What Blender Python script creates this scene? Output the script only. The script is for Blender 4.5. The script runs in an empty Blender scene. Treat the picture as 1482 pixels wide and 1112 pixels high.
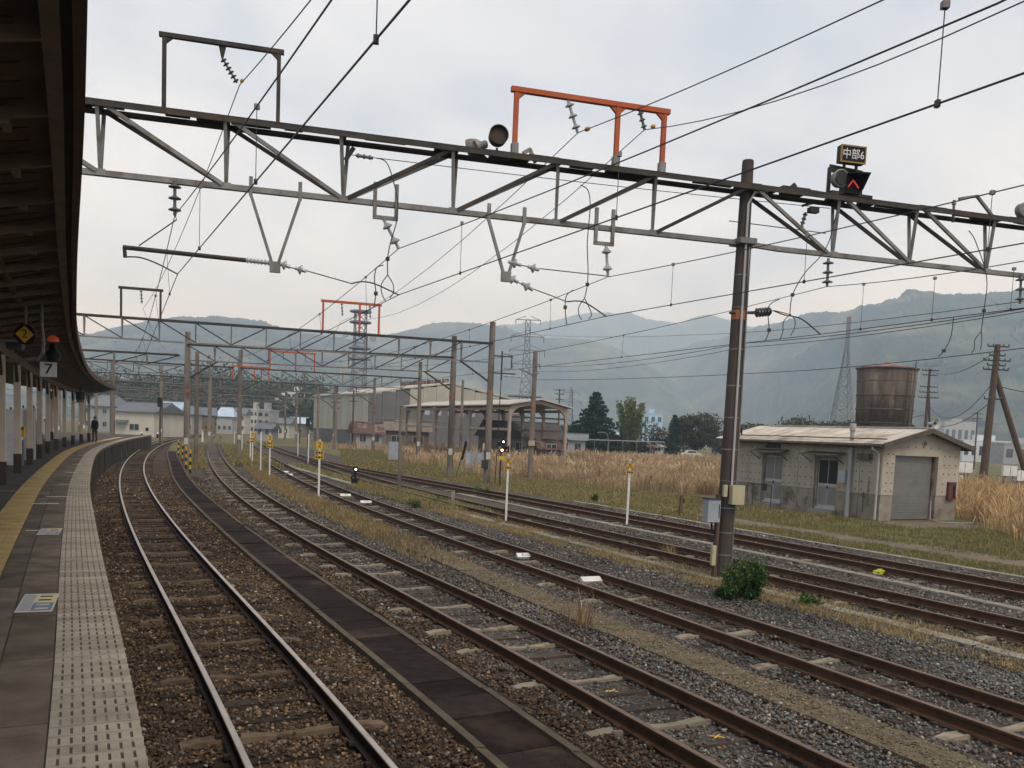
import bpy, math, random
import numpy as np
from mathutils import Matrix, Vector, Quaternion, noise as mnoise
R = math.radians
random.seed(7); rng = np.random.default_rng(7)
scene = bpy.context.scene
C = scene.collection

# ------------------------------------------------------------------ camera, sky, sun, exposure
EYE = 2.85                      # metres above the rail heads (the camera stands on the platform)
FPX, CX, CY, PITCH, ROLL = 1290.0, 741.0, 738.3, R(4.87), R(2.416)
cam_d = bpy.data.cameras.new('camera'); cam = bpy.data.objects.new('camera', cam_d); C.objects.link(cam)
cam_d.sensor_fit = 'HORIZONTAL'; cam_d.sensor_width = 36.0; cam_d.lens = FPX / 1482 * 36.0
cam_d.shift_x = 0.0; cam_d.shift_y = (CY - 556.0) / 1482.0
cam_d.clip_start = 0.05; cam_d.clip_end = 30000
_fw = Vector((0, math.cos(PITCH), -math.sin(PITCH))); _u0 = Vector((0, math.sin(PITCH), math.cos(PITCH))); _r0 = Vector((1, 0, 0))
CR = _r0 * math.cos(ROLL) + _u0 * math.sin(ROLL); CU = _u0 * math.cos(ROLL) - _r0 * math.sin(ROLL)
cam.matrix_world = Matrix(((CR.x, CU.x, -_fw.x, 0), (CR.y, CU.y, -_fw.y, 0), (CR.z, CU.z, -_fw.z, EYE), (0, 0, 0, 1)))
scene.camera = cam

SUN_EL, SUN_AZ = 52.0, 150.0    # degrees
world = bpy.data.worlds.new('World'); scene.world = world; world.use_nodes = True
wn, wl = world.node_tree.nodes, world.node_tree.links
wn.clear()
w_out = wn.new('ShaderNodeOutputWorld'); w_bg = wn.new('ShaderNodeBackground'); wl.new(w_bg.outputs[0], w_out.inputs[0])
w_sky = wn.new('ShaderNodeTexSky'); w_sky.sky_type = 'NISHITA'; w_sky.sun_disc = False
w_sky.sun_elevation = R(SUN_EL); w_sky.sun_rotation = R(SUN_AZ); w_sky.air_density = 1.0; w_sky.dust_density = 2.0
w_tc = wn.new('ShaderNodeTexCoord'); w_sep = wn.new('ShaderNodeSeparateXYZ'); wl.new(w_tc.outputs['Generated'], w_sep.inputs[0])
def wmath(op, a, b=None, c=None):
    n = wn.new('ShaderNodeMath'); n.operation = op
    for i, v in enumerate((a, b, c)):
        if v is None: continue
        if isinstance(v, (int, float)): n.inputs[i].default_value = v
        else: wl.new(v, n.inputs[i])
    return n.outputs[0]
w_zc = wmath('MAXIMUM', w_sep.outputs[2], 0.0)
w_den = wmath('ADD', w_zc, 0.32)
w_cmb = wn.new('ShaderNodeCombineXYZ')
wl.new(wmath('DIVIDE', w_sep.outputs[0], w_den), w_cmb.inputs[0]); wl.new(wmath('DIVIDE', w_sep.outputs[1], w_den), w_cmb.inputs[1])
w_n1 = wn.new('ShaderNodeTexNoise'); w_n1.inputs['Scale'].default_value = 1.6; w_n1.inputs['Detail'].default_value = 7; w_n1.inputs['Roughness'].default_value = 0.52
w_n1.inputs['Distortion'].default_value = 0.35
wl.new(w_cmb.outputs[0], w_n1.inputs['Vector'])
w_cr = wn.new('ShaderNodeValToRGB'); wl.new(w_n1.outputs['Fac'], w_cr.inputs[0])
els = w_cr.color_ramp.elements
els[0].position = 0.37; els[0].color = (0.44, 0.485, 0.575, 1)
els[1].position = 0.62; els[1].color = (0.715, 0.72, 0.74, 1)
e = els.new(0.48); e.color = (0.58, 0.607, 0.665, 1)
# nishita daylight (strength 0.1) shows through the cloud deck
w_sc = wn.new('ShaderNodeVectorMath'); w_sc.operation = 'SCALE'; wl.new(w_sky.outputs[0], w_sc.inputs[0]); w_sc.inputs['Scale'].default_value = 0.10
w_mix = wn.new('ShaderNodeMixRGB'); w_mix.inputs[0].default_value = 0.88
wl.new(w_sc.outputs[0], w_mix.inputs[1]); wl.new(w_cr.outputs[0], w_mix.inputs[2])
w_lo = wmath('POWER', wmath('SUBTRACT', 1.0, w_zc), 5.0)           # the cloud deck is a little brighter low down
w_br = wn.new('ShaderNodeVectorMath'); w_br.operation = 'SCALE'; wl.new(w_mix.outputs[0], w_br.inputs[0]); wl.new(wmath('ADD', wmath('MULTIPLY', w_lo, 0.42), 0.875), w_br.inputs['Scale'])
wl.new(w_br.outputs[0], w_bg.inputs[0]); w_bg.inputs[1].default_value = 1.0

sun_d = bpy.data.lights.new('sun', 'SUN'); sun = bpy.data.objects.new('sun', sun_d); C.objects.link(sun)
sun_d.energy = 1.35; sun_d.angle = R(25); sun_d.color = (1.0, 0.90, 0.77)
_sd = Vector((math.sin(R(SUN_AZ)) * math.cos(R(SUN_EL)), math.cos(R(SUN_AZ)) * math.cos(R(SUN_EL)), math.sin(R(SUN_EL))))
sun.rotation_euler = _sd.to_track_quat('Z', 'Y').to_euler(); sun.location = (0, -20, 60)
scene.view_settings.view_transform = 'Standard'; scene.view_settings.look = 'None'
scene.view_settings.exposure = 0.70; scene.view_settings.gamma = 1.0; scene.view_settings.use_curve_mapping = False
scene.cycles.use_denoising = True
scene.cycles.max_bounces = 6; scene.cycles.diffuse_bounces = 3; scene.cycles.glossy_bounces = 2; scene.cycles.transmission_bounces = 4
scene.cycles.volume_bounces = 2; scene.cycles.transparent_max_bounces = 8

# ------------------------------------------------------------------ where things stand (surveyed from the photograph)
def ray(px, py):
    return CR * ((px - CX) / FPX) - CU * ((py - CY) / FPX) + _fw
def G(px, py, z=-0.2):          # point of the horizontal plane z
    d = ray(px, py); t = (z - EYE) / d.z
    return Vector((d.x * t, d.y * t, z))
def A(px, py, Y):               # point at the distance Y
    d = ray(px, py); t = Y / d.y
    return Vector((d.x * t, Y, EYE + d.z * t))
def toprj(P):
    d = Vector(P) - Vector((0, 0, EYE)); w = d.dot(_fw)
    return CX + FPX * d.dot(CR) / w, CY - FPX * d.dot(CU) / w

# ------------------------------------------------------------------ mesh helpers
MW = {}
class MB:
    def __init__(s, M=None): s.v = []; s.f = []; s.mi = []; s.M = M; s.m = 0
    def _add(s, vs, fs):
        o = len(s.v)
        s.v += [(s.M @ Vector(v)) if s.M else Vector(v) for v in vs]
        s.f += [tuple(i + o for i in f) for f in fs]; s.mi += [s.m] * len(fs)
    def box(s, c, d, rz=0.0, top=None):
        x, y, z = d[0] / 2, d[1] / 2, d[2] / 2; k = 1 if top is None else top
        vs = [(-x, -y, -z), (x, -y, -z), (x, y, -z), (-x, y, -z), (-x * k, -y * k, z), (x * k, -y * k, z), (x * k, y * k, z), (-x * k, y * k, z)]
        ca, sa = math.cos(rz), math.sin(rz)
        vs = [(c[0] + a * ca - b * sa, c[1] + a * sa + b * ca, c[2] + h) for a, b, h in vs]
        s._add(vs, [(0, 3, 2, 1), (4, 5, 6, 7), (0, 1, 5, 4), (1, 2, 6, 5), (2, 3, 7, 6), (3, 0, 4, 7)]); return s
    def b2(s, x0, x1, y0, y1, z0, z1): return s.box(((x0 + x1) / 2, (y0 + y1) / 2, (z0 + z1) / 2), (x1 - x0, y1 - y0, z1 - z0))
    def beam(s, p, q, w, h, up=(0, 0, 1)):
        p, q = Vector(p), Vector(q); t = (q - p).normalized(); up = Vector(up)
        if abs(t.dot(up)) > 0.98: up = Vector((1, 0, 0)) if abs(t.x) < 0.9 else Vector((0, 1, 0))
        a = t.cross(up).normalized() * (w / 2); b = a.cross(t).normalized() * (h / 2)
        vs = [p - a - b, p + a - b, p + a + b, p - a + b, q - a - b, q + a - b, q + a + b, q - a + b]
        s._add(vs, [(0, 1, 2, 3), (7, 6, 5, 4), (0, 4, 5, 1), (1, 5, 6, 2), (2, 6, 7, 3), (3, 7, 4, 0)]); return s
    def angle(s, p, q, w, up=(0, 0, 1), th=0.012):     # an L section
        p, q = Vector(p), Vector(q); t = (q - p).normalized(); up = Vector(up)
        if abs(t.dot(up)) > 0.98: up = Vector((0, 1, 0))
        a = t.cross(up).normalized(); b = a.cross(t).normalized()
        s.beam(p, q, w, th, up); s.beam(p + a * (w / 2 - th / 2) - b * (w / 2), q + a * (w / 2 - th / 2) - b * (w / 2), th, w - 0.002, up); return s
    def tube(s, pts, r, n=6, cap=True):
        pts = [Vector(p) for p in pts]; rs = r if isinstance(r, (list, tuple)) else [r] * len(pts)
        rings = []; prev = None
        for i, p in enumerate(pts):
            t = (pts[min(i + 1, len(pts) - 1)] - pts[max(i - 1, 0)]).normalized()
            if prev is None:
                ref = Vector((0, 0, 1)) if abs(t.z) < 0.9 else Vector((1, 0, 0)); a = t.cross(ref).normalized()
            else: a = (prev - t * prev.dot(t)).normalized()
            prev = a; b = t.cross(a)
            rings.append([p + (a * math.cos(2 * math.pi * k / n) + b * math.sin(2 * math.pi * k / n)) * rs[i] for k in range(n)])
        vs = [v for g in rings for v in g]; fs = []
        for i in range(len(pts) - 1):
            for k in range(n): fs.append((i * n + k, i * n + (k + 1) % n, (i + 1) * n + (k + 1) % n, (i + 1) * n + k))
        if cap: fs.append(tuple(range(n - 1, -1, -1))); fs.append(tuple(range((len(pts) - 1) * n, len(pts) * n)))
        s._add(vs, fs); return s
    def lathe(s, base, axis, prof, n=12):               # prof: [(radius, distance along the axis)]
        base = Vector(base); ax = Vector(axis).normalized(); ref = Vector((0, 0, 1)) if abs(ax.z) < 0.9 else Vector((1, 0, 0))
        a = ax.cross(ref).normalized(); b = ax.cross(a); vs = []
        for r, h in prof:
            for k in range(n): vs.append(base + ax * h + (a * math.cos(2 * math.pi * k / n) + b * math.sin(2 * math.pi * k / n)) * max(r, 1e-4))
        fs = []; m = len(prof)
        for i in range(m - 1):
            for k in range(n): fs.append((i * n + k, (i + 1) * n + k, (i + 1) * n + (k + 1) % n, i * n + (k + 1) % n))
        fs.append(tuple(range(n))); fs.append(tuple(range(m * n - 1, (m - 1) * n - 1, -1)))
        s._add(vs, fs); return s
    def prism(s, poly, ext):                            # a flat outline (3D points) pushed along ext
        poly = [Vector(p) for p in poly]; e = Vector(ext); n = len(poly)
        s._add(poly + [p + e for p in poly], [tuple(range(n - 1, -1, -1)), tuple(range(n, 2 * n))] + [(i, (i + 1) % n, n + (i + 1) % n, n + i) for i in range(n)]); return s
    def quad(s, a, b, c, d): s._add([a, b, c, d], [(0, 1, 2, 3)]); return s
    def insul(s, p, q, nd, rd, core=0.025, n=10):       # a string of porcelain discs
        p, q = Vector(p), Vector(q); L = (q - p).length; prof = [(core, 0)]
        for i in range(nd):
            h = L * (i + 0.5) / nd; w = L / nd * 0.28
            prof += [(core, h - w), (core * 1.5, h - w * 0.6), (rd, h), (rd, h + w * 0.25), (core, h + w * 0.5)]
        prof.append((core, L)); s.lathe(p, q - p, prof, n); return s
    def mesh(s, name, mats, smooth=False):
        me = bpy.data.meshes.new(name); me.from_pydata([tuple(v) for v in s.v], [], s.f)
        for m in (mats if isinstance(mats, (list, tuple)) else [mats]): me.materials.append(m)
        if any(s.mi): me.polygons.foreach_set('material_index', s.mi)
        if smooth: me.polygons.foreach_set('use_smooth', [True] * len(me.polygons))
        me.update(); return me
    def build(s, name, mats, parent=None, world=False, smooth=False, label=None):
        if world and parent is not None and parent.name in MW:
            inv = MW[parent.name].inverted(); s.v = [inv @ v for v in s.v]
        ob = bpy.data.objects.new(name, s.mesh(name, mats, smooth)); C.objects.link(ob)
        if parent is not None:
            ob.parent = parent
            if parent.name in MW: MW[ob.name] = MW[parent.name]
        if label: ob['label'] = label
        return ob
def tag(o, label=None, cat=None, group=None, kind=None):
    if label: o['label'] = label
    if cat: o['category'] = cat
    if group: o['group'] = group
    if kind: o['kind'] = kind
    return o
def thing(name, label, cat, loc=(0, 0, 0), rz=0.0, group=None):
    o = bpy.data.objects.new(name, None); C.objects.link(o); o.location = loc; o.rotation_euler = (0, 0, rz); o.empty_display_size = 0.2
    MW[o.name] = Matrix.Translation(Vector(loc)) @ Matrix.Rotation(rz, 4, 'Z')
    return tag(o, label, cat, group)
def link_mesh(name, me, parent=None, loc=(0, 0, 0), rz=0.0):
    o = bpy.data.objects.new(name, me); C.objects.link(o); o.location = loc; o.rotation_euler = (0, 0, rz)
    if parent is not None: o.parent = parent
    return o
def copy_tree(o, parent=None):
    c = o.copy(); C.objects.link(c); c.parent = parent
    for ch in list(o.children): copy_tree(ch, c)
    return c
def np_mesh(name, V, F, mats, cols=None, smooth=False):  # V (n,3), F (m,k)
    me = bpy.data.meshes.new(name); V = np.asarray(V, np.float32); F = np.asarray(F, np.int32); k = F.shape[1]
    me.vertices.add(len(V)); me.vertices.foreach_set('co', V.ravel())
    me.loops.add(F.size); me.loops.foreach_set('vertex_index', F.ravel())
    me.polygons.add(len(F)); me.polygons.foreach_set('loop_start', np.arange(0, F.size, k, dtype=np.int32))
    if smooth: me.polygons.foreach_set('use_smooth', np.ones(len(F), bool))
    if cols is not None:
        at = me.color_attributes.new('Col', 'FLOAT_COLOR', 'POINT')
        cc = np.ones((len(V), 4), np.float32); cc[:, :3] = cols; at.data.foreach_set('color', cc.ravel())
    for m in (mats if isinstance(mats, (list, tuple)) else [mats]): me.materials.append(m)
    me.update(calc_edges=True); me.validate(); return me
def text_mesh(txt, size, mat, extrude=0.002):
    cu = bpy.data.curves.new('t', 'FONT'); cu.body = txt; cu.size = size; cu.align_x = 'CENTER'; cu.align_y = 'CENTER'; cu.extrude = extrude; cu.resolution_u = 3
    ob = bpy.data.objects.new('t', cu); C.objects.link(ob); bpy.context.view_layer.update()
    me = bpy.data.meshes.new_from_object(ob.evaluated_get(bpy.context.evaluated_depsgraph_get()))
    bpy.data.objects.remove(ob); bpy.data.curves.remove(cu); me.materials.clear(); me.materials.append(mat); return me
def text_part(name, txt, size, mat, parent, loc, rot, sx=1.0):     # rot: euler of the plate
    me = text_mesh(txt, size, mat); o = bpy.data.objects.new(name, me); C.objects.link(o); o.parent = parent; o.location = loc; o.rotation_euler = rot; o.scale = (sx, 1, 1)
    return o

def smooth_pts(pts, n=6):                                # a round curve through the points
    P = [Vector(p) for p in pts]; out = []
    for i in range(len(P) - 1):
        a, b, c, d = P[max(i - 1, 0)], P[i], P[i + 1], P[min(i + 2, len(P) - 1)]
        for k in range(n): t = k / n; out.append(b * 1.0 + (c - a) * (.5 * t) + (a * 2 - b * 5 + c * 4 - d) * (.5 * t * t) + (b * 3 - a - c * 3 + d) * (.5 * t ** 3))
    return out + [P[-1]]
# ------------------------------------------------------------------ materials
def nmath(nt, op, a, b):
    n = nt.nodes.new('ShaderNodeMath'); n.operation = op
    for i, v in enumerate((a, b)):
        if isinstance(v, (int, float)): n.inputs[i].default_value = v
        else: nt.links.new(v, n.inputs[i])
    return n.outputs[0]
def mat(name, c1, c2=None, scale=3.0, rough=0.75, bump=0.0, bscale=30.0, rnd=0.12, metal=0.0, detail=5, c3=None, s3=0.7, f3=(0.52, 0.66), world_co=False, stretch=None, attr=False, vor=None, spec=0.14):
    m = bpy.data.materials.new(name); m.use_nodes = True; nt = m.node_tree; n, l = nt.nodes, nt.links
    bs = n['Principled BSDF']; bs.inputs['Roughness'].default_value = rough; bs.inputs['Metallic'].default_value = metal
    bs.inputs['Specular IOR Level'].default_value = spec
    c2 = c2 or tuple(x * 0.72 for x in c1)
    oi = n.new('ShaderNodeObjectInfo')
    if world_co: vec = n.new('ShaderNodeNewGeometry').outputs['Position']
    else:
        tc = n.new('ShaderNodeTexCoord'); ad = n.new('ShaderNodeVectorMath'); ad.operation = 'ADD'; l.new(tc.outputs['Object'], ad.inputs[0])
        sc = n.new('ShaderNodeMath'); sc.operation = 'MULTIPLY'; l.new(oi.outputs['Random'], sc.inputs[0]); sc.inputs[1].default_value = 57.0
        l.new(sc.outputs[0], ad.inputs[1]); vec = ad.outputs[0]
    if stretch:
        mp = n.new('ShaderNodeMapping'); mp.inputs['Scale'].default_value = stretch; l.new(vec, mp.inputs[0]); vec = mp.outputs[0]
    def noi(s, d=detail):
        t = n.new('ShaderNodeTexNoise'); t.inputs['Scale'].default_value = s; t.inputs['Detail'].default_value = d; t.inputs['Roughness'].default_value = 0.6; l.new(vec, t.inputs['Vector']); return t.outputs['Fac']
    rp = n.new('ShaderNodeValToRGB'); l.new(noi(scale), rp.inputs[0]); rp.color_ramp.elements[0].position = 0.32; rp.color_ramp.elements[1].position = 0.68
    rp.color_ramp.elements[0].color = (*c2, 1); rp.color_ramp.elements[1].color = (*c1, 1); col = rp.outputs[0]
    if vor:                                             # (cell size, strength): pebbly speckle
        v = n.new('ShaderNodeTexVoronoi'); v.inputs['Scale'].default_value = vor[0]; l.new(vec, v.inputs['Vector'])
        sp = n.new('ShaderNodeSeparateColor'); l.new(v.outputs['Color'], sp.inputs[0])
        f = nmath(nt, 'ADD', nmath(nt, 'MULTIPLY', sp.outputs[0], 2 * vor[1]), 1 - vor[1])
        dk = nmath(nt, 'SUBTRACT', 1.25, nmath(nt, 'MULTIPLY', v.outputs['Distance'], 1.0))
        vm = n.new('ShaderNodeVectorMath'); vm.operation = 'SCALE'; l.new(col, vm.inputs[0]); l.new(nmath(nt, 'MULTIPLY', f, dk), vm.inputs['Scale']); col = vm.outputs[0]
    if c3:
        r3 = n.new('ShaderNodeValToRGB'); l.new(noi(s3, 6), r3.inputs[0]); r3.color_ramp.elements[0].position = f3[0]; r3.color_ramp.elements[1].position = f3[1]
        mx = n.new('ShaderNodeMixRGB'); l.new(r3.outputs[0], mx.inputs[0]); l.new(col, mx.inputs[1]); mx.inputs[2].default_value = (*c3, 1); col = mx.outputs[0]
    if attr:
        at = n.new('ShaderNodeAttribute'); at.attribute_name = 'Col'
        mx = n.new('ShaderNodeMixRGB'); mx.blend_type = 'MULTIPLY'; mx.inputs[0].default_value = 1.0; l.new(col, mx.inputs[1]); l.new(at.outputs['Color'], mx.inputs[2]); col = mx.outputs[0]
    if rnd:
        f = nmath(nt, 'ADD', nmath(nt, 'MULTIPLY', oi.outputs['Random'], 2 * rnd), 1 - rnd)
        vm = n.new('ShaderNodeVectorMath'); vm.operation = 'SCALE'; l.new(col, vm.inputs[0]); l.new(f, vm.inputs['Scale']); col = vm.outputs[0]
    l.new(col, bs.inputs['Base Color'])
    if bump:
        b = n.new('ShaderNodeBump'); b.inputs['Strength'].default_value = bump; b.inputs['Distance'].default_value = 0.02
        l.new(noi(bscale, 4), b.inputs['Height']); l.new(b.outputs[0], bs.inputs['Normal'])
    return m
def leafmat(name, c1, c2, trans=0.25):
    m = mat(name, c1, c2, scale=1.2, rough=0.7, rnd=0.1, attr=True, spec=0.2)
    nt = m.node_tree; n, l = nt.nodes, nt.links; bs = n['Principled BSDF']; out = n['Material Output']
    t = n.new('ShaderNodeBsdfTranslucent'); src = bs.inputs['Base Color'].links[0].from_socket; l.new(src, t.inputs[0])
    ms = n.new('ShaderNodeMixShader'); ms.inputs[0].default_value = trans; l.new(bs.outputs[0], ms.inputs[1]); l.new(t.outputs[0], ms.inputs[2]); l.new(ms.outputs[0], out.inputs[0])
    return m
def emit(name, col, st):
    m = bpy.data.materials.new(name); m.use_nodes = True; b = m.node_tree.nodes['Principled BSDF']
    b.inputs['Base Color'].default_value = (*col, 1); b.inputs['Emission Color'].default_value = (*col, 1); b.inputs['Emission Strength'].default_value = st; return m
def glass(name, tint, rough=0.08):
    m = mat(name, tint, tuple(x * 0.8 for x in tint), scale=1.5, rough=rough, rnd=0.1, spec=0.6); return m

M = {}
M['ground'] = mat('earth', (0.17, 0.13, 0.075), (0.10, 0.085, 0.045), 0.35, 0.95, 0.4, 6, 0, c3=(0.085, 0.105, 0.035), s3=0.09, f3=(0.46, 0.6), world_co=True)
M['path'] = mat('trodden_earth', (0.19, 0.148, 0.11), (0.125, 0.10, 0.077), 1.2, 0.95, 0.4, 14, 0, world_co=True, c3=(0.10, 0.11, 0.045), s3=1.1)
M['bal_brown'] = mat('brown_ballast', (0.09, 0.06, 0.039), (0.045, 0.032, 0.024), 2.2, 0.9, 0.9, 34, 0, world_co=True, vor=(24, 0.45), c3=(0.11, 0.075, 0.045), s3=0.5)
M['bal_grey'] = mat('grey_ballast', (0.11, 0.10, 0.088), (0.062, 0.056, 0.05), 2.2, 0.9, 0.9, 34, 0, world_co=True, vor=(24, 0.5), c3=(0.11, 0.085, 0.055), s3=0.33, f3=(0.5, 0.72))
M['stone'] = mat('crushed_stone', (1, 1, 1), (0.75, 0.74, 0.72), 40, 0.9, 0.0, 30, 0, world_co=True, attr=True)
M['rust'] = mat('rusty_rail', (0.090, 0.048, 0.028), (0.050, 0.028, 0.018), 5, 0.8, 0.3, 60, 0.12)
M['rust_top'] = mat('rail_top_rust', (0.155, 0.095, 0.060), (0.10, 0.060, 0.039), 3, 0.55, 0, 30, 0.1, spec=0.5)
M['rust_dark'] = mat('oily_rail_side', (0.040, 0.028, 0.022), (0.024, 0.017, 0.014), 5, 0.7, 0.2, 60, 0.1)
M['steel'] = mat('polished_rail_top', (0.50, 0.44, 0.39), (0.36, 0.31, 0.27), 2.5, 0.38, 0, 30, 0.05, metal=0.7)
M['sl_conc'] = mat('sleeper_concrete', (0.28, 0.245, 0.19), (0.19, 0.165, 0.125), 6, 0.9, 0.4, 40, 0.15, c3=(0.11, 0.08, 0.055), s3=2.2)
M['sl_conc1'] = mat('brown_sleeper_concrete', (0.15, 0.112, 0.076), (0.095, 0.07, 0.048), 6, 0.9, 0.4, 40, 0.2, c3=(0.06, 0.043, 0.032), s3=2.2)
M['sl_wood'] = mat('weathered_sleeper_wood', (0.085, 0.070, 0.056), (0.04, 0.033, 0.027), 4, 0.9, 0.5, 20, 0.35, stretch=(1, 9, 9))
M['sl_wood1'] = mat('oiled_sleeper_wood', (0.055, 0.04, 0.03), (0.028, 0.021, 0.016), 4, 0.85, 0.5, 20, 0.35, stretch=(1, 9, 9))
M['mat'] = mat('dark_walkway_board', (0.029, 0.021, 0.019), (0.015, 0.0115, 0.0105), 7, 0.9, 0.6, 70, 0.38, c3=(0.052, 0.035, 0.026), s3=1.2, spec=0.06)
M['kerb'] = mat('dirty_concrete', (0.115, 0.095, 0.07), (0.07, 0.058, 0.043), 4, 0.95, 0.5, 40, 0.14)
M['trough'] = mat('mossy_trough_lid', (0.225, 0.178, 0.118), (0.125, 0.10, 0.066), 6, 0.95, 0.9, 45, 0.05, c3=(0.13, 0.112, 0.066), s3=1.4, vor=(40, 0.3), world_co=True)
M['trough_pale'] = mat('pale_trough_lid', (0.27, 0.255, 0.215), (0.19, 0.178, 0.145), 3, 0.95, 0.4, 40, 0.12, c3=(0.17, 0.14, 0.085), s3=0.8, world_co=True)
M['plat'] = mat('platform_asphalt', (0.085, 0.075, 0.066), (0.055, 0.049, 0.044), 1.3, 0.9, 0.5, 60, 0, world_co=True)
M['slab'] = mat('platform_slab', (0.165, 0.132, 0.10), (0.085, 0.069, 0.053), 2.5, 0.9, 0.4, 50, 0.2, world_co=True, c3=(0.07, 0.06, 0.052), s3=1.3)
M['slab_d'] = mat('dark_asphalt_patch', (0.032, 0.032, 0.035), (0.022, 0.022, 0.025), 4, 0.85, 0.5, 70, 0.1, world_co=True)
M['tile'] = mat('grey_edge_tile', (0.335, 0.302, 0.245), (0.25, 0.223, 0.178), 5, 0.85, 0.3, 50, 0.17, c3=(0.19, 0.165, 0.13), s3=2.4, f3=(0.5, 0.7))
M['tile_slot'] = mat('tile_slot', (0.11, 0.097, 0.08), (0.07, 0.062, 0.052), 6, 0.9, 0.2, 50, 0.1)
M['yellow'] = mat('yellow_tactile', (0.47, 0.335, 0.135), (0.36, 0.255, 0.10), 5, 0.75, 0.1, 50, 0.1, c3=(0.25, 0.19, 0.08), s3=2)
M['pwall'] = mat('platform_side_concrete', (0.075, 0.066, 0.055), (0.04, 0.036, 0.03), 1.6, 0.95, 0.6, 25, 0.18, stretch=(1, 1, 0.4))
M['white'] = mat('white_paint', (0.68, 0.68, 0.66), (0.55, 0.55, 0.53), 4, 0.6, 0, 30, 0.06)
M['black'] = mat('black_paint', (0.016, 0.016, 0.018), (0.01, 0.01, 0.012), 4, 0.55, 0, 30, 0.05)
M['canopy'] = mat('brown_roof_underside', (0.145, 0.10, 0.078), (0.10, 0.07, 0.055), 3, 0.85, 0.2, 12, 0.1, stretch=(1, 1, 1))
M['canopy_beam'] = mat('brown_roof_timber', (0.24, 0.19, 0.155), (0.17, 0.135, 0.11), 3, 0.8, 0.1, 20, 0.12)
M['post_pale'] = mat('cream_post_paint', (0.60, 0.50, 0.40), (0.50, 0.41, 0.32), 2, 0.7, 0, 20, 0.08)
M['post_dark'] = mat('brown_post_paint', (0.085, 0.06, 0.05), (0.06, 0.045, 0.038), 2, 0.7, 0, 20, 0.08)
M['galv'] = mat('galvanised_steel', (0.23, 0.225, 0.215), (0.15, 0.145, 0.14), 3, 0.6, 0.1, 30, 0.12, metal=0.35, c3=(0.13, 0.11, 0.09), s3=2.5)
M['galv_d'] = mat('weathered_dark_steel', (0.060, 0.056, 0.052), (0.035, 0.033, 0.031), 3, 0.7, 0.3, 30, 0.12, metal=0.2, c3=(0.075, 0.055, 0.04), s3=2.0)
M['orange'] = mat('orange_paint', (0.42, 0.10, 0.04), (0.34, 0.08, 0.032), 3, 0.65, 0.1, 30, 0.06, c3=(0.30, 0.105, 0.06), s3=4)
M['band'] = mat('faded_orange_band', (0.31, 0.115, 0.055), (0.22, 0.09, 0.05), 3, 0.7, 0, 30, 0.1)
M['wire'] = mat('wire_copper', (0.05, 0.05, 0.05), (0.035, 0.035, 0.035), 3, 0.5, 0, 30, 0.1)
M['porc'] = mat('porcelain', (0.34, 0.35, 0.36), (0.24, 0.25, 0.26), 6, 0.3, 0, 30, 0.1, spec=0.6)
M['porc_d'] = mat('grey_porcelain', (0.10, 0.105, 0.11), (0.06, 0.065, 0.07), 6, 0.35, 0, 30, 0.1, spec=0.6)
M['pole_dark'] = mat('dark_pole', (0.075, 0.062, 0.053), (0.047, 0.04, 0.035), 2, 0.8, 0.3, 30, 0.1, stretch=(1, 1, 0.25))
M['pole_conc'] = mat('weathered_concrete_pole', (0.215, 0.188, 0.158), (0.135, 0.117, 0.098), 2.2, 0.9, 0.3, 30, 0.14, stretch=(1, 1, 0.3), c3=(0.085, 0.07, 0.06), s3=1.5)
M['pole_wood'] = mat('old_timber_pole', (0.125, 0.088, 0.066), (0.07, 0.05, 0.04), 5, 0.9, 0.4, 30, 0.1, stretch=(3, 3, 0.25))
M['conduit'] = mat('pale_conduit', (0.42, 0.41, 0.40), (0.33, 0.32, 0.31), 3, 0.5, 0, 30, 0.05)
M['box_grey'] = mat('grey_cabinet_paint', (0.30, 0.335, 0.36), (0.24, 0.27, 0.29), 2, 0.55, 0, 30, 0.12)
M['box_cream'] = mat('cream_box', (0.42, 0.385, 0.25), (0.35, 0.32, 0.21), 3, 0.6, 0, 30, 0.1)
M['box_dark'] = mat('dark_box', (0.05, 0.053, 0.056), (0.035, 0.037, 0.04), 3, 0.6, 0, 30, 0.15)
M['ry'] = mat('signal_yellow', (0.60, 0.36, 0.03), (0.5, 0.3, 0.03), 3, 0.6, 0, 30, 0.05)
M['hut_wall'] = mat('stained_hut_panel', (0.395, 0.352, 0.295), (0.315, 0.28, 0.234), 1.0, 0.9, 0.2, 30, 0.06, c3=(0.275, 0.235, 0.185), s3=0.9, f3=(0.52, 0.8), stretch=(1, 1, 0.45))
M['hut_base'] = mat('hut_footing_concrete', (0.285, 0.25, 0.205), (0.20, 0.174, 0.142), 2, 0.95, 0.3, 30, 0.08, c3=(0.105, 0.092, 0.075), s3=1.2)
M['hut_roof'] = mat('grey_corrugated_roof', (0.52, 0.475, 0.415), (0.36, 0.33, 0.285), 1.3, 0.85, 0.1, 20, 0.08, c3=(0.25, 0.22, 0.185), s3=0.8)
M['eave'] = mat('dark_eave_timber', (0.115, 0.097, 0.08), (0.07, 0.06, 0.05), 3, 0.85, 0.2, 20, 0.1)
M['shutter'] = mat('grey_roller_shutter', (0.235, 0.232, 0.228), (0.185, 0.182, 0.18), 2, 0.5, 0, 20, 0.05, metal=0.2, c3=(0.25, 0.22, 0.19), s3=1.2)
M['alu'] = mat('aluminium_door', (0.42, 0.42, 0.42), (0.34, 0.34, 0.34), 2, 0.45, 0, 20, 0.08)
M['glass_d'] = glass('dark_window_glass', (0.035, 0.04, 0.044)); M['glass_g'] = glass('frosted_pane', (0.17, 0.175, 0.17), 0.3); M['glass_b'] = glass('pale_window_glass', (0.3, 0.33, 0.36))
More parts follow.
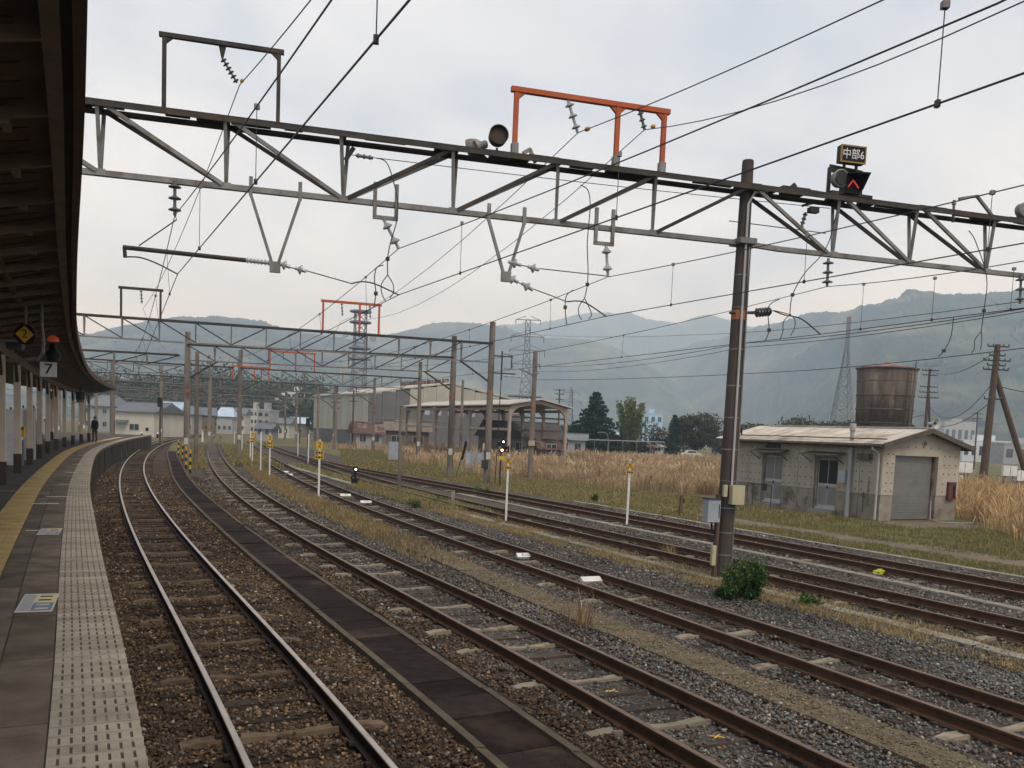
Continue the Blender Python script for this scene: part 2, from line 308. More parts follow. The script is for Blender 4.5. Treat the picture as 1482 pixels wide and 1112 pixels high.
M['tank'] = mat('stained_tank_wall', (0.15, 0.12, 0.098), (0.072, 0.057, 0.047), 1.6, 0.9, 0.5, 12, 0, c3=(0.23, 0.195, 0.165), s3=1.3, f3=(0.54, 0.72), stretch=(1, 1, 0.22))
M['tank_top'] = mat('rust_pink_tank_roof', (0.30, 0.205, 0.17), (0.15, 0.108, 0.09), 1.5, 0.9, 0.2, 20, 0)
M['rust_sheet'] = mat('rusty_roof_sheet', (0.12, 0.072, 0.055), (0.075, 0.047, 0.038), 2, 0.9, 0.2, 20, 0.15, c3=(0.27, 0.22, 0.19), s3=0.8)
M['clad'] = mat('grey_factory_cladding', (0.40, 0.38, 0.33), (0.33, 0.315, 0.27), 0.4, 0.85, 0, 10, 0.08)
M['clad_d'] = mat('dark_factory_cladding', (0.135, 0.137, 0.135), (0.11, 0.112, 0.11), 0.4, 0.85, 0, 10, 0.05)
M['roof_w'] = mat('pale_factory_roof', (0.47, 0.44, 0.39), (0.36, 0.335, 0.30), 0.5, 0.85, 0, 10, 0.06)
M['shed_conc'] = mat('pink_grey_concrete_frame', (0.335, 0.272, 0.232), (0.255, 0.207, 0.178), 1.2, 0.9, 0.1, 10, 0.08)
M['old_wood'] = mat('old_plank_wall', (0.20, 0.165, 0.13), (0.12, 0.10, 0.08), 1.2, 0.9, 0.2, 10, 0.15)
M['dark_roof'] = mat('dark_old_roof', (0.085, 0.075, 0.068), (0.05, 0.045, 0.04), 1, 0.9, 0.2, 10, 0.1)
M['house_w'] = mat('cream_render', (0.50, 0.47, 0.41), (0.42, 0.395, 0.345), 0.6, 0.9, 0, 10, 0.05)
M['house_g'] = mat('grey_render', (0.34, 0.34, 0.34), (0.28, 0.28, 0.28), 0.6, 0.9, 0, 10, 0.1)
M['house_b'] = mat('brown_render', (0.19, 0.155, 0.125), (0.14, 0.115, 0.095), 0.6, 0.9, 0, 10, 0.1)
M['roof_tile'] = mat('grey_roof_tiles', (0.15, 0.16, 0.18), (0.10, 0.11, 0.125), 1, 0.5, 0.3, 4, 0.2)
M['roof_blue'] = mat('shiny_blue_roof', (0.42, 0.5, 0.6), (0.33, 0.4, 0.5), 1, 0.4, 0, 4, 0.1)
M['tower_w'] = mat('white_tower', (0.60, 0.62, 0.64), (0.5, 0.52, 0.54), 0.6, 0.8, 0, 4, 0.06)
M['blue_b'] = mat('pale_blue_cladding', (0.36, 0.52, 0.66), (0.3, 0.44, 0.57), 0.3, 0.7, 0, 4, 0.05)
M['lattice'] = mat('grey_lattice_steel', (0.20, 0.21, 0.225), (0.15, 0.16, 0.17), 1, 0.7, 0, 4, 0.05)
M['lattice_r'] = mat('red_lattice_steel', (0.42, 0.13, 0.09), (0.36, 0.11, 0.08), 1, 0.7, 0, 4, 0.05)
M['forest'] = mat('hill_forest', (0.068, 0.070, 0.048), (0.013, 0.018, 0.017), 0.03, 0.95, 1.0, 0.09, 0, detail=9, world_co=True, c3=(0.165, 0.15, 0.085), s3=0.006, f3=(0.5, 0.7))
M['blade'] = leafmat('grass_blade', (1, 1, 1), (0.8, 0.8, 0.78), 0.3)
M['leaf'] = leafmat('leaf', (1, 1, 1), (0.75, 0.78, 0.7), 0.25)
M['bark'] = mat('bark', (0.085, 0.065, 0.05), (0.05, 0.04, 0.03), 5, 0.95, 0.5, 20, 0.1)
M['navy'] = mat('navy_cloth', (0.022, 0.027, 0.045), (0.015, 0.018, 0.03), 8, 0.9, 0.1, 40, 0)
M['trous'] = mat('brown_cloth', (0.075, 0.05, 0.036), (0.055, 0.037, 0.028), 8, 0.9, 0.1, 40, 0)
M['skin'] = mat('skin', (0.42, 0.26, 0.18), (0.38, 0.23, 0.16), 8, 0.6, 0, 40, 0)
M['hair'] = mat('black_hair', (0.012, 0.011, 0.01), (0.008, 0.008, 0.007), 8, 0.6, 0, 40, 0)
M['red_paint'] = mat('dull_red_paint', (0.12, 0.045, 0.038), (0.085, 0.035, 0.03), 3, 0.7, 0, 20, 0.1)
M['lit_white'] = emit('lit_white_lamp', (1.0, 0.93, 0.8), 3.0); M['lit_amber'] = emit('lit_amber_lamp', (1.0, 0.62, 0.25), 3.0); M['lit_red'] = emit('lit_red_lamp', (0.8, 0.06, 0.04), 0.26)
M['lit_or'] = emit('lit_orange_lamp', (0.55, 0.09, 0.04), 0.12)
# ------------------------------------------------------------------ track alignments
def spline(xs, ys):
    xs, ys = np.array(xs, float), np.array(ys, float); n = len(xs); h = np.diff(xs)
    Am = np.zeros((n, n)); b = np.zeros(n); Am[0, 0] = Am[-1, -1] = 1
    for i in range(1, n - 1):
        Am[i, i - 1], Am[i, i], Am[i, i + 1] = h[i - 1], 2 * (h[i - 1] + h[i]), h[i]
        b[i] = 3 * ((ys[i + 1] - ys[i]) / h[i] - (ys[i] - ys[i - 1]) / h[i - 1])
    c = np.linalg.solve(Am, b)
    def f(x):
        x = np.asarray(x, float); i = np.clip(np.searchsorted(xs, x) - 1, 0, n - 2); t = x - xs[i]
        bb = (ys[i + 1] - ys[i]) / h[i] - h[i] * (2 * c[i] + c[i + 1]) / 3; d = (c[i + 1] - c[i]) / (3 * h[i])
        return ys[i] + bb * t + c[i] * t ** 2 + d * t ** 3
    return f
class Path:
    def __init__(s, table, y0, y1):
        s.f = spline([a for a, _ in table], [b for _, b in table])
        Y = np.arange(y0, y1, 0.2); X = s.f(Y); s.pts = np.stack([X, Y], 1)
        s.s = np.concatenate([[0], np.cumsum(np.hypot(np.diff(X), np.diff(Y)))]); s.L = s.s[-1]
        t = np.gradient(s.pts, s.s, axis=0); s.t = t / np.linalg.norm(t, axis=1)[:, None]
    def arr(s, q, d=0.0):
        q = np.asarray(q, float); x = np.interp(q, s.s, s.pts[:, 0]); y = np.interp(q, s.s, s.pts[:, 1])
        tx = np.interp(q, s.s, s.t[:, 0]); ty = np.interp(q, s.s, s.t[:, 1]); return x + ty * d, y - tx * d
    def P(s, q, d=0.0, z=0.0):
        x, y = s.arr(q, d); return Vector((float(x), float(y), z))
    def ang(s, q):                                       # heading of the track, as a rotation about z of the x axis
        return math.atan2(float(np.interp(q, s.s, s.t[:, 1])), float(np.interp(q, s.s, s.t[:, 0])))
    def s_of(s, Y): return float(np.interp(Y, s.pts[:, 1], s.s))
T1 = Path([(-6, 4.85), (0, 1.97), (5, -.43), (8, -1.85), (10, -2.82), (15, -5.3), (20, -7.77), (30, -12.54), (45, -19.25), (60, -25.44), (90, -36.6), (120, -46.4), (160, -57.5), (200, -67)], -5, 190)
T2 = Path([(-6, 9.0), (0, 6.2), (5, 3.84), (8, 2.42), (10, 1.47), (15, -.98), (20, -3.45), (30, -8.07), (45, -14.2), (60, -19.8), (90, -30.3), (120, -40.4), (160, -53.5), (200, -66)], -5, 190)
T3 = Path([(-6, 12.8), (0, 10.0), (5, 7.68), (10, 5.4), (15, 3.08), (20, .73), (30, -3.8), (45, -9.95), (60, -15.5), (90, -25.9), (120, -35.8), (160, -49)], -5, 150)
T4 = Path([(-6, 18.4), (0, 15.6), (5, 13.35), (10, 11.0), (15, 8.55), (20, 6.02), (30, .95), (45, -5.95), (60, -11.75), (75, -17.1), (90, -22.6), (120, -33.2), (150, -43.5)], -5, 140)
T5 = Path([(-6, 23.6), (0, 20.6), (5, 18.1), (10, 15.6), (15, 13.1), (20, 10.62), (30, 5.66), (45, -2.1), (60, -9.9), (70, -14.6), (80, -19.0)], -5, 78)
def line_f(table): return spline([a for a, _ in table], [b for _, b in table])
walkL = line_f([(-6, 6.3), (0, 3.5), (5, 1.25), (8, -.14), (10, -1.08), (15, -3.5), (20, -5.92), (30, -10.6), (45, -17.2), (60, -23.2), (75, -29.2), (100, -38.6)])
walkR = line_f([(-6, 7.3), (0, 4.5), (5, 2.22), (8, .84), (10, -.1), (15, -2.55), (20, -5.0), (30, -9.7), (45, -16.28), (60, -22.3), (75, -28.3), (100, -37.7)])
t23L = line_f([(-6, 10.6), (0, 7.9), (5, 5.6), (8, 4.25), (10, 3.34), (15, .88), (20, -1.42), (30, -5.9), (45, -12.2), (60, -17.6), (90, -28.1), (130, -41.5)])
t23R = line_f([(-6, 11.25), (0, 8.5), (5, 6.2), (8, 4.85), (10, 3.95), (15, 1.55), (20, -.75), (30, -5.15), (45, -11.5), (60, -17), (90, -27.5), (130, -41)])
t34 = line_f([(-6, 16.4), (0, 13.7), (5, 11.4), (10, 9.05), (13.3, 7.7), (20, 4.4), (27.8, .63), (40, -5.1), (60, -13.4), (90, -23.9), (130, -38)])
t45 = line_f([(-6, 20.9), (0, 18.0), (5, 15.6), (10, 13.2), (17.7, 9.9), (20, 9.0), (30, 4.1), (41.2, -1.5), (60, -10.5), (75, -16.5)])
k5 = line_f([(-6, 27), (0, 23.9), (10, 18.9), (22.1, 12.75), (30, 8.75), (39.8, 3.95), (55, -4.2), (70, -12.6), (80, -17), (110, -27.5)])
E1 = 1.64                                               # platform edge to the centre of the near track
PLAT = 1.15
PE = Path([(-6, 3.3), (0, .33), (4.2, -1.75), (5, -2.14), (8, -3.63), (10, -4.63), (15, -7.1), (20, -9.55), (30, -14.25), (45, -20.95), (60, -26.8), (75, -32.1), (95, -38.4)], -5, 94.8)

# ------------------------------------------------------------------ the ground and the ballast
def strip(name, fl, fr, y0, y1, z, m, nx=3, dy=0.6, jit=0.0, jx=0.0):
    Y = np.arange(y0, y1, dy); n = len(Y); V = []
    for i in range(nx):
        t = i / (nx - 1); X = fl(Y) * (1 - t) + fr(Y) * t + (rng.normal(0, jx, n) if (jx and i in (0, nx - 1)) else 0)
        V.append(np.stack([X, Y, np.full(n, z) + (rng.normal(0, jit, n) if jit else 0)], 1))
    V = np.concatenate(V); F = [(i * n + k, (i + 1) * n + k, (i + 1) * n + k + 1, i * n + k + 1) for i in range(nx - 1) for k in range(n - 1)]
    return link_mesh(name, np_mesh(name, V, F, m))
GZ = -0.24
gnd = MB(); gnd.quad((-9000, -400, GZ), (9000, -400, GZ), (9000, 12000, GZ), (-9000, 12000, GZ))
tag(gnd.build('ground', M['ground']), kind='structure')
BZ = -0.212
platf = lambda Y: np.where(Y < 94, PE.f(np.minimum(Y, 94)) - .02, T1.f(Y) - 2.2)
beds = [('ballast_bed', platf, walkL, -5, 185, 'bal_brown'), ('ballast_bed', walkR, t23L, -5, 125, 'bal_grey'), ('ballast_bed', t23R, t34, -5, 125, 'bal_grey'),
        ('ballast_bed', t34, t45, -5, 74, 'bal_grey'), ('ballast_bed', t45, k5, -5, 79, 'bal_grey')]
for i, (n, fl, fr, a, b, m) in enumerate(beds):
    tag(strip(n, fl, fr, a, b, BZ + 0.002 * i, M[m], nx=9, jit=0.006, jx=0.02), kind='structure')
tag(strip('ballast_bed', lambda Y: t34(Y) + 0.2, lambda Y: t34(Y) + 6.5, 73.5, 125, BZ, M['bal_grey'], jx=0.2), kind='structure')
tag(strip('dirt_path', lambda Y: k5(Y) + 2.3 + 0.25 * np.sin(Y * 0.7), lambda Y: k5(Y) + 4.3 + 0.3 * np.sin(Y * 0.5 + 1), 8, 52, -0.232, M['path'], nx=4, jx=0.12), kind='structure')
yard = MB(); yard.M = Matrix.Translation((17.4, 37.2, -0.228)) @ Matrix.Rotation(R(27), 4, 'Z')
pts = [(2.7 * math.cos(a) * random.uniform(.85, 1.1), 1.6 * math.sin(a) * random.uniform(.85, 1.1), 0) for a in [k * math.tau / 22 for k in range(22)]]
yard._add(pts, [tuple(range(22))]); tag(yard.build('dirt_apron', M['path']), kind='structure')

def sleepers_of(tr, y0, y1, pitch, pat):                # [(s, kind)]
    out = []; q = tr.s_of(y0); i = 0
    while q < tr.s_of(y1):
        out.append((q + random.uniform(-.03, .03), pat[i % len(pat)])); q += pitch; i += 1
    return out
SLP = {1: sleepers_of(T1, 4.0, 95, 0.56, 'cwwcwwcwwcwwwcww'), 2: sleepers_of(T2, 5.0, 75, 0.60, 'cwwcwcwwcww'), 3: sleepers_of(T3, 7.5, 62, 0.60, 'wcwwcwww'),
       4: sleepers_of(T4, 11, 50, 0.62, 'wwcww'), 5: sleepers_of(T5, 14, 50, 0.62, 'wwwcw')}

def rand_rot(n):
    q = rng.normal(size=(n, 4)); q /= np.linalg.norm(q, axis=1)[:, None]; w, x, y, z = q.T
    return np.stack([np.stack([1 - 2 * (y * y + z * z), 2 * (x * y - z * w), 2 * (x * z + y * w)], 1), np.stack([2 * (x * y + z * w), 1 - 2 * (x * x + z * z), 2 * (y * z - x * w)], 1),
                     np.stack([2 * (x * z - y * w), 2 * (y * z + x * w), 1 - 2 * (x * x + y * y)], 1)], 1)
OCT_V = np.array([(1, 0, 0), (-1, 0, 0), (0, 1, 0), (0, -1, 0), (0, 0, 1), (0, 0, -1)], float)
OCT_F = np.array([(0, 2, 4), (2, 1, 4), (1, 3, 4), (3, 0, 4), (2, 0, 5), (1, 2, 5), (3, 1, 5), (0, 3, 5)])
def stones(name, label, P, r, col, m):
    n = len(P); sc = r[:, None] * rng.uniform(0.6, 1.35, (n, 3)); V = OCT_V[None] * sc[:, None, :] + rng.normal(0, 0.22, (n, 6, 3)) * r[:, None, None]
    V = np.einsum('nij,nkj->nki', rand_rot(n), V); V[:, :, 2] *= 0.8; V += P[:, None, :]
    F = OCT_F[None] + (np.arange(n) * 6)[:, None, None]
    o = link_mesh(name, np_mesh(name, V.reshape(-1, 3), F.reshape(-1, 3), m, np.repeat(col, 6, axis=0)))
    return tag(o, label, 'gravel', kind='stuff')
def bed_stones(tr, sl, fl, fr, zones, brown, label):
    PX, PY, PZ, PR = [], [], [], []
    sq = np.array([a for a, _ in sl]); sk = np.array([k == 'c' for _, k in sl])
    for ya, yb, dens, rs in zones:
        qa, qb = tr.s_of(ya) - 3, tr.s_of(yb) + 3; w = 9.0; n = int((qb - qa) * w * dens)
        q = rng.uniform(qa, qb, n); d = rng.uniform(-w / 2, w / 2, n); x, y = tr.arr(q, d)
        ok = (y > ya) & (y <= yb) & (x > fl(y) + 0.04 - np.abs(rng.normal(0, 0.05, n))) & (x < fr(y) - 0.04 + np.abs(rng.normal(0, 0.05, n)))
        px = 741 + 1290 * x / np.maximum(y, 0.1); ok &= (px > -60) & (px < 1560)
        ok &= ~((np.abs(np.abs(d) - 0.566) < 0.075))
        j = np.clip(np.searchsorted(sq, q), 1, len(sq) - 1); near = np.where(np.abs(sq[j] - q) < np.abs(sq[j - 1] - q), j, j - 1); ds = np.abs(sq[near] - q)
        on = (ds < 0.105) & (np.abs(d) < 1.06); keep = np.where(sk[near], 0.02 + 0.05 * (np.abs(d) < 0.13), 0.40)
        ok &= ~on | (rng.random(n) < keep)
        x, y, d, ds = x[ok], y[ok], d[ok], ds[ok]; on = on[ok]; k = len(x); r = rng.uniform(0.015, 0.031, k) * rs
        z = BZ + 0.018 + rng.normal(0, 0.012, k) + 0.012 * np.sin(x * 2.1 + y * 1.3) - 0.02 * (np.abs(d) < 0.45) + np.where(on, 0.035, 0)
        PX.append(x); PY.append(y); PZ.append(z); PR.append(r)
    P = np.stack([np.concatenate(PX), np.concatenate(PY), np.concatenate(PZ)], 1); r = np.concatenate(PR); n = len(P)
    v = rng.lognormal(0, 0.30, n)[:, None] * (1 + .28 * np.sin(P[:, 0] * 1.9 + 2 * np.sin(P[:, 1] * .7)) * np.sin(P[:, 1] * 1.15 + P[:, 0]))[:, None]; hue = rng.random(n)[:, None]
    gre = np.array([0.128, 0.123, 0.115]); bro = np.array([0.085, 0.058, 0.040]); pale = np.array([0.27, 0.25, 0.22]); tan = np.array([0.19, 0.13, 0.078])
    b = brown(P[:, 0], P[:, 1])[:, None]; base = np.where(hue < b, bro, gre)
    base = np.where((rng.random(n)[:, None] < 0.16) & (hue < b), tan, base); base = np.where(rng.random(n)[:, None] < np.where(b > .6, .018, .055), pale, base)
    col = np.clip(base * v * 1.02, 0.008, 0.5)
    return stones('ballast_stones', label, P, r, col, M['stone'])
Z1 = [(4.0, 13, 780, 1.0), (13, 20, 460, 1.12), (20, 32, 190, 1.3), (32, 48, 75, 1.7)]
bed_stones(T1, SLP[1], platf, walkL, Z1, lambda x, y: np.full(len(x), 0.93), 'brown crushed stone ballast around the shiny rails beside the platform')
bed_stones(T2, SLP[2], walkR, t23L, Z1, lambda x, y: np.clip(1.15 - (x - walkR(y)) * 0.75, 0.16, 0.92), 'mixed brown and grey ballast stones beside the dark walkway')
bed_stones(T3, SLP[3], t23R, t34, [(6, 13, 560, 1.0), (13, 20, 380, 1.1), (20, 32, 150, 1.35), (32, 46, 60, 1.8)], lambda x, y: np.full(len(x), 0.12), 'grey ballast stones of the track with the white marker boards')
bed_stones(T4, SLP[4], t34, t45, [(11, 20, 300, 1.15), (20, 34, 110, 1.5)], lambda x, y: np.full(len(x), 0.18), 'grey ballast stones behind the tall dark pole')
bed_stones(T5, SLP[5], t45, k5, [(14, 24, 230, 1.25), (24, 40, 80, 1.6)], lambda x, y: np.full(len(x), 0.22), 'grey ballast stones of the track in front of the hut')

# ------------------------------------------------------------------ the tracks
RAIL = [(-.0635, -.153), (.0635, -.153), (.0635, -.142), (.012, -.125), (.0085, -.05), (.0325, -.038), (.0325, -.006), (.026, 0), (-.026, 0), (-.0325, -.006), (-.0325, -.038), (-.0085, -.05), (-.012, -.125), (-.0635, -.142)]
def rail(tr, d, y0, y1, name, mats, parent):
    qs = []; q = tr.s_of(y0); e = tr.s_of(y1)
    while q < e: qs.append(q); q += 0.8 if tr.P(q).y < 40 else 2.0
    V = []; n = len(RAIL)
    for q in qs:
        for (a, b) in RAIL: V.append(tr.P(q, d + a, b))
    F = []; mi = []
    for i in range(len(qs) - 1):
        for k in range(n):
            F.append((i * n + k, (i + 1) * n + k, (i + 1) * n + (k + 1) % n, i * n + (k + 1) % n)); mi.append(1 if k in (6, 7, 8) else 0)
    me = bpy.data.meshes.new(name); me.from_pydata(V, [], F)
    for m in mats: me.materials.append(m)
    me.polygons.foreach_set('material_index', mi); me.update()
    return link_mesh(name, me, parent)
def conc_sleeper(m):
    b = MB(); sec = [(-1.0, .092, -.185), (-.85, .092, -.158), (-.46, .088, -.152), (-.3, .078, -.163), (-.15, .068, -.176), (0, .065, -.181), (.15, .068, -.176), (.3, .078, -.163), (.46, .088, -.152), (.85, .092, -.158), (1.0, .092, -.185)]
    vs = []
    for x, w, z in sec: vs += [(x, -w, -.34), (x, w, -.34), (x, w * .82, z), (x, -w * .82, z)]
    fs = []
    for i in range(len(sec) - 1):
        for k in range(4): fs.append((i * 4 + k, i * 4 + (k + 1) % 4, (i + 1) * 4 + (k + 1) % 4, (i + 1) * 4 + k))
    fs += [(3, 2, 1, 0), tuple(len(vs) - 4 + k for k in range(4))]; b._add(vs, fs); return b.mesh('sleeper', m)
def wood_sleeper(m):
    b = MB(); b.box((0, 0, -.235), (2.1, .19, .16)); return b.mesh('sleeper', m)
me_c, me_c1, me_w, me_w1 = conc_sleeper(M['sl_conc']), conc_sleeper(M['sl_conc1']), wood_sleeper(M['sl_wood']), wood_sleeper(M['sl_wood1'])
TL = {1: ('shiny railed track running right along the platform edge', T1, 3.0, 186, -.566), 2: ('rusty track between the dark walkway boards and the mossy cable trough', T2, 3.5, 186, .0),
      3: ('rusty track with white lettered marker boards between its rails', T3, 6, 146, 0), 4: ('rusty track passing just behind the tall dark gantry pole', T4, 8, 138, 0), 5: ('farthest rusty track running past the concrete hut', T5, 10, 77, 0)}
for k, (lab, tr, y0, y1, _) in TL.items():
    t = thing('railway_track', lab, 'track', (0, 0, 0), 0)
    shiny = k == 1; mm = [M['rust_dark'], M['steel']] if shiny else [M['rust'], M['rust_top']]
    for d in (-.566, .566): rail(tr, d, y0, y1, 'rail', mm, t)
    cl = MB()
    for i, (q, kd) in enumerate(SLP[k]):
        p = tr.P(q, 0, 0); a = tr.ang(q) - math.pi / 2 + random.uniform(-.02, .02)
        me = (me_c1 if shiny else me_c) if kd == 'c' else (me_w1 if shiny else me_w)
        o = link_mesh('sleeper', me, t, (p.x, p.y, random.uniform(-.05, -.012) if kd == 'w' else random.uniform(-.012, .004)), a)
        if p.y < 30:
            cl.M = Matrix.Translation(p) @ Matrix.Rotation(a, 4, 'Z')
            for sg in (-1, 1):
                for e_ in (-1, 1): cl.box((sg * .566 + e_ * .088, random.uniform(-.01, .01), -.138), (.055, .085, .034))
    cl.M = None; f = cl.build('rail_fastenings', M['rust_dark'] if shiny else M['rust'], t); f['kind'] = 'stuff'
# switch blades and closure rails where the far track leaves its neighbour
tw = thing('track_turnout', 'rusty switch rails where the two farthest tracks join', 'turnout', (T4.P(T4.s_of(76)).x, 76, 0))
for d, a, b in ((-.40, 62, 80), (.40, 62, 80)):
    rb = MB(); pts = [(T5.f(y) * (1 - (y - a) / (b - a)) + T4.f(y) * (y - a) / (b - a) + d, y, -.02) for y in np.arange(a, b, 1.5)]
    rb.tube(pts, .03, 5); rb.build('switch_rail', M['rust'], tw, world=True)

# ------------------------------------------------------------------ dark boarded walkway, cable troughs
wk = thing('boarded_walkway', 'dark brown boarded walkway between the shiny track and rusty track', 'walkway', (float(walkL(8)), 8, BZ))
y = 4.6; i = 0; far = MB()
while y < 84:
    ln = random.choice((.62, .62, .95, .5, 1.2)) if y < 20 else random.choice((.9, 1.4))
    mb = MB() if y < 60 else far
    z = -.13 + random.uniform(-.014, .012); sk = random.uniform(-.03, .03); dx = random.uniform(-.012, .012)
    a, b = y + .009, y + ln - .009
    c4 = [(float(walkL(a)) + .1 + dx, a - .05), (float(walkR(a)) - .1 + dx, a + .40 - sk), (float(walkR(b)) - .1 + dx, b + .40 - sk), (float(walkL(b)) + .1 + dx, b - .05)]
    mb.prism([(px_, py_, z - .05 + (random.uniform(-.006, .006) if y < 30 else 0)) for px_, py_ in c4], (0, 0, .05))
    if y < 60: mb.build('board', M['mat'], wk, world=True)
    y += ln
o = far.build('far_boards', M['mat'], wk, world=True); o['kind'] = 'stuff'
for sd, f in ((0, walkL), (1, walkR)):
    y = 4.2
    while y < 84:
        ln = 2.0 if y < 40 else 6; mb = MB(); off = .035 if sd == 0 else -.035
        a, b = y + .01, y + ln - .01; z = -.11 + random.uniform(-.01, .006)
        mb.prism([(float(f(a)) + off - .05, a, z - .2), (float(f(a)) + off + .05, a, z - .2), (float(f(b)) + off + .05, b, z - .2), (float(f(b)) + off - .05, b, z - .2)], (0, 0, .2))
        mb.build('kerb_block', M['kerb'], wk, world=True); y += ln
def trough(label, fl, fr, y0, y1, ln, m, z, lim):
    t = thing('cable_trough', label, 'cable trough', (float(fl(y0)), y0, z)); y = y0; n = 0; rest = MB()
    while y < y1:
        l_ = ln * random.choice((1, 1, 1, .8)); mb = MB() if n < lim else rest; a, b = y + .006, y + l_ - .006; zz = z + random.uniform(-.008, .008); j = random.uniform(-.015, .015)
        mb.prism([(float(fl(a)) + j, a - .1, zz - .16), (float(fr(a)) + j, a + .1, zz - .16), (float(fr(b)) + j, b + .1, zz - .16), (float(fl(b)) + j, b - .1, zz - .16)], (0, 0, .16))
        if n < lim: mb.build('lid', m, t, world=True)
        n += 1; y += l_
    if rest.v: rest.build('far_lids', m, t, world=True)['kind'] = 'stuff'
trough('wide mossy concrete cable trough between the two nearest rusty tracks', t23L, t23R, 6.5, 62, .5, M['trough'], -.15, 70)
trough('narrow pale concrete trough in dry grass beside the green bush', lambda y: t34(y) - .14, lambda y: t34(y) + .14, 11, 34, .6, M['trough_pale'], -.15, 60)
trough('thin whitish concrete trough between the two farthest rusty tracks', lambda y: t45(y) - .12, lambda y: t45(y) + .12, 15, 43, .6, M['trough_pale'], -.15, 60)
trough('low concrete edging between the farthest track and the hut yard', lambda y: k5(y) - .1, lambda y: k5(y) + .1, 18, 42, 1.2, M['trough_pale'], -.16, 60)
_b34 = line_f([(39.9, -5.2), (48, -8.9), (58, -13.4), (66.7, -17.1)])
trough('curved pale concrete trough running past the small black dwarf signal', lambda y: _b34(y) - .2, lambda y: _b34(y) + .2, 40.2, 66, 1.0, M['trough_pale'], -.12, 60)

n_ = 4200; yy_ = rng.uniform(6.5, 34, n_) ** 1.0; tt_ = np.clip(.5 + rng.normal(0, .36, n_), -.12, 1.12); xx_ = t23L(yy_) * (1 - tt_) + t23R(yy_) * tt_
stones('loose_stones', 'small loose stones spilled over the wide mossy trough', np.stack([xx_, yy_, np.full(n_, -.143)], 1), rng.uniform(.008, .02, n_), np.clip(np.array([.19, .16, .118]) * rng.lognormal(0, .4, (n_, 1)), .01, .5), M['stone'])
# ------------------------------------------------------------------ the platform
QP0, QP1 = PE.s_of(-4.5), PE.s_of(93)
def pstrip(name, d0, d1, z0, z1, q0, q1, m, step=1.0, parent=None):
    qs = list(np.arange(q0, q1, step)) + [q1]; b = MB(); vs = []
    for q in qs: vs += [PE.P(q, d0, z0), PE.P(q, d1, z0), PE.P(q, d1, z1), PE.P(q, d0, z1)]
    fs = []
    for i in range(len(qs) - 1):
        for k in range(4): fs.append((i * 4 + k, i * 4 + (k + 1) % 4, (i + 1) * 4 + (k + 1) % 4, (i + 1) * 4 + k))
    fs += [(3, 2, 1, 0), tuple(len(vs) - 4 + k for k in range(4))]; b._add(vs, fs); return b.build(name, m, parent, world=parent is not None)
plat = pstrip('platform', -.0 - 14.0, -.0 - .03, -.3, PLAT - .012, QP0, QP1, M['plat']); tag(plat, kind='structure')
q = QP0 + .1; nb = 0                                    # facing panels of the side wall, with a buttress at each joint
while q < QP1 - 2.4:
    ln = 2.4; pstrip('wall_panel', -.0 - .028, -.0 + .0, -.3, PLAT - .16, q + .015, q + ln - .015, M['pwall'], 1.2, plat)
    if PE.P(q).y > 8: pstrip('wall_pier', -.0 - .026, -.0 + .07, -.3, PLAT - .17, q - .13, q + .13, M['pwall'], .3, plat)
    q += ln
q = QP0 + .1
while q < QP1 - 3:                                      # coping below the tiles
    pstrip('coping_block', -.0 - .5, -.0 + .045, PLAT - .16, PLAT - .026, q + .006, q + 1.994, M['kerb'], 1.0, plat); q += 2.0
tb = MB()
for k in range(8): tb.b2(-.015 + k * .0585, .029 + k * .0585, -.0755, .0755, -.024, 0)      # eight bars with seven slots
tb.m = 1; tb.b2(-.014, .44, -.0765, .0765, -.024, -.007); tb.m = 0
tb.b2(-.0148, .4428, -.0762, -.050, -.0235, -.0006); tb.b2(-.0148, .4428, .055, .0755, -.0235, -.0006); me_tile = tb.mesh('edge_tile', [M['tile'], M['tile_slot']]); me_tile2 = tb.mesh('edge_tile', [M['tile'], M['kerb']]); me_tile3 = tb.mesh('edge_tile', [M['tile'], M['trough_pale']])   # clean, dusty and clogged slots
q = PE.s_of(3.0); q_tile = q
for k in range(300):
    p = PE.P(q, -.0 - .40, PLAT); o = link_mesh('edge_tile', random.choice((me_tile, me_tile, me_tile, me_tile2, me_tile2, me_tile3)), plat, (p.x, p.y, PLAT + random.uniform(-.0025, .002)), PE.ang(q) - math.pi / 2 + random.uniform(-.006, .006))
    q += .1575
q_tile_end = q
pstrip('edge_paving', -.0 - .42, -.0 + .04, PLAT - .025, PLAT - .001, q_tile_end + .02, QP1 - 3.2, M['tile'], 1.0, plat)
q = PE.s_of(3.2)                                        # slabs between the tiles and the tactile strip
while PE.P(q).y < 60:
    ln = random.choice((1.0, 1.5, 2.0)); y_ = PE.P(q).y
    dm = M['slab_d'] if (6.4 < y_ < 7.4 or 9.7 < y_ < 10.6) else M['slab']
    pstrip('paving_slab', -.0 - .74, -.0 - .425, PLAT - .03, PLAT - .004 + random.uniform(-.003, .002), q + .008, q + ln - .008, M['slab'], 1.0, plat)
    pstrip('paving_slab', -.0 - .96, -.0 - .752, PLAT - .03, PLAT - .005 + random.uniform(-.003, .002), q + .008, q + ln - .008, dm, 1.0, plat)
    q += ln
yb = MB(); yb.b2(-.22, .22, -.149, .149, -.02, 0)
for k in range(6): yb.b2(-.197 + k * .073, -.167 + k * .073, -.14, .14, -.001, .005)
me_yel = yb.mesh('tactile_tile', M['yellow']); q = PE.s_of(7.0); n = 0
while PE.P(q).y < 78 and n < 290:
    p = PE.P(q, -.0 - 1.19, PLAT); link_mesh('tactile_tile', me_yel, plat, (p.x, p.y, PLAT + .003), PE.ang(q) - math.pi / 2); q += .30; n += 1
def on_plat(px, py): return G(px, py, PLAT)
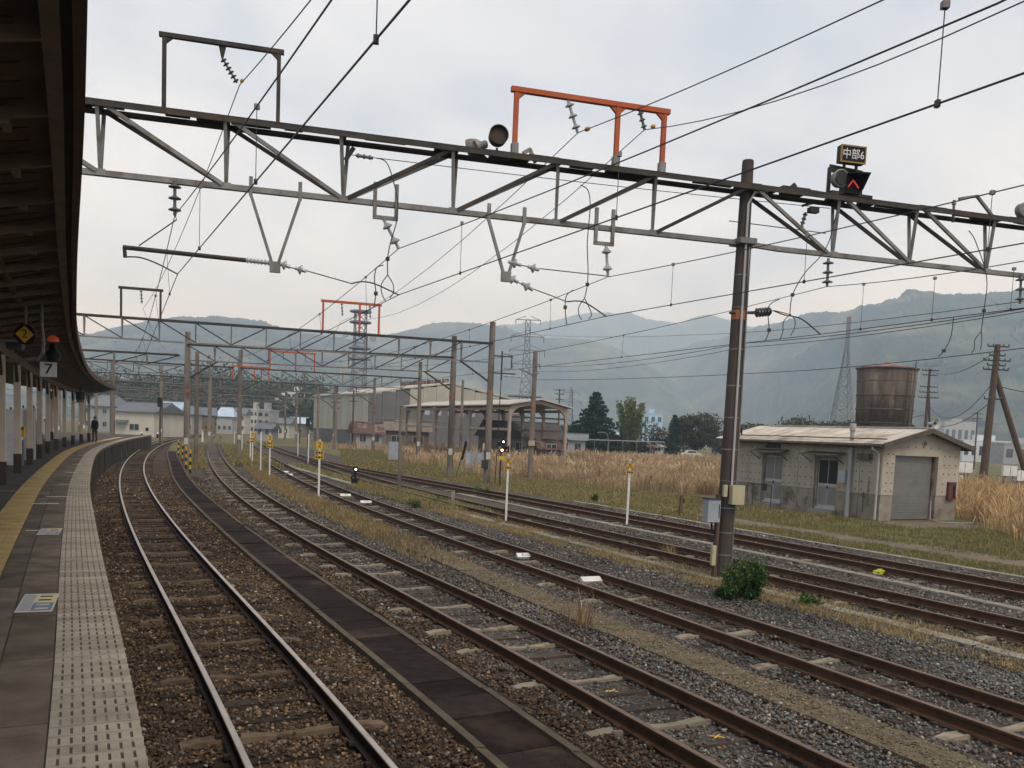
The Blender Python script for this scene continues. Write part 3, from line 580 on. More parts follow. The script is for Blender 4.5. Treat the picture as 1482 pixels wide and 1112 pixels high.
for (px_, py_, w, d_) in ((64, 729, .5, .05), (48, 768, .2, .03), (97, 701, .34, .05), (103, 684, .3, .05), (112, 672, .3, .05), (119, 659, .3, .05), (17, 711, .9, .09), (86, 719, .5, .04)):
    p = on_plat(px_, py_); q = PE.s_of(p.y + .5); mb = MB(Matrix.Translation(p) @ Matrix.Rotation(PE.ang(q) - math.pi / 2, 4, 'Z')); mb.box((0, 0, .0015), (w, d_, .004)); mb.build('painted_mark', M['white'] if px_ > 40 else M['yellow'], plat)
def sticker(px_, py_, w, h, lab):
    p = on_plat(px_, py_); t = thing('floor_sticker', lab, 'floor sticker', (p.x, p.y, PLAT + .004), PE.ang(PE.s_of(p.y + .5)) - math.pi / 2 - .06)
    MB().box((0, 0, .001), (w, h, .004)).build('white_border', M['house_w'], t); MB().box((-w * .3, 0, .003), (w * .32, h * .9, .003)).build('grey_panel', M['house_g'], t)
    MB().box((w * .17, h * .22, .003), (w * .56, h * .44, .003)).build('yellow_panel', mat('sticker_yellow', (.55, .48, .25), rough=.6), t); MB().box((w * .17, -h * .24, .003), (w * .56, h * .42, .003)).build('blue_panel', mat('sticker_blue', (.16, .22, .28), rough=.6), t)
    for k in (-1, 1): MB().box((w * .17, h * .22 + k * h * .1, .0045), (w * .36, h * .07, .002)).build('printed_arrow', M['box_dark'], t); MB().box((w * .17, -h * .24 + k * h * .1, .0045), (w * .36, h * .06, .002)).build('printed_line', M['house_w'], t)
sticker(55, 873, .29, .86, 'large worn boarding guide sticker beside the dark asphalt patch'); sticker(72, 770, .28, .80, 'small worn boarding guide sticker next to the tactile strip')
# ------------------------------------------------------------------ the platform canopy
RE, RI = -.0 - .27, -.0 - 6.6                           # roof edge and inner edge, measured from the near track
ZE, ZV, ZI = 4.88, 4.52, 4.88                           # roof height at the edge, over the posts, at the inner edge
DV = -.0 - 1.86
QC0, QC1 = PE.s_of(-3.5), PE.s_of(63.5)
can = thing('platform_canopy', 'long brown station canopy on cream posts curving along the platform', 'canopy', tuple(PE.P(PE.s_of(22), DV, PLAT)))
def cstrip(name, dz, q0, q1, m, step=1.0, parent=can):   # dz: closed section [(d, z)]
    qs = list(np.arange(q0, q1, step)) + [q1]; n = len(dz); vs = [PE.P(q, d, z) for q in qs for d, z in dz]; b = MB()
    fs = [(i * n + k, i * n + (k + 1) % n, (i + 1) * n + (k + 1) % n, (i + 1) * n + k) for i in range(len(qs) - 1) for k in range(n)]
    fs += [tuple(range(n - 1, -1, -1)), tuple(len(vs) - n + k for k in range(n))]; b._add(vs, fs); return b.build(name, m, parent, world=True)
cstrip('roof', [(RE, ZE), (DV, ZV), (RI, ZI), (RI, ZI + .06), (DV, ZV + .08), (RE, ZE + .06)], QC0, QC1, M['canopy'])
cstrip('fascia', [(RE - .03, ZE - .14), (RE + .035, ZE - .14), (RE + .035, ZE + .10), (RE - .03, ZE + .10)], QC0, QC1, M['canopy'])
cstrip('edge_beam', [(RE - .17, ZE - .17), (RE - .085, ZE - .17), (RE - .085, ZE - .02), (RE - .17, ZE - .04)], QC0, QC1, M['canopy_beam'])
cstrip('valley_beam', [(DV - .1, ZV - .30), (DV + .1, ZV - .30), (DV + .1, ZV - .02), (DV - .1, ZV - .02)], QC0, QC1, M['canopy_beam'])
for f_ in (.33, .66): cstrip('purlin', [(RE - 1.6 * f_ - .3, ZE - .36 * f_ - .16), (RE - 1.6 * f_ - .24, ZE - .36 * f_ - .16), (RE - 1.6 * f_ - .24, ZE - .36 * f_ - .06), (RE - 1.6 * f_ - .3, ZE - .36 * f_ - .06)], QC0, QC1, M['canopy'])
def zroof(d): return ZE + (ZV - ZE) * (RE - d) / (RE - DV) if d > DV else ZV + (ZI - ZV) * (DV - d) / (DV - RI)
q = QC0 + .4; k = 0
while q < QC1:
    b = MB(); b.beam(PE.P(q, RE - .16, ZE - .13), PE.P(q, DV, ZV - .11), .035, .07); b.beam(PE.P(q, DV, ZV - .112), PE.P(q, RI + .1, ZI - .11), .035, .07)
    r_ = b.build('rafter', M['canopy_beam'], can, world=True)
    if PE.P(q).y < 30:
        for d in (-.42, -1.25):
            MB().beam(PE.P(q + .03, RE + d, zroof(RE + d) - .12), PE.P(q + .5, RE + d, zroof(RE + d) - .05), .05, .06).build('strut', M['canopy_beam'], r_, world=True)
    q += 1.27; k += 1
# the overlapping boards of the soffit
q = QC0 + .1; nbd = 0
while q < QC1 - .4 and nbd < 290:
    b = MB(); vs = [PE.P(q, RE - .3, ZE - .075), PE.P(q + .30, RE - .3, ZE - .06), PE.P(q + .30, DV + .1, ZV - .028), PE.P(q, DV + .1, ZV - .042)]
    b.prism(vs, (0, 0, .018)); b.build('soffit_board', M['canopy'], can, world=True); q += .318 if PE.P(q).y < 25 else .64; nbd += 1
sp = PE.s_of(22.0); qs_post = [sp + 4.85 * k for k in range(-4, 10)]
pb = MB(); pb.b2(-.085, .085, -.085, .085, .55, ZV - PLAT - .25); me_post = pb.mesh('post', M['post_pale'])
pb2 = MB(); pb2.b2(-.1, .1, -.1, .1, 0, .55); me_pf = pb2.mesh('post_foot', M['post_dark'])
for q in qs_post:
    for d in (DV, DV - 2.3):
        p = PE.P(q, d, PLAT - .012); a = PE.ang(q); zt = zroof(d) - .2
        o = link_mesh('post', me_post, can, tuple(p - MW[can.name].translation), a); f = link_mesh('foot', me_pf, o); 
        b = MB(); b.beam(PE.P(q - .55, d, zt - .05), PE.P(q, d, zt - .62), .08, .09); b.beam(PE.P(q + .55, d, zt - .05), PE.P(q, d, zt - .62), .08, .09); b.build('knee_brace', M['post_dark'], can, world=True)

# things hung under the canopy or standing below it
def face(o): return o
def sign_hang(px_, py_, Y): return A(px_, py_, Y)
pS = A(36, 484, 15.3); sg = thing('platform_number_sign', 'yellow diamond sign with a black 2 on a black disc under the canopy', 'sign', tuple(pS), R(12))
sg2 = MB(); sg2.lathe((0, .05, 0), (0, -1, 0), [(.165, 0), (.17, .02), (.17, .05), (.16, .06)], 24); sg2.build('disc', M['black'], sg)
dm = MB(); dm.prism([(0, -.012, .145), (-.145, -.012, 0), (0, -.012, -.145), (.145, -.012, 0)], (0, -.006, 0)); dm.build('diamond', M['ry'], sg)
text_part('numeral', '2', .2, M['black'], sg, (0, -.02, 0), (R(90), 0, 0))
MB().tube([(0, .03, .16), (0, .03, 1.28)], .028, 8).build('hanging_pipe', M['galv'], sg)
pS = A(70, 535, 21.0); s7 = thing('car_stop_sign', 'white square sign with a black 7 hung under the canopy', 'sign', tuple(pS), R(12))
MB().box((0, 0, 0), (.36, .02, .34)).build('plate', M['white'], s7); text_part('numeral', '7', .34, M['black'], s7, (0, -.012, 0), (R(90), 0, 0), 1.15)
hb = MB(); hb.tube([(.02, .02, .17), (.02, .02, 1.5)], .015, 6); hb.build('hanging_rod', M['post_dark'], s7)
pS = A(77, 493, 21.05); bl = thing('warning_beacon', 'orange warning beacon above a black lamp housing under the canopy', 'lamp', tuple(pS), R(12))
MB().lathe((0, 0, -.02), (0, 0, 1), [(.13, 0), (.125, .05), (.10, .10), (.05, .13)], 14).build('orange_dome', M['lit_or'], bl)
lh = MB(); lh.lathe((0, 0, -.50), (0, 0, 1), [(.05, 0), (.15, .04), (.16, .2), (.08, .3), (.05, .44)], 14); lh.build('lamp_housing', M['black'], bl); MB().tube([(0, 0, .1), (0, 0, 1.05)], .013, 6).build('rod', M['black'], bl)
cp = MB(); pp = [A(60, 425, 15.2), A(60, 470, 15.2), A(63, 495, 15.2), A(62, 511, 15.2), A(56, 519, 15.2), A(40, 521, 15.4), A(10, 522, 15.9)]
tag(cp.tube(pp, .03, 7).build('cable_conduit', M['galv'], None), 'grey bent conduit pipe hanging near the diamond number sign', 'conduit')
spk = thing('platform_monitor', 'dark hooded monitor box below the yellow diamond sign', 'monitor', tuple(A(23, 501, 15.8)), R(12)); MB().box((0, 0, 0), (.24, .18, .12)).build('casing', M['box_dark'], spk); MB().box((0, -.11, .07), (.30, .26, .025)).build('hood', M['galv'], spk)
def cabinet(name, lab, cat, q, d, w, dp, h, m, panel, z=PLAT - .012):
    p = PE.P(q, d, z); t = thing(name, lab, cat, tuple(p), PE.ang(q) + math.pi / 2); MB().box((0, 0, h / 2), (w, dp, h)).build('casing', m, t)
    MB().box((0, -dp / 2 - .006, h * .62), (w * .86, .012, h * .5)).build('front_panel', panel, t); MB().box((0, -dp / 2 - .006, h * .18), (w * .7, .012, h * .16)).build('hatch', M['box_dark'], t); return t
cabinet('vending_machine', 'white vending machine between the first visible canopy posts', 'vending machine', PE.s_of(30.6), -2.45, .75, 1.0, 1.83, M['white'], M['glass_b'])
cabinet('vending_machine', 'pale vending machine standing deeper under the canopy', 'vending machine', PE.s_of(34.3), -2.3, .7, 1.1, 1.83, M['alu'], M['glass_b'])
e_ = thing('emergency_box', 'yellow emergency button box on a canopy post', 'box', tuple(PE.P(PE.s_of(30.0), -2.0, PLAT + 1.1)), 0); MB().box((0, 0, 0), (.12, .10, .34)).build('casing', M['ry'], e_); MB().box((0, 0, -.7), (.05, .05, .86)).build('stand', M['galv'], e_); MB().box((0, -.065, .1), (.1, .012, .1)).build('button_plate', M['red_paint'], e_)
ck = thing('platform_lamp', 'small dark lamp box under the far canopy', 'lamp', tuple(A(116, 573, 52))); MB().box((0, 0, 0), (.3, .5, .45)).build('casing', M['black'], ck); MB().tube([(0, 0, .2), (0, 0, 1.0)], .03, 6).build('rod', M['black'], ck)

# the waiting room wall and fence on the far side of the platform
wr = thing('platform_fence', 'low timber and panel fence along the back of the platform', 'fence', tuple(PE.P(PE.s_of(30), -7.2, PLAT)))
q = PE.s_of(12); i = 0
while PE.P(q).y < 80:
    b = MB(); b.prism([PE.P(q + .03, -7.2, PLAT - .012), PE.P(q + 1.97, -7.2, PLAT - .012), PE.P(q + 1.97, -7.28, PLAT - .012), PE.P(q + .03, -7.28, PLAT - .012)], (0, 0, 1.15)); b.build('fence_panel', (M['house_w'], M['old_wood'], M['alu'])[i % 3], wr, world=True)
    b = MB(); b.beam(PE.P(q, -7.24, PLAT - .012), PE.P(q, -7.24, PLAT + 1.3), .1, .1); b.build('fence_post', M['post_dark'], wr, world=True); q += 2.0; i += 1
for k, (Y_, hh, m_, lab) in enumerate(((38, 2.1, 'white', 'tall white advertising board behind the canopy posts'), (48, 2.0, 'house_b', 'brown notice board behind the canopy posts'), (56, 2.2, 'house_w', 'cream advertising board near the far canopy end'))):
    p = PE.P(PE.s_of(Y_), -4.6, PLAT - .012); t = thing('notice_board', lab, 'notice board', tuple(p), PE.ang(PE.s_of(Y_)) + .5); MB().box((0, 0, hh * .62), (1.9, .08, hh * .62)).build('panel', M[m_], t)
    for sx in (-.8, .8): MB().box((sx, 0, hh / 2), (.07, .07, hh)).build('leg', M['post_dark'], t)

# ------------------------------------------------------------------ the gantry across the near tracks
GO = Vector((4.79, 19.89, -.2)); GA = R(15.556); gx = Vector((math.cos(GA), math.sin(GA), 0)); gy = Vector((-math.sin(GA), math.cos(GA), 0))
SP = 2.150; ZB, ZT = 7.4, 8.58                          # heights above the gantry's foot
def gl(px_, py_, off=0.0):                              # a point of the gantry's plane, in its own axes
    d = ray(px_, py_); o = Vector((0, 0, EYE)) - GO - gy * off; t = -o.dot(gy) / d.dot(gy); w = Vector((0, 0, EYE)) + d * t - GO
    return Vector((w.dot(gx), off, w.z))
gan = thing('overhead_line_gantry', 'grey lattice steel gantry crossing above the nearest tracks', 'gantry', tuple(GO), GA)
XL, XR = -7.7 * SP, 7.4 * SP; HW = .26
b = MB(); b.tube([(0, 0, -.3), (0, 0, 4.5), (0, 0, 9.12)], [.20, .168, .125], 16); pole = b.build('pole', M['pole_dark'], gan, smooth=False)
MB().lathe((0, 0, 9.11), (0, 0, 1), [(.127, 0), (.115, .05), (.05, .07)], 14).build('pole_cap', M['galv_d'], pole)
for z in (.55, 1.05, 1.6, 2.2, 2.9, 3.6, 4.3, 5.1, 6.0, 6.7): MB().lathe((0, 0, z), (0, 0, 1), [(.204 - z * .0074, 0), (.204 - z * .0074, .025)], 16).build('strap', M['galv'], pole)
MB().lathe((0, 0, 5.75), (0, 0, 1), [(.162, 0), (.160, .2)], 16).build('orange_band', M['band'], pole)
MB().tube([(-.02, -.21, 1.95), (-.02, -.19, 4.5), (-.02, -.16, 8.2), (.1, -.2, 8.45), (.4, -.26, 8.5)], .026, 7).build('white_conduit', M['conduit'], pole)
MB().tube([(.13, -.16, -.25), (.12, -.15, 2.0), (.11, -.14, 7.3)], .018, 6).build('side_conduit', M['galv'], pole)
MB().box((-.24, -.06, .8), (.07, .12, 2.2)).build('timber_cover', M['pole_wood'], pole)
bx_ = MB(); bx_.box((-.42, -.1, 1.55), (.30, .26, .50)); g1 = bx_.build('grey_box', M['box_grey'], gan); MB().box((-.42, -.1, 1.815), (.34, .30, .03)).build('lid', M['box_dark'], g1); MB().box((-.3, -.235, 1.55), (.02, .01, .3)).build('hinge', M['box_dark'], g1)
MB().tube([(-.40, -.1, 1.3), (-.38, -.1, 1.12), (-.25, -.1, 1.02), (-.2, -.08, .98)], .02, 6).build('cable', M['black'], g1)
MB().box((.08, -.28, 1.92), (.30, .16, .42)).build('cream_box', M['box_cream'], gan); MB().box((-.17, -.2, 2.0), (.08, .08, .26)).build('small_cream_box', M['box_cream'], gan); MB().box((-.32, -.12, .55), (.09, .1, .44)).build('low_cream_box', M['box_cream'], gan)
for sg_ in (-1, 1):
    for n, (a_, c_) in enumerate(((XL, 0), (0, XR))): MB().angle((a_, sg_ * HW, ZT), (c_, sg_ * HW, ZT), .10, th=.02).build('top_chord', M['galv_d'], gan)
for a_, c_ in ((XL, -3.05 * SP), (-3.05 * SP, 0)): MB().beam((a_, 0, ZB), (c_, 0, ZB), .11, .10).build('bottom_chord', M['galv'], gan)
MB().beam((0, 0, ZB), (.9, 0, ZB - .04), .11, .10).build('bottom_chord', M['galv'], gan); MB().beam((.9, 0, ZB - .04), (XR, 0, ZB - .04), .11, .10).build('bottom_chord', M['galv'], gan)
wob = MB(); x = XL + .1
while x < XR: wob.box((x, random.uniform(-.2, .2), ZT + .03 + random.uniform(-.01, .02)), (random.uniform(.3, .8), random.uniform(.08, .25), random.uniform(.03, .07))); x += random.uniform(.35, .8)
cw = MB(); cw.beam((XL, 0, ZT + .05), (XR, 0, ZT + .05), .30, .03); ct = cw.build('cable_tray', M['galv_d'], gan); wob.build('cable_bundle', M['galv_d'], ct)['kind'] = 'stuff'
nodes = [k * SP for k in range(-6, 4)]
for k in range(-7, 4):
    x = k * SP + (0 if k <= 0 else (.1 if k == 1 else .0)); zb = ZB if k <= 0 else ZB - .04
    if k:
        for sg_ in (-1, 1): MB().beam((x + (.09 if sg_ > 0 else -.09) * (1 if k > -5 else .2), sg_ * HW, ZT), (x, 0, zb), .06, .06).build('web_post', M['galv'], gan)
        for sg_ in (-1, 1): MB().beam((x - .09, sg_ * .058, zb + .01), (x + .09, sg_ * .058, zb + .01), .010, .115).build('gusset_plate', M['galv'], gan)
    if k < 3:
        down = k in (-7, -6, -5) or k >= 0                  # which way the diagonal falls
        x1 = (k + 1) * SP; z1 = ZB if k < 0 else ZB - .04
        for sg_ in (-1, 1):
            if down: MB().beam((x + .05, sg_ * HW, ZT - .03), (x1 - .06, sg_ * .05, z1 + .03), .055, .07).build('diagonal', M['galv_d'] if sg_ > 0 else M['galv'], gan)
            else: MB().beam((x + .08, sg_ * .05, zb + .03), (x1 - .05, sg_ * HW, ZT - .03), .055, .07).build('diagonal', M['galv'] if sg_ > 0 else M['galv_d'], gan)
    for sg_ in (0,): MB().beam((x, -HW, ZT - .02), (x, HW, ZT - .02), .05, .05).build('cross_strut', M['galv_d'], gan)
b = MB(); b.tube([(XL, 0, -.2), (XL, 0, 9.0)], [.2, .16], 14); b.build('pole', M['pole_conc'], gan)
MB().beam((-.2, 0, ZB + .02), (.2, 0, ZB + .02), .5, .12).build('pole_clamp', M['galv'], gan); MB().beam((-.2, 0, ZT - .04), (.2, 0, ZT - .04), .6, .14).build('pole_clamp', M['galv_d'], gan)
# portal frames standing on the gantry
def portal(name, xs, ztop, m, w, feet, parent=gan):
    pr = MB(); pr.beam((xs[0] - w, 0, ztop), (xs[-1] + w, 0, ztop), w, w * .85); pf = pr.build(name, m, parent)
    for x in xs:
        MB().beam((x, 0, ZT + .05), (x, 0, ztop - w * .42), w * .8, w * .8, (0, 1, 0)).build('leg', m, pf)
        for sg_ in (-1, 1):
            if (x == xs[0] and sg_ < 0) or (x == xs[-1] and sg_ > 0): continue
            MB().prism([(x + sg_ * w * .38, -w * .3, ztop - w * .4), (x + sg_ * w * 1.7, -w * .3, ztop - w * .4), (x + sg_ * w * .38, -w * .3, ztop - w * 1.6)], (0, w * .6, 0)).build('corner_plate', m, pf)
        if feet: MB().box((x, 0, ZT + .17), (w * 1.15, w * 1.3, .24)).build('foot', M['galv'], pf)
    return pf
pl, pr_ = gl(238, 50), gl(404, 76); zt = (pl.z + pr_.z) / 2
pf1 = portal('portal_frame', [pl.x, pr_.x], zt, M['galv_d'], .09, False)
i1 = gl(322, 68); MB().prism([(i1.x - .07, -.01, zt - .03), (i1.x + .07, -.01, zt - .03), (i1.x + .02, -.01, zt - .26), (i1.x - .02, -.01, zt - .26)], (0, .02, 0)).build('hanger_plate', M['galv_d'], pf1)
w1h = gl(343, 124); MB().insul((i1.x, 0, zt - .26), (w1h.x, 0, w1h.z + .05), 6, .062, .02).build('insulator', M['porc_d'], pf1)
pa, pb_, pc = gl(748, 132), gl(895, 152), gl(962, 160); zt2 = (pa.z + pc.z) / 2
pf2 = portal('orange_portal_frame', [pa.x, pb_.x, pc.x], zt2, M['orange'], .115, True)
i2, i3 = gl(822, 143), gl(926, 156); w2h, w3h = gl(836, 192), gl(933, 188)
MB().insul((i2.x, 0, zt2 - .05), (w2h.x, 0, w2h.z), 3, .095, .03).build('insulator', M['porc'], pf2); MB().insul((i3.x, 0, zt2 - .05), (w3h.x, 0, w3h.z), 3, .07, .03).build('insulator', M['porc_d'], pf2)
# hangers below the gantry
def vhang(pa_, pb2, pv, name='v_hanger'):
    h = MB(); a_, c_, v = gl(*pa_), gl(*pb2), gl(*pv)
    h.beam((a_.x, -.07, ZB + .22), (a_.x, -.07, ZB - .12), .07, .05, (0, 1, 0)); h.beam((c_.x, -.07, ZB + .22), (c_.x, -.07, ZB - .12), .07, .05, (0, 1, 0))
    h.beam((a_.x, -.07, ZB - .1), (v.x - .05, -.07, v.z), .055, .06, (0, 1, 0)); h.beam((c_.x, -.07, ZB - .1), (v.x + .05, -.07, v.z), .055, .06, (0, 1, 0)); h.box((v.x, -.07, v.z - .05), (.2, .08, .2))
    return h.build(name, M['galv'], gan)
v1 = vhang((363, 280), (434, 288), (398, 384)); v2 = vhang((706, 322), (757, 328), (731, 398))
def ubr(pa_, pb2, ybot):
    h = MB(); a_, c_ = gl(*pa_), gl(*pb2); zb_ = gl((pa_[0] + pb2[0]) / 2, ybot).z
    h.beam((a_.x, -.07, ZB + .38), (a_.x, -.07, zb_), .07, .06, (0, 1, 0)); h.beam((c_.x, -.07, ZB + .38), (c_.x, -.07, zb_), .07, .06, (0, 1, 0)); h.beam((a_.x - .035, -.07, zb_), (c_.x + .035, -.07, zb_), .06, .07); return h.build('u_bracket', M['galv'], gan), zb_
u1, zu1 = ubr((542, 296), (573, 299), 317); u2, zu2 = ubr((861, 331), (885, 334), 354)
def ins(pa_, pb2, nd, rd, parent, m='porc', off=-.07): MB().insul(gl(*pa_, off), gl(*pb2, off), nd, rd, .03).build('insulator', M[m], parent)
ins((253, 262), (253, 312), 3, .115, gan, 'porc_d'); ins((555, 317), (577, 360), 2, .10, u1); ins((877, 352), (880, 401), 2, .10, u2); ins((1199, 374), (1197, 415), 3, .12, gan, 'porc_d'); ins((1478, 398), (1476, 440), 3, .12, gan, 'porc_d')
ins((1166, 308), (1159, 332), 4, .055, gan, 'porc_d'); ins((1381, 290), (1379, 322), 3, .055, gan, 'porc_d')
# registration arms
arm = MB(); arm.tube([gl(390, 381, -.07), gl(356, 377, -.07)], .028, 8); a1 = arm.build('arm_tube', M['galv_d'], gan)
MB().insul(gl(356, 377, -.07), gl(392, 381, -.07), 7, .06, .035).build('rod_insulator', M['porc'], a1)
MB().tube([gl(356, 377, -.07), gl(178, 358, -.07)], .042, 8).build('pull_off_pipe', M['galv_d'], a1); MB().tube([gl(180, 358, -.07), gl(181, 373, -.07)], .035, 7).build('pipe_end', M['galv_d'], a1)
MB().tube(smooth_pts([gl(181, 372, -.07), gl(203, 373, -.07), gl(228, 382, -.07), gl(257, 397, -.07)]), .014, 6).build('steady_arm', M['galv_d'], a1)
MB().tube([gl(201, 356, -.07), gl(256, 318, -.07), gl(253, 312, -.07)], .012, 5).build('stay_wire', M['wire'], a1)
def pull(pts, insl, arm_pts, nm='pull_off_wire'):
    o = MB(); o.tube([gl(*p, -.07) for p in pts], .011, 5); w = o.build(nm, M['wire'], gan)
    for a_, c_ in insl: MB().insul(gl(*a_, -.07), gl(*c_, -.07), 1, .095, .035).build('insulator', M['porc'], w)
    if arm_pts: MB().tube(smooth_pts([gl(*p, -.07) for p in arm_pts]), .014, 6).build('steady_arm', M['galv_d'], w)
pull([(402, 384), (443, 392), (510, 411)], [((404, 381), (420, 387)), ((427, 388), (443, 393))], [(508, 411), (522, 408), (542, 411), (577, 427)])
pull([(733, 401), (765, 416), (800, 429), (820, 437)], [((734, 400), (750, 409)), ((755, 410), (771, 420))], [(820, 437), (838, 436), (852, 441), (877, 458)])
pull([(735, 380), (772, 388), (880, 400)], [((736, 379), (754, 384)), ((764, 386), (780, 391))], None)
pull([(1066, 452), (1122, 450), (1145, 456)], [], [(1120, 450), (1135, 456), (1160, 462), (1187, 484)]); MB().insul(gl(1094, 453, -.07), gl(1115, 451, -.07), 5, .085, .07).build('rod_insulator', M['porc_d'], gan); MB().tube([gl(1056, 453, -.07), gl(1096, 453, -.07)], .03, 7).build('pull_off_clamp', M['galv_d'], gan)
pull([(1055, 320), (1195, 338)], [], None, 'tie_wire')
# a thin earth wire strung along below the gantry top
MB().tube([gl(505, 224, -.1), gl(545, 229, -.1)] + [gl(545 + k * 82, 229 + k * 9.1 + 2.2 * math.sin(k / 8 * math.pi), -.1) for k in range(1, 9)], .008, 5).build('earth_wire', M['wire'], gan); ins((515, 225), (540, 229), 3, .045, gan, 'porc_d', -.1); MB().beam(gl(500, 232, -.1), gl(512, 214, -.1), .06, .08).build('wire_bracket', M['galv_d'], gan)
MB().beam(gl(1388, 288, 0), gl(1415, 284, 0), .06, .06).build('side_bracket', M['galv'], gan); MB().beam(gl(1414, 284, 0), gl(1440, 318, 0), .06, .06).build('side_bracket', M['galv'], gan)
MB().beam(gl(757, 222, 0), gl(768, 216, 0), .06, .07).build('side_bracket', M['galv'], gan); MB().beam(gl(767, 216, 0), gl(775, 236, 0), .06, .06).build('side_bracket', M['galv'], gan)
# searchlights and the route signal on the gantry
pS = gl(720, 200, -.1); pw = MW[gan.name] @ pS
sl = thing('searchlight', 'round grey searchlight facing the platform beside the orange frame', 'searchlight', tuple(pw), GA + R(-4)); 
MB().lathe((0, .16, 0), (0, -1, .06), [(.06, -.1), (.13, 0), (.18, .12), (.19, .30), (.195, .34), (.175, .345), (.16, .27)], 22).build('lamp_body', M['galv_d'], sl)
MB().lathe((0, -.09, .0), (0, -1, .06), [(.17, 0), (.12, -.02), (.05, -.025), (.001, -.02)], 22).build('lens', M['box_dark'], sl); b = MB(); b.tube([(0, .02, -.19), (0, .02, -.40)], .025, 6); b.box((.05, .02, -.36), (.4, .2, .06)); b.build('mount', M['galv_d'], sl)
pw = MW[gan.name] @ gl(692, 216, -.05); s2 = thing('searchlight', 'grey searchlight turned away beside the round facing searchlight', 'searchlight', tuple(pw), GA + R(60))
MB().lathe((0, .2, .0), (0, -1, .25), [(.19, 0), (.19, .08), (.15, .2), (.08, .28), (.075, .38), (.04, .4)], 18).build('lamp_body', M['galv'], s2); b = MB(); b.box((0, 0, -.16), (.3, .3, .06)); b.beam((-.16, -.1, -.15), (-.16, .05, .1), .03, .05); b.build('mount', M['galv_d'], s2)
pw = MW[gan.name] @ gl(1222, 262, -.1); rs = thing('route_indicator_signal', 'signal box with a glowing red arrow and black 中部6 plate', 'signal', tuple(pw), GA + R(-3))
b = MB(); b.box((.16, .02, -.08), (.36, .28, .42)); b.prism([(.0, -.12, .12), (.36, -.12, .12), (.36, -.45, .07), (.0, -.42, .07)], (0, 0, .03)); b.prism([(.33, -.12, -.22), (.33, -.12, .13), (.33, -.45, .09), (.33, -.2, -.2)], (.03, 0, 0)); b.build('housing', M['black'], rs)
for a_, c_ in (((.02, -.14, -.16), (.13, -.14, -.01)), ((.13, -.14, -.01), (.28, -.14, -.17))): MB().beam(a_, c_, .02, .022).build('red_bar', M['lit_red'], rs)
MB().lathe((-.14, .1, .02), (0, -1, 0), [(.1, 0), (.18, .05), (.195, .18), (.2, .2), (.17, .215), (.155, .17)], 20).build('round_lamp', M['galv'], rs); MB().lathe((-.12, -.112, .02), (0, -1, 0), [(.15, 0), (.09, -.03), (.001, -.045)], 20).build('lamp_lens', M['box_dark'], rs)
b = MB(); b.beam((-.32, .12, .28), (.50, .12, .22), .03, .16); b.beam((-.3, .14, -.3), (-.3, .14, .3), .05, .09, (0, 1, 0)); b.beam((.46, .14, -.34), (.46, .14, .26), .09, .16, (0, 1, 0)); b.beam((-.32, .1, -.27), (.7, .1, -.3), .3, .06); b.build('frame', M['galv_d'], rs)
ip = MB(); ip.box((.12, 0, .56), (.60, .17, .37)); pl_ = ip.build('number_plate', M['galv_d'], rs); MB().box((.12, -.089, .56), (.55, .012, .32)).build('black_face', M['black'], pl_)
for dz_ in (-.175, .175): MB().box((.12, -.094, .56 + dz_), (.62, .03, .03)).build('gold_rim', mat('gold_rim', (.30, .19, .06), rough=.5), pl_)
for dx_ in (-.295, .295): MB().box((.12 + dx_, -.094, .56), (.03, .0305, .32)).build('gold_rim', mat('gold_rim', (.30, .19, .06), rough=.5), pl_)
text_part('lettering', '中部6', .24, M['lit_plate'] if 'lit_plate' in M else M['white'], pl_, (.12, -.098, .55), (R(90), 0, 0), .9)
for x in (-.02, .28): MB().beam((x, .02, .2), (x, .02, .42), .05, .05, (0, 1, 0)).build('plate_stem', M['galv_d'], rs)
pw = MW[gan.name] @ gl(1147, 278, 0); cl_ = thing('cable_clutter', 'bundle of dark cable brackets on the gantry left of the signal', 'bracket', tuple(pw), GA)
b = MB(); b.box((0, 0, -.02), (.5, .3, .1)); b.beam((-.1, 0, 0), (.05, 0, .16), .08, .1); b.beam((.1, .1, 0), (.3, .1, .08), .06, .06); b.box((.42, -.2, -.4), (.22, .14, .11)); b.beam((.2, -.1, -.3), (.5, -.1, -.2), .05, .05); b.build('bracket', M['galv_d'], cl_)
pw = MW[gan.name] @ gl(1478, 305, 0); s3_ = thing('searchlight', 'grey lamp at the far right of the gantry', 'searchlight', tuple(pw), GA); MB().lathe((0, .1, 0), (0, -1, 0), [(.08, 0), (.16, .06), (.17, .22), (.15, .23)], 18).build('lamp_body', M['galv'], s3_); MB().box((0, 0, -.22), (.2, .2, .14)).build('mount', M['galv_d'], s3_)
def ring(px_, py_, lab): pass

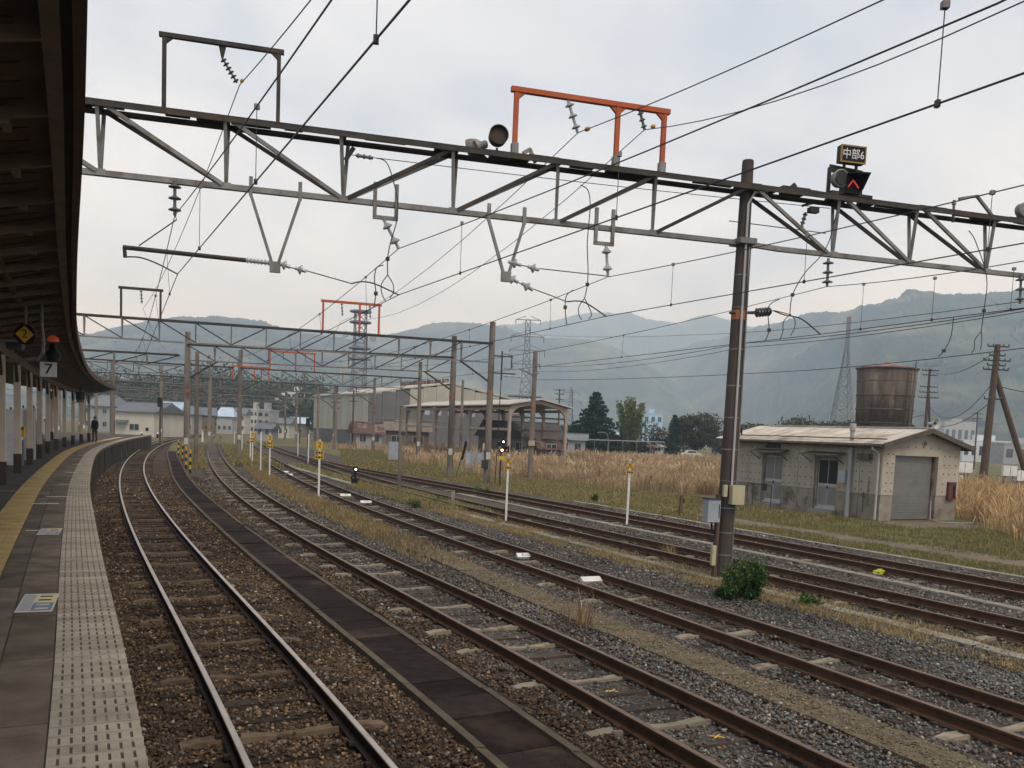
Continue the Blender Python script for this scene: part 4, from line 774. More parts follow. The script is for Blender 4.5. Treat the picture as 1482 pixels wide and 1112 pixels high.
# ------------------------------------------------------------------ gantries farther along the line
def far_gantry(lab, pA, pB, hA, hB, zt_, zb_, panels, parts=True, poles=(1, 1), style=0, dark='galv_d', knee=True, pm='pole_conc'):
    pA, pB = Vector(pA), Vector(pB); d = (pB - pA).to_2d(); L = d.length; a = math.atan2(d.y, d.x)
    t = thing('overhead_line_gantry', lab, 'gantry', (pA.x, pA.y, -.2), a)
    for k, (x, h) in enumerate(((0, hA), (L, hB))):
        if poles[k]:
            p = MB().tube([(x, 0, -.1), (x, 0, h)], [.22, .17], 12).build('pole', M[pm], t)
            MB().lathe((x, 0, h * .56), (0, 0, 1), [(.205, 0), (.203, .17)], 12).build('orange_band', M['band'], p); MB().box((x, -.18, 1.7), (.26, .06, .42)).build('number_label', M['house_w'], p)
    for y_ in (-.22, .22): MB().beam((0, y_, zt_), (L, y_, zt_), .08, .10).build('top_chord', M[dark], t)
    MB().beam((0, 0, zb_), (L, 0, zb_), .08, .08).build('bottom_chord', M['galv'], t); br = MB()
    for k in range(panels + 1):
        x = L * k / panels; m_ = MB() if parts else br
        if 0 < k < panels:
            m_.beam((x, -.22, zt_), (x, 0, zb_), .06, .06, (0, 1, 0)); m_.beam((x, .22, zt_), (x, 0, zb_), .06, .06, (0, 1, 0))
            if parts: m_.build('web_post', M['galv'], t)
        if k < panels:
            m_ = MB() if parts else br; x1 = L * (k + 1) / panels
            if (k < panels / 2) ^ (style == 1): m_.beam((x, 0, zt_ - .03), (x1, 0, zb_ + .03), .05, .06)
            else: m_.beam((x, 0, zb_ + .03), (x1, 0, zt_ - .03), .05, .06)
            if parts: m_.build('diagonal', M[dark], t)
    if not parts: br.build('bracing', M[dark], t)
    if knee:
        for x, sg_ in ((0, 1), (L, -1)):
            if poles[0 if x == 0 else 1]: MB().beam((x, 0, zb_ - 1.2), (x + sg_ * 1.9, 0, zb_), .08, .10).build('knee_brace', M['galv_d'], t)
    return t, L, a
def g_portal(t, xs, z0, z1, m, w=.12):
    p = MB(); p.beam((xs[0] - w, 0, z1), (xs[-1] + w, 0, z1), w, w); o = p.build('portal_frame', m, t)
    for x in xs: MB().beam((x, 0, z0), (x, 0, z1), w * .8, w * .8, (0, 1, 0)).build('leg', m, o)
    for x in [(xs[i] + xs[i + 1]) / 2 for i in range(len(xs) - 1)]: MB().insul((x, 0, z1 - .05), (x + .05, 0, z1 - .75), 4, .08, .03).build('insulator', M['porc_d'], o)
    return o
FG = []
def fg_at(g, px_, py_):
    (x0, y0), (x1, y1) = g; d = ray(px_, py_); 
    n = Vector((y0 - y1, x1 - x0, 0)); o = Vector((x0, y0, 0)); t = (o - Vector((0, 0, EYE))).dot(n) / d.dot(n); return Vector((0, 0, EYE)) + d * t
g1_, L1, a1_ = far_gantry('lattice gantry with a tall concrete pole beside the lit shunting signal', (-31.5, 44.54, 0), (-1.59, 53.15, 0), 9.6, 9.56, 8.3, 7.2, 17); FG.append(((-31.5, 44.54), (-1.59, 53.15)))
def g1x(px_): return (fg_at(FG[0], px_, 480) - Vector((-31.5, 44.54, 0))).dot(Vector((math.cos(a1_), math.sin(a1_), 0)))
g_portal(g1_, [g1x(175), g1x(232)], 8.3, 9.85, M['galv_d'], .13); g_portal(g1_, [g1x(467), g1x(520), g1x(548)], 8.3, 10.0, M['orange'], .13)
b = MB(); b.beam((L1 + .1, 0, 7.6), (L1 + 1.3, 0, 7.6), .07, .07); b.beam((L1 + .1, 0, 6.6), (L1 + 1.5, 0, 6.6), .07, .07); b.beam((L1 + .65, 0, 6.2), (L1 + .65, 0, 7.9), .08, .08); b.beam((L1 + 1.25, 0, 6.9), (L1 + 1.25, 0, 7.7), .06, .06); b.build('side_bracket', M['galv_d'], g1_)
for z, x0, x1 in ((7.75, .75, 1.2), (6.9, .75, 1.2), (6.45, .75, 1.9)): MB().insul((L1 + x0, -.1, z), (L1 + x1, -.1, z), 3, .08, .04).build('insulator', M['porc'], g1_)
MB().box((L1 - .2, -.2, 1.2), (.35, .25, .5)).build('control_box', M['box_dark'], g1_); MB().tube([(L1 + .5, -.1, -.1), (L1 + .62, -.1, 6.2)], .03, 5).build('pull_rod', M['galv_d'], g1_)
far_gantry('lattice gantry between the pole by the striped barrier and slim concrete pole', (-21.3, 58.0, 0), (-4.26, 59.4, 0), 8.7, 9.3, 7.9, 6.9, 10, pm='pole_conc'); FG.append(((-21.3, 58.0), (-4.26, 59.4)))
far_gantry('short lattice gantry over the platform track near the canopy end', (-33.5, 56.0, 0), (-21.8, 57.9, 0), 7.9, 7.9, 7.2, 6.5, 6, poles=(0, 0))
g3_ = far_gantry('dark lattice gantry beyond the white signposts', (-25.3, 82, 0), (-9.42, 86.94, 0), 9.6, 9.6, 8.0, 7.0, 9)[0]; g_portal(g3_, [2.6, 4.9, 6.6], 8.0, 9.7, M['orange'], .16); FG.append(((-25.3, 82), (-9.42, 86.94)))
far_gantry('short lattice gantry over the platform track beyond the station canopy', (-40, 77.5, 0), (-25.8, 81.8, 0), 9.2, 9.2, 8.0, 7.1, 7, poles=(1, 0))
g4_ = far_gantry('distant lattice gantry before the grey factory hall', (-42, 106, 0), (-18, 113.5, 0), 9.4, 9.4, 8.1, 7.1, 11, parts=False)[0]; g_portal(g4_, [8.0, 10.5, 12.2], 8.1, 9.8, M['orange'], .18); FG.append(((-42, 106), (-18, 113.5)))
far_gantry('distant lattice gantry in front of the left hill', (-60, 128, 0), (-28, 138, 0), 9.4, 9.4, 8.1, 7.1, 14, parts=False); FG.append(((-60, 128), (-28, 138)))
far_gantry('faint lattice gantry farthest along the curving line', (-78, 160, 0), (-44, 171, 0), 9.4, 9.4, 8.1, 7.1, 14, parts=False); FG.append(((-78, 160), (-44, 171)))

far_gantry('short dark lattice gantry over the near track past the platform', (-47, 92, 0), (-33, 96.5, 0), 8.6, 8.6, 7.6, 6.9, 8, parts=False, poles=(1, 1))
far_gantry('slim lattice gantry over the platform track before the houses', (-54, 112, 0), (-42.5, 115.5, 0), 8.6, 8.6, 7.6, 6.9, 7, parts=False, poles=(1, 0))
far_gantry('thin lattice gantry before the wooded hill foot', (-66, 146, 0), (-38, 155, 0), 8.8, 8.8, 7.8, 7.0, 12, parts=False)
far_gantry('pale lattice gantry at the far end of the curve', (-90, 190, 0), (-52, 202, 0), 9.4, 9.4, 8.1, 7.1, 14, parts=False)
# ------------------------------------------------------------------ overhead wires
def sag(p, q, s, n=9):
    p, q = Vector(p), Vector(q); return [p.lerp(q, k / n) - Vector((0, 0, 4 * s * (k / n) * (1 - k / n))) for k in range(n + 1)]
def meet(tr, g):                                        # where a track passes below a gantry
    (x0, y0), (x1, y1) = g; Y = y0
    for _ in range(30): X = float(tr.f(Y)); Y = y0 + (X - x0) * (y1 - y0) / (x1 - x0)
    return X, Y
def gw(px_, py_): return MW[gan.name] @ gl(px_, py_, -.07)
ZC, ZM = 5.3, 6.35
def catenary(lab, tr, con0, mes0, con_out, mes_out, gs, r=.0085):
    t = thing('catenary', lab, 'overhead wire', tuple(con0)); cpts = []; mpts = []
    co, mo = G(*con_out, ZC), None                      # the near end: where the contact wire leaves the picture
    d = (co - con0).normalized(); co2 = co + d * 14; hm = G(*mes_out, 5.97)
    m_far = Vector((co2.x, co2.y, ZM + .2))
    cpts = [co2, co, con0]; mpts = sag(m_far, hm, .1, 4) + sag(hm, mes0, .05, 6)[1:]
    prev_c, prev_m = con0, mes0; spans = []
    for i, g in enumerate(gs):
        X, Y = meet(tr, g); zz = .25 * (-1) ** i; nx = Vector((X + zz, Y, ZC)); nm = Vector((X + zz * .3, Y, ZM))
        cpts += sag(prev_c, nx, .02, 5)[1:]; mpts += sag(prev_m, nm, .55 if Y - prev_m.y > 20 else .2, 10)[1:]; spans.append((prev_c, nx, prev_m, nm)); prev_c, prev_m = nx, nm
    MB().tube(cpts, r, 5).build('contact_wire', M['wire'], t, world=True); MB().tube(mpts, r, 5).build('messenger_wire', M['wire'], t, world=True)
    def dropper(c_, m_):
        o = MB().tube([c_, m_], .0045, 4).build('dropper', M['wire'], t, world=True); MB().box(tuple(m_), (.05, .05, .05)).build('clamp', M['galv'], o, world=True); MB().box(tuple(c_), (.03, .04, .05)).build('clip', M['wire'], o, world=True)
    for c0, c1, m0, m1 in spans[:3]:
        n = max(2, int((c1 - c0).length / 5)); cs = sag(c0, c1, .02, 50); ms = sag(m0, m1, .55 if m1.y - m0.y > 20 else .2, 50)
        for k in range(n): f = int(50 * (k + .5) / n); dropper(cs[f], ms[f])
    for f in (.25, .62, .95): 
        c_ = con0.lerp(co, f); m_ = mes0.lerp(hm, f) - Vector((0, 0, .2 * f * (1 - f))); dropper(c_, Vector((c_.x, c_.y, m_.z)))
    return t
F2 = [FG[0], FG[2], FG[3], FG[4], FG[5]]
catenary('overhead contact line hanging above the shiny track by the platform', T1, gw(257, 397), gw(253, 312), (593, 0), (480, 0), F2)
F3 = [FG[0], FG[1], FG[2], FG[3], FG[4], FG[5]]
catenary('overhead contact line above the rusty track beside the boarded walkway', T2, gw(577, 427), gw(577, 360), (1482, 106), (1444, 5), F3)
catenary('overhead contact line above the track with white marker boards', T3, gw(877, 458), gw(880, 401), (1482, 352), (1482, 268), F3)
catenary('overhead contact line above the track behind the tall dark pole', T4, gw(1187, 484), gw(1197, 415), (1482, 446), (1482, 378), [FG[0], FG[1], FG[2]])
def wire(lab, pts, r=.009, sags=None):
    p = []
    for i in range(len(pts) - 1): p += sag(pts[i], pts[i + 1], sags[i] if sags else .1, 8)[(1 if i else 0):]
    o = MB(); o.v = []; t = thing('overhead_wire', lab, 'overhead wire', tuple(pts[0])); MB().tube(p, r, 5).build('cable', M['wire'], t, world=True); return t
w = wire('feeder wire held by the insulator of the grey portal frame', [A(450, 0, 11.5) + (A(450, 0, 11.5) - gw(347, 123)), A(450, 0, 11.5), gw(347, 123), fg_at(FG[0], 207, 447), Vector((-31, 79, 9.0))], .0095, [0, .02, .5, .3])
MB().lathe(gw(352, 121) - Vector((0, .1, 0)), A(450, 0, 11.5) - gw(347, 123), [(.02, 0), (.035, .02), (.035, .09), (.02, .11)], 8).build('yellow_marker', M['ry'], w, world=True)
w = wire('feeder wire on the large insulator of the orange frame', [A(1278, 0, 10.3) + (A(1278, 0, 10.3) - gw(837, 192)) * .6, A(1278, 0, 10.3), gw(837, 192), fg_at(FG[0], 494, 465), Vector((-19, 84, 9.0))], .0095, [0, .05, .6, .3])
MB().lathe(gw(848, 188), A(1278, 0, 10.3) - gw(837, 192), [(.02, 0), (.045, .02), (.045, .14), (.02, .16)], 8).build('yellow_marker', M['ry'], w, world=True)
w = wire('feeder wire on the small insulator of the orange frame', [A(1482, 2, 10.6) + (A(1482, 2, 10.6) - gw(933, 188)) * .5, A(1482, 2, 10.6), gw(933, 188), fg_at(FG[0], 534, 462), Vector((-16, 85, 9.0))], .0095, [0, .25, .9, .3])
MB().lathe(gw(943, 184), A(1482, 2, 10.6) - gw(933, 188), [(.02, 0), (.04, .02), (.04, .11), (.02, .13)], 8).build('yellow_marker', M['ry'], w, world=True)
wire('wire from the slim concrete pole to the gantry right end', [A(774, 530, 63), A(1076, 497, 32), A(1482, 447, 20), A(1700, 418, 15)], .012, [.3, .1, 0]); wire('lower wire from the slim concrete pole past the hut', [A(774, 538, 63), A(1076, 503, 33), A(1482, 451, 20.5), A(1700, 422, 15)], .010, [.3, .1, 0])
wire('thin wire stretching across the mountainside', [A(766, 484, 90), A(1000, 485, 60), A(1482, 436, 27), A(1700, 412, 20)], .012, [.2, .2, 0]); wire('long wire crossing above the tree tops and brown tank', [A(770, 550, 64), A(1100, 540, 45), A(1482, 504, 27), A(1700, 480, 20)], .015, [.1, .1, 0])
def jumper(lab, pts, fork, off=-.2):
    t = thing('jumper_cable', lab, 'cable', tuple(MW[gan.name] @ gl(*pts[0], off))); MB().tube(smooth_pts([MW[gan.name] @ gl(*p, off) for p in pts]), .011, 5).build('cable', M['wire'], t, world=True)
    for f in fork: MB().tube(smooth_pts([MW[gan.name] @ gl(*p, off) for p in [pts[-1]] + f]), .010, 5).build('fork', M['wire'], t, world=True)
    MB().box(tuple(MW[gan.name] @ gl(*pts[-2], off)), (.07, .05, .07)).build('clamp', M['galv_d'], t, world=True)
jumper('hanging jumper cable below the gantry left of the searchlights', [(545, 229), (559, 235), (568, 258), (575, 290), (574, 320), (565, 352), (561, 375), (561, 398)], [[(552, 412), (553, 426), (558, 436)], [(569, 412), (569, 424), (564, 432)]])
jumper('hanging jumper cable between the two right hand v hangers', [(840, 268), (851, 276), (854, 300), (850, 350), (851, 390), (850, 412), (846, 432)], [[(838, 444), (838, 456), (842, 463)], [(853, 446), (856, 456), (852, 462)]])
jumper('hanging jumper cable just right of the tall dark pole', [(1212, 300), (1203, 340), (1190, 368), (1165, 395), (1147, 427), (1143, 456)], [[(1134, 466), (1133, 480), (1129, 492)], [(1150, 462), (1150, 474), (1144, 486)]])
jumper('hanging jumper cable over the brown tank', [(1402, 334), (1412, 350), (1428, 402), (1424, 450), (1420, 480)], [[(1411, 492), (1410, 505), (1406, 511)], [(1421, 490), (1420, 500), (1419, 506)]]); jumper('short loose jumper beside the pull off wire of the gantry', [(555, 384), (545, 388), (542, 405), (544, 425), (541, 445)], [])
jumper('short loose jumper near the right v hanger', [(830, 420), (820, 428), (818, 445), (820, 470)], []); jumper('curved jumper near the pole insulator', [(1128, 433), (1112, 445), (1113, 478), (1107, 494)], []); jumper('curved jumper hanging toward the wooden pole', [(1380, 460), (1376, 488), (1366, 508), (1358, 516)], [])
# ------------------------------------------------------------------ posts and signals in the yard
def wpost(px_, py_, h, lab, grp=None):
    p = G(px_, py_, -.24); t = thing('marker_post', lab, 'post', tuple(p), 0, grp); MB().box((0, 0, h / 2), (.07, .07, h)).build('shaft', M['white'], t); MB().box((0, 0, h + .01), (.075, .075, .02)).build('cap', M['alu'], t); return t
def signpost(px_, py_, h, lab, sym, plates, grp=None):
    t = wpost(px_, py_, h, lab, grp); z = h - .13; k_ = .66 if sym == 'X' else .92
    b = MB(); b.prism([(0, -.045, z + .2 * k_), (-.2 * k_, -.045, z), (0, -.045, z - .2 * k_), (.2 * k_, -.045, z)] if sym == 'X' else [(-.14, -.045, z - .15), (.14, -.045, z - .15), (.14, -.045, z + .12), (.07, -.045, z + .17), (-.07, -.045, z + .17), (-.14, -.045, z + .12)], (0, -.012, 0)); sg_ = b.build('symbol_plate', M['ry'], t)
    text_part('symbol', sym, .30 if sym != 'X' else .24, M['black'], sg_, (0, -.059, z), (R(90), 0, 0))
    MB().lathe((0, 0, h + .02), (0, 0, 1), [(.05, 0), (.06, .04), (.03, .09)], 10).build('lamp_cap', M['alu'], t)
    for k in range(plates):
        zz = z - .31 * (k_ + .08) - k * .19; pm = MB().box((0, -.048, zz), (.38 * k_ + .03, .012, .15 * k_)).build('text_plate', M['ry'], t)
        for j in (-1, 0, 1): MB().box((j * .12 * k_, -.0555, zz), (.085 * k_, .004, .085 * k_)).build('printed_character', M['black'], pm)
    MB().lathe((.0, -.05, z - .215 * k_), (0, -1, 0), [(.035, 0), (.03, .03)], 8).build('reflector', M['white'], t)
    return t
signpost(461, 724, 2.42, 'white post with yellow 2 sign and two small yellow plates', '2', 2)
signpost(732, 757, 2.28, 'white post with yellow cross diamond in front of the lit signal', 'X', 1); signpost(907, 762, 2.28, 'white post with yellow cross diamond nearest the hut pole', 'X', 1)
signpost(390, 692, 2.42, 'white post with small yellow sign beside a taller plain white post', '2', 2); signpost(365, 673, 2.36, 'farther white signpost with small yellow sign near concrete pole', '1', 2)
for px_, py_, h in ((446, 672, 2.4), (431, 661, 2.3), (377, 685, 2.55), (362, 668, 2.4), (350, 655, 2.2), (339, 647, 1.95)): wpost(px_, py_, h, 'plain thin white post standing in the yard grass', 'plain white yard posts')
p = G(577, 719, -.24); t = thing('grey_post', 'bare grey steel post beside the curved pale trough', 'post', tuple(p)); MB().tube([(0, 0, 0), (0, 0, 4.1)], .085, 10).build('shaft', M['pole_conc'], t); MB().lathe((0, 0, 4.1), (0, 0, 1), [(.09, 0), (.05, .05)], 10).build('cap', M['galv_d'], t); MB().box((.12, 0, 2.9), (.2, .16, .14)).build('lamp_bracket', M['box_dark'], t)
p = G(655, 739, -.24); t = thing('short_post', 'short concrete stub post beside the curving rusty track', 'post', tuple(p)); MB().box((0, 0, .38), (.13, .13, .76)).build('shaft', M['hut_base'], t); MB().box((0, 0, .77), (.1, .1, .03)).build('cap', M['galv'], t)
p = G(985, 746, -.24); t = thing('short_post', 'old grey stub post in the grass left of the tall dark pole', 'post', tuple(p)); MB().box((0, 0, .42), (.12, .12, .84), .3).build('shaft', M['pole_wood'], t); MB().box((.09, 0, .6), (.06, .1, .2)).build('fitting', M['galv_d'], t)
# black and yellow striped barrier posts by the walkway
for i, (px_, py_, h) in enumerate(((275, 685, 1.35), (269, 678, 1.35), (264, 668, 1.35), (258, 660, 1.35))):
    p = G(px_, py_, -.15); t = thing('striped_post', 'short black and yellow striped post beside the walkway boards', 'post', tuple(p), 0, 'striped posts by the walkway')
    for k in range(6): MB().tube([(0, 0, k * h / 6), (0, 0, (k + 1) * h / 6)], .055, 8).build('band', M['ry'] if k % 2 else M['black'], t)
def dwarf(px_, py_, lab, s=1.0, z=-.2):
    p = G(px_, py_, z); t = thing('dwarf_signal', lab, 'signal', tuple(p), R(8)); s_ = s
    MB().box((0, 0, .2 * s), (.34 * s, .25 * s, .4 * s)).build('case', M['black'], t)
    b = MB(); b.lathe((-.06 * s, -.10 * s, .42 * s), (0, -1, 0), [(.15 * s, 0), (.16 * s, .04), (.13 * s, .05)], 14); b.lathe((.05 * s, -.06 * s, .86 * s), (0, -1, 0), [(.15 * s, 0), (.16 * s, .04), (.13 * s, .05)], 14); b.box((.02 * s, 0, .62 * s), (.16 * s, .2 * s, .5 * s)); b.build('lamp_heads', M['black'], t)
    MB().lathe((.05 * s, -.115 * s, .86 * s), (0, -1, 0), [(.055 * s, 0), (.045 * s, .02)], 12).build('lit_lens', M['lit_white'], t); MB().lathe((-.06 * s, -.155 * s, .42 * s), (0, -1, 0), [(.04 * s, 0), (.03 * s, .02)], 12).build('lens', M['glass_g'], t); MB().box((.2 * s, -.05 * s, .42 * s), (.1 * s, .12 * s, .3 * s)).build('red_side', M['red_paint'], t)
dwarf(513, 703, 'small black dwarf signal with one white light beside the trough'); 
for k, (px_, py_) in enumerate(((228, 634), (205, 632.5))): dwarf(px_, py_, ('small dark dwarf signal just past the platform end', 'tiny dwarf signal with a light at the platform tip')[k], .9 if k == 0 else .8)
p = G(723, 705, -.24); t = thing('shunting_signal', 'lit shunting signal with white and amber lamps on a thin post', 'signal', tuple(p), R(2)); MB().tube([(0, 0, 0), (0, 0, 2.1)], .05, 8).build('post', M['box_dark'], t)
MB().lathe((.12, -.02, 2.62), (0, -1, 0), [(.17, 0), (.175, .05), (.15, .06)], 16).build('upper_disc', M['black'], t); MB().box((.16, .02, 2.2), (.62, .16, .36)).build('lamp_box', M['black'], t); MB().tube([(.1, .03, 2.0), (.12, .03, 2.5)], .04, 6).build('stem', M['black'], t)
MB().lathe((.12, -.075, 2.62), (0, -1, 0), [(.055, 0), (.045, .02)], 12).build('white_lens', M['lit_white'], t); MB().lathe((.06, -.065, 2.13), (0, -1, 0), [(.075, 0), (.06, .02)], 12).build('amber_lens', M['lit_amber'], t); MB().lathe((.33, -.065, 2.13), (0, -1, 0), [(.06, 0), (.05, .02)], 12).build('red_lens', M['lit_or'], t)
MB().box((.05, -.06, 1.68), (.3, .03, .22)).build('yellow_plate', M['ry'], t); MB().box((-.08, -.02, 2.25), (.14, .1, .2)).build('side_box', M['galv'], t)
p = G(660, 691, -.24); t = thing('tilted_signal', 'black signal board leaning on a striped post by grey cabinets', 'signal', tuple(p), 0); MB().tube([(0, 0, 0), (.3, 0, 1.35)], .03, 6).build('post', M['box_dark'], t)
b = MB(); b.prism([(.28, -.04, 1.2), (.42, -.04, 1.2), (.68, -.04, 2.35), (.60, -.04, 2.5), (.5, -.04, 2.42)], (0, .1, 0)); b.build('black_board', M['black'], t)
def cab(px_, py_, w, d, h, lab, m='box_grey', legs=True, rz=0.25, grp=None):
    p = G(px_, py_, -.24); t = thing('equipment_cabinet', lab, 'cabinet', tuple(p), rz, grp); z0 = .18 if legs else 0; MB().box((0, 0, z0 + (h - z0) / 2), (w, d, h - z0)).build('casing', M[m], t); MB().box((0, 0, h + .015), (w + .06, d + .06, .03)).build('lid', M[m], t)
    MB().box((0, -d / 2 - .008, z0 + (h - z0) / 2), (w * .84, .012, (h - z0) * .86)).build('door', M[m], t); MB().box((w * .3, -d / 2 - .02, z0 + (h - z0) * .55), (.03, .02, .12)).build('handle', M['box_dark'], t); MB().box((0, 0, .08), (w * .9, d * .8, .2)).build('plinth', M['box_dark'], t); return t
cab(569, 668, .95, .7, 1.85, 'tall pale grey equipment cabinet standing alone by the grass')
for px_, h in ((677, 1.5), (684, 1.55), (693, 1.45), (699, 1.35)): cab(px_, 681, .42, .35, h, 'slim blue grey relay cabinet in the row beside concrete poles', rz=.1, grp='relay cabinets beside the poles')
p = G(700, 684, -.24); t = thing('cream_control_box', 'cream control box on a thin stand left of the big concrete pole', 'box', tuple(p)); MB().box((0, 0, 2.0), (.3, .2, .52)).build('casing', M['box_cream'], t); MB().tube([(0, 0, 0), (0, 0, 1.75)], .04, 6).build('stand', M['box_dark'], t)
# lone concrete poles
def conc_pole(x, y, h, lab, r=.2, band=True, box=False):
    t = thing('concrete_pole', lab, 'pole', (x, y, -.24)); MB().tube([(0, 0, 0), (0, 0, h)], [r, r * .78], 12).build('shaft', M['pole_conc'], t)
    if band: MB().lathe((0, 0, h * .55), (0, 0, 1), [(r * .93, 0), (r * .925, .17)], 12).build('orange_band', M['band'], t)
    MB().lathe((0, 0, h), (0, 0, 1), [(r * .78, 0), (r * .6, .06)], 12).build('cap', M['pole_conc'], t)
    if box: MB().box((0, -r - .06, 2.5), (.45, .16, .35)).build('cream_box', M['box_cream'], t); MB().beam((0, 0, h - 1.7), (-1.1, 0, h - 1.25), .07, .09).build('bracket', M['galv'], t); MB().insul((-.1, -.1, h - 1.5), (.3, -.15, h - 1.5), 3, .09, .04).build('insulator', M['porc'], t)
    return t
conc_pole(1.18, 63.1, 8.9, 'concrete pole carrying a cream box in front of the open shed', .2, True, True); conc_pole(-6.3, 104, 9.0, 'thin dark concrete pole between the shed and the gantry pole', .19)
conc_pole(-26.5, 120, 8.8, 'far concrete pole in front of the pale factory side', .2); conc_pole(-24.5, 122, 8.6, 'twin far concrete pole in front of the factory corner', .2); conc_pole(-21.4, 60.0, 7.6, 'short grey square pole behind the striped posts', .16, False)
conc_pole(-39.2, 87, 8.5, 'concrete pole standing at the far end of the platform', .24, False)
p = G(293, 640, -.24); t = thing('crossing_lamp', 'small white crossing device with a lamp near the tracks', 'lamp', tuple(p)); MB().tube([(0, 0, 0), (0, 0, 1.5)], .12, 8).build('body', M['white'], t); MB().lathe((0, 0, 1.5), (0, 0, 1), [(.15, 0), (.16, .2), (.08, .3)], 10).build('lamp', M['ry'], t)
for px_, py_, Y_, lab in ((232, 583, 105, 'black signal head on a pole past the platform end'), (117, 574, 70, 'dark signal hanging near the far canopy end'), (446, 612, 120, 'slim signal mast before the factory wall')):
    tp_ = A(px_, py_, Y_); t = thing('signal_mast', lab, 'signal', (tp_.x, Y_, -.24)); MB().tube([(0, 0, 0), (0, 0, tp_.z + .2)], .07, 6).build('mast', M['galv_d'], t); MB().box((0, -.12, tp_.z + .3), (.5, .2, 1.1)).build('head', M['black'], t); MB().lathe((0, -.23, tp_.z + .1), (0, -1, 0), [(.1, 0), (.09, .02)], 10).build('lens', M['box_dark'], t)
# white lettered marker boards lying between the rails
def board(px_, py_, txt, lab):
    p = G(px_, py_, -.15); q = T3.s_of(p.y); a = T3.ang(q) - math.pi / 2; t = thing('marker_board', lab, 'marker board', tuple(p), a); t.rotation_euler = (R(30), 0, a); MB().box((0, 0, .02), (.46, .16, .08)).build('block', M['white'], t)
    if txt: text_part('lettering', txt, .13, M['box_dark'], t, (0, -.0, .062), (0, 0, 0), 1.0)
board(760, 806, 'E1C', 'white board with dark lettering between the rails near the bush'); board(855, 841, None, 'plain white board lying between the rails')
board(500, 718, '112', 'white lettered board between the rails close to the 2 sign'); board(530, 728, '110', 'white lettered board one sleeper nearer than its close neighbour'); board(412, 684, None, 'pale blank board far along the curved rails'); board(418, 688, None, 'second pale blank board far along the curved rails')
# yellow cross marks sprayed on sleepers of the nearest rusty track
for px_, py_ in ((782, 935), (886, 1000), (1038, 1066)):
    p = G(px_, py_, -.14); t = thing('yellow_cross_mark', 'yellow sprayed cross on an old sleeper', 'paint mark', tuple(p), .4, 'yellow crosses on the sleepers')
    for k in (-1, 1): MB().box((0, 0, .002 + .003 * k), (.15, .018, .003), k * .55 + random.uniform(-.1, .1)).build('stroke', mat('mark_yellow', (.62, .42, .08)), t)
p = G(1275, 831, -.19); t = thing('yellow_tag', 'bright yellow wheel chock lying between the farthest tracks', 'chock', tuple(p), .4); MB().prism([(-.2, -.09, 0), (.2, -.09, 0), (.12, -.09, .12), (-.16, -.09, .08)], (0, .18, 0)).build('wedge', mat('chock_yellow', (.62, .6, .06)), t); MB().box((.0, .02, .11), (.2, .04, .03)).build('handle', mat('chock_yellow2', (.62, .6, .06)), t)

# ------------------------------------------------------------------ the concrete hut
HC = Vector((15.87, 38.5, -.24)); hr = math.atan2(.456, .89)
hut = thing('railway_hut', 'weathered concrete panel hut with corrugated roof and roller shutter', 'hut', tuple(HC), hr)   # x: along the gable, y: along the long wall
HWd, HLn, HE, HR = 5.0, 9.3, 3.42, 4.05; HB = 1.12
def hb(name, x0, x1, y0, y1, z0, z1, m, par=None): return MB().b2(x0, x1, y0, y1, z0, z1).build(name, M[m], par or hut)
# long wall (x = 0), built round its two doorways; y runs away from the shutter end
doors = [(2.45, 3.85), (5.95, 7.35)]; z_d = 2.62
hb('wall_core', .24, HWd - .1, .36, HLn - .1, 0, HE - .1, 'hut_base')
def wallx(y0, y1, z0, z1, m, name='wall_panel'): hb(name, 0.0 if m != 'hut_base' else .02, .23, y0 + .012, y1 - .012, z0 + .004, z1 - .006, m)
cuts = [0.02, 1.2, 2.45, 3.85, 4.9, 5.95, 7.35, 8.3, HLn]
for a_, c_ in zip(cuts[:-1], cuts[1:]):
    isd = any(abs(a_ - d0) < .01 for d0, d1 in doors)
    if isd: wallx(a_, c_, z_d, HE, 'hut_wall')
    else: wallx(a_, c_, 0, HB, 'hut_base'); wallx(a_, c_, HB, 2.35, 'hut_wall'); wallx(a_, c_, 2.35, HE, 'hut_wall')
bolts = MB()
for a_, c_ in zip(cuts[:-1], cuts[1:]):
    if any(abs(a_ - d0) < .01 for d0, d1 in doors): continue
    for yy in (a_ + .16, (a_ + c_) / 2, c_ - .16):
        for zz in (1.3, 1.65, 2.1, 2.5, 2.95): bolts.box((-.012, yy, zz), (.03, .035, .05))
for xx in (.3, .62, 3.95, 4.3, 4.7):
    for zz in (1.3, 1.65, 2.1, 2.5, 2.9): bolts.box((xx, -.012, zz), (.035, .03, .05))
for xx in (1.0, 1.5, 2.0, 2.5, 3.0, 3.5): bolts.box((xx, -.012, 3.25), (.035, .03, .05))
bolts.build('panel_bolts', M['eave'], hut)['kind'] = 'stuff'
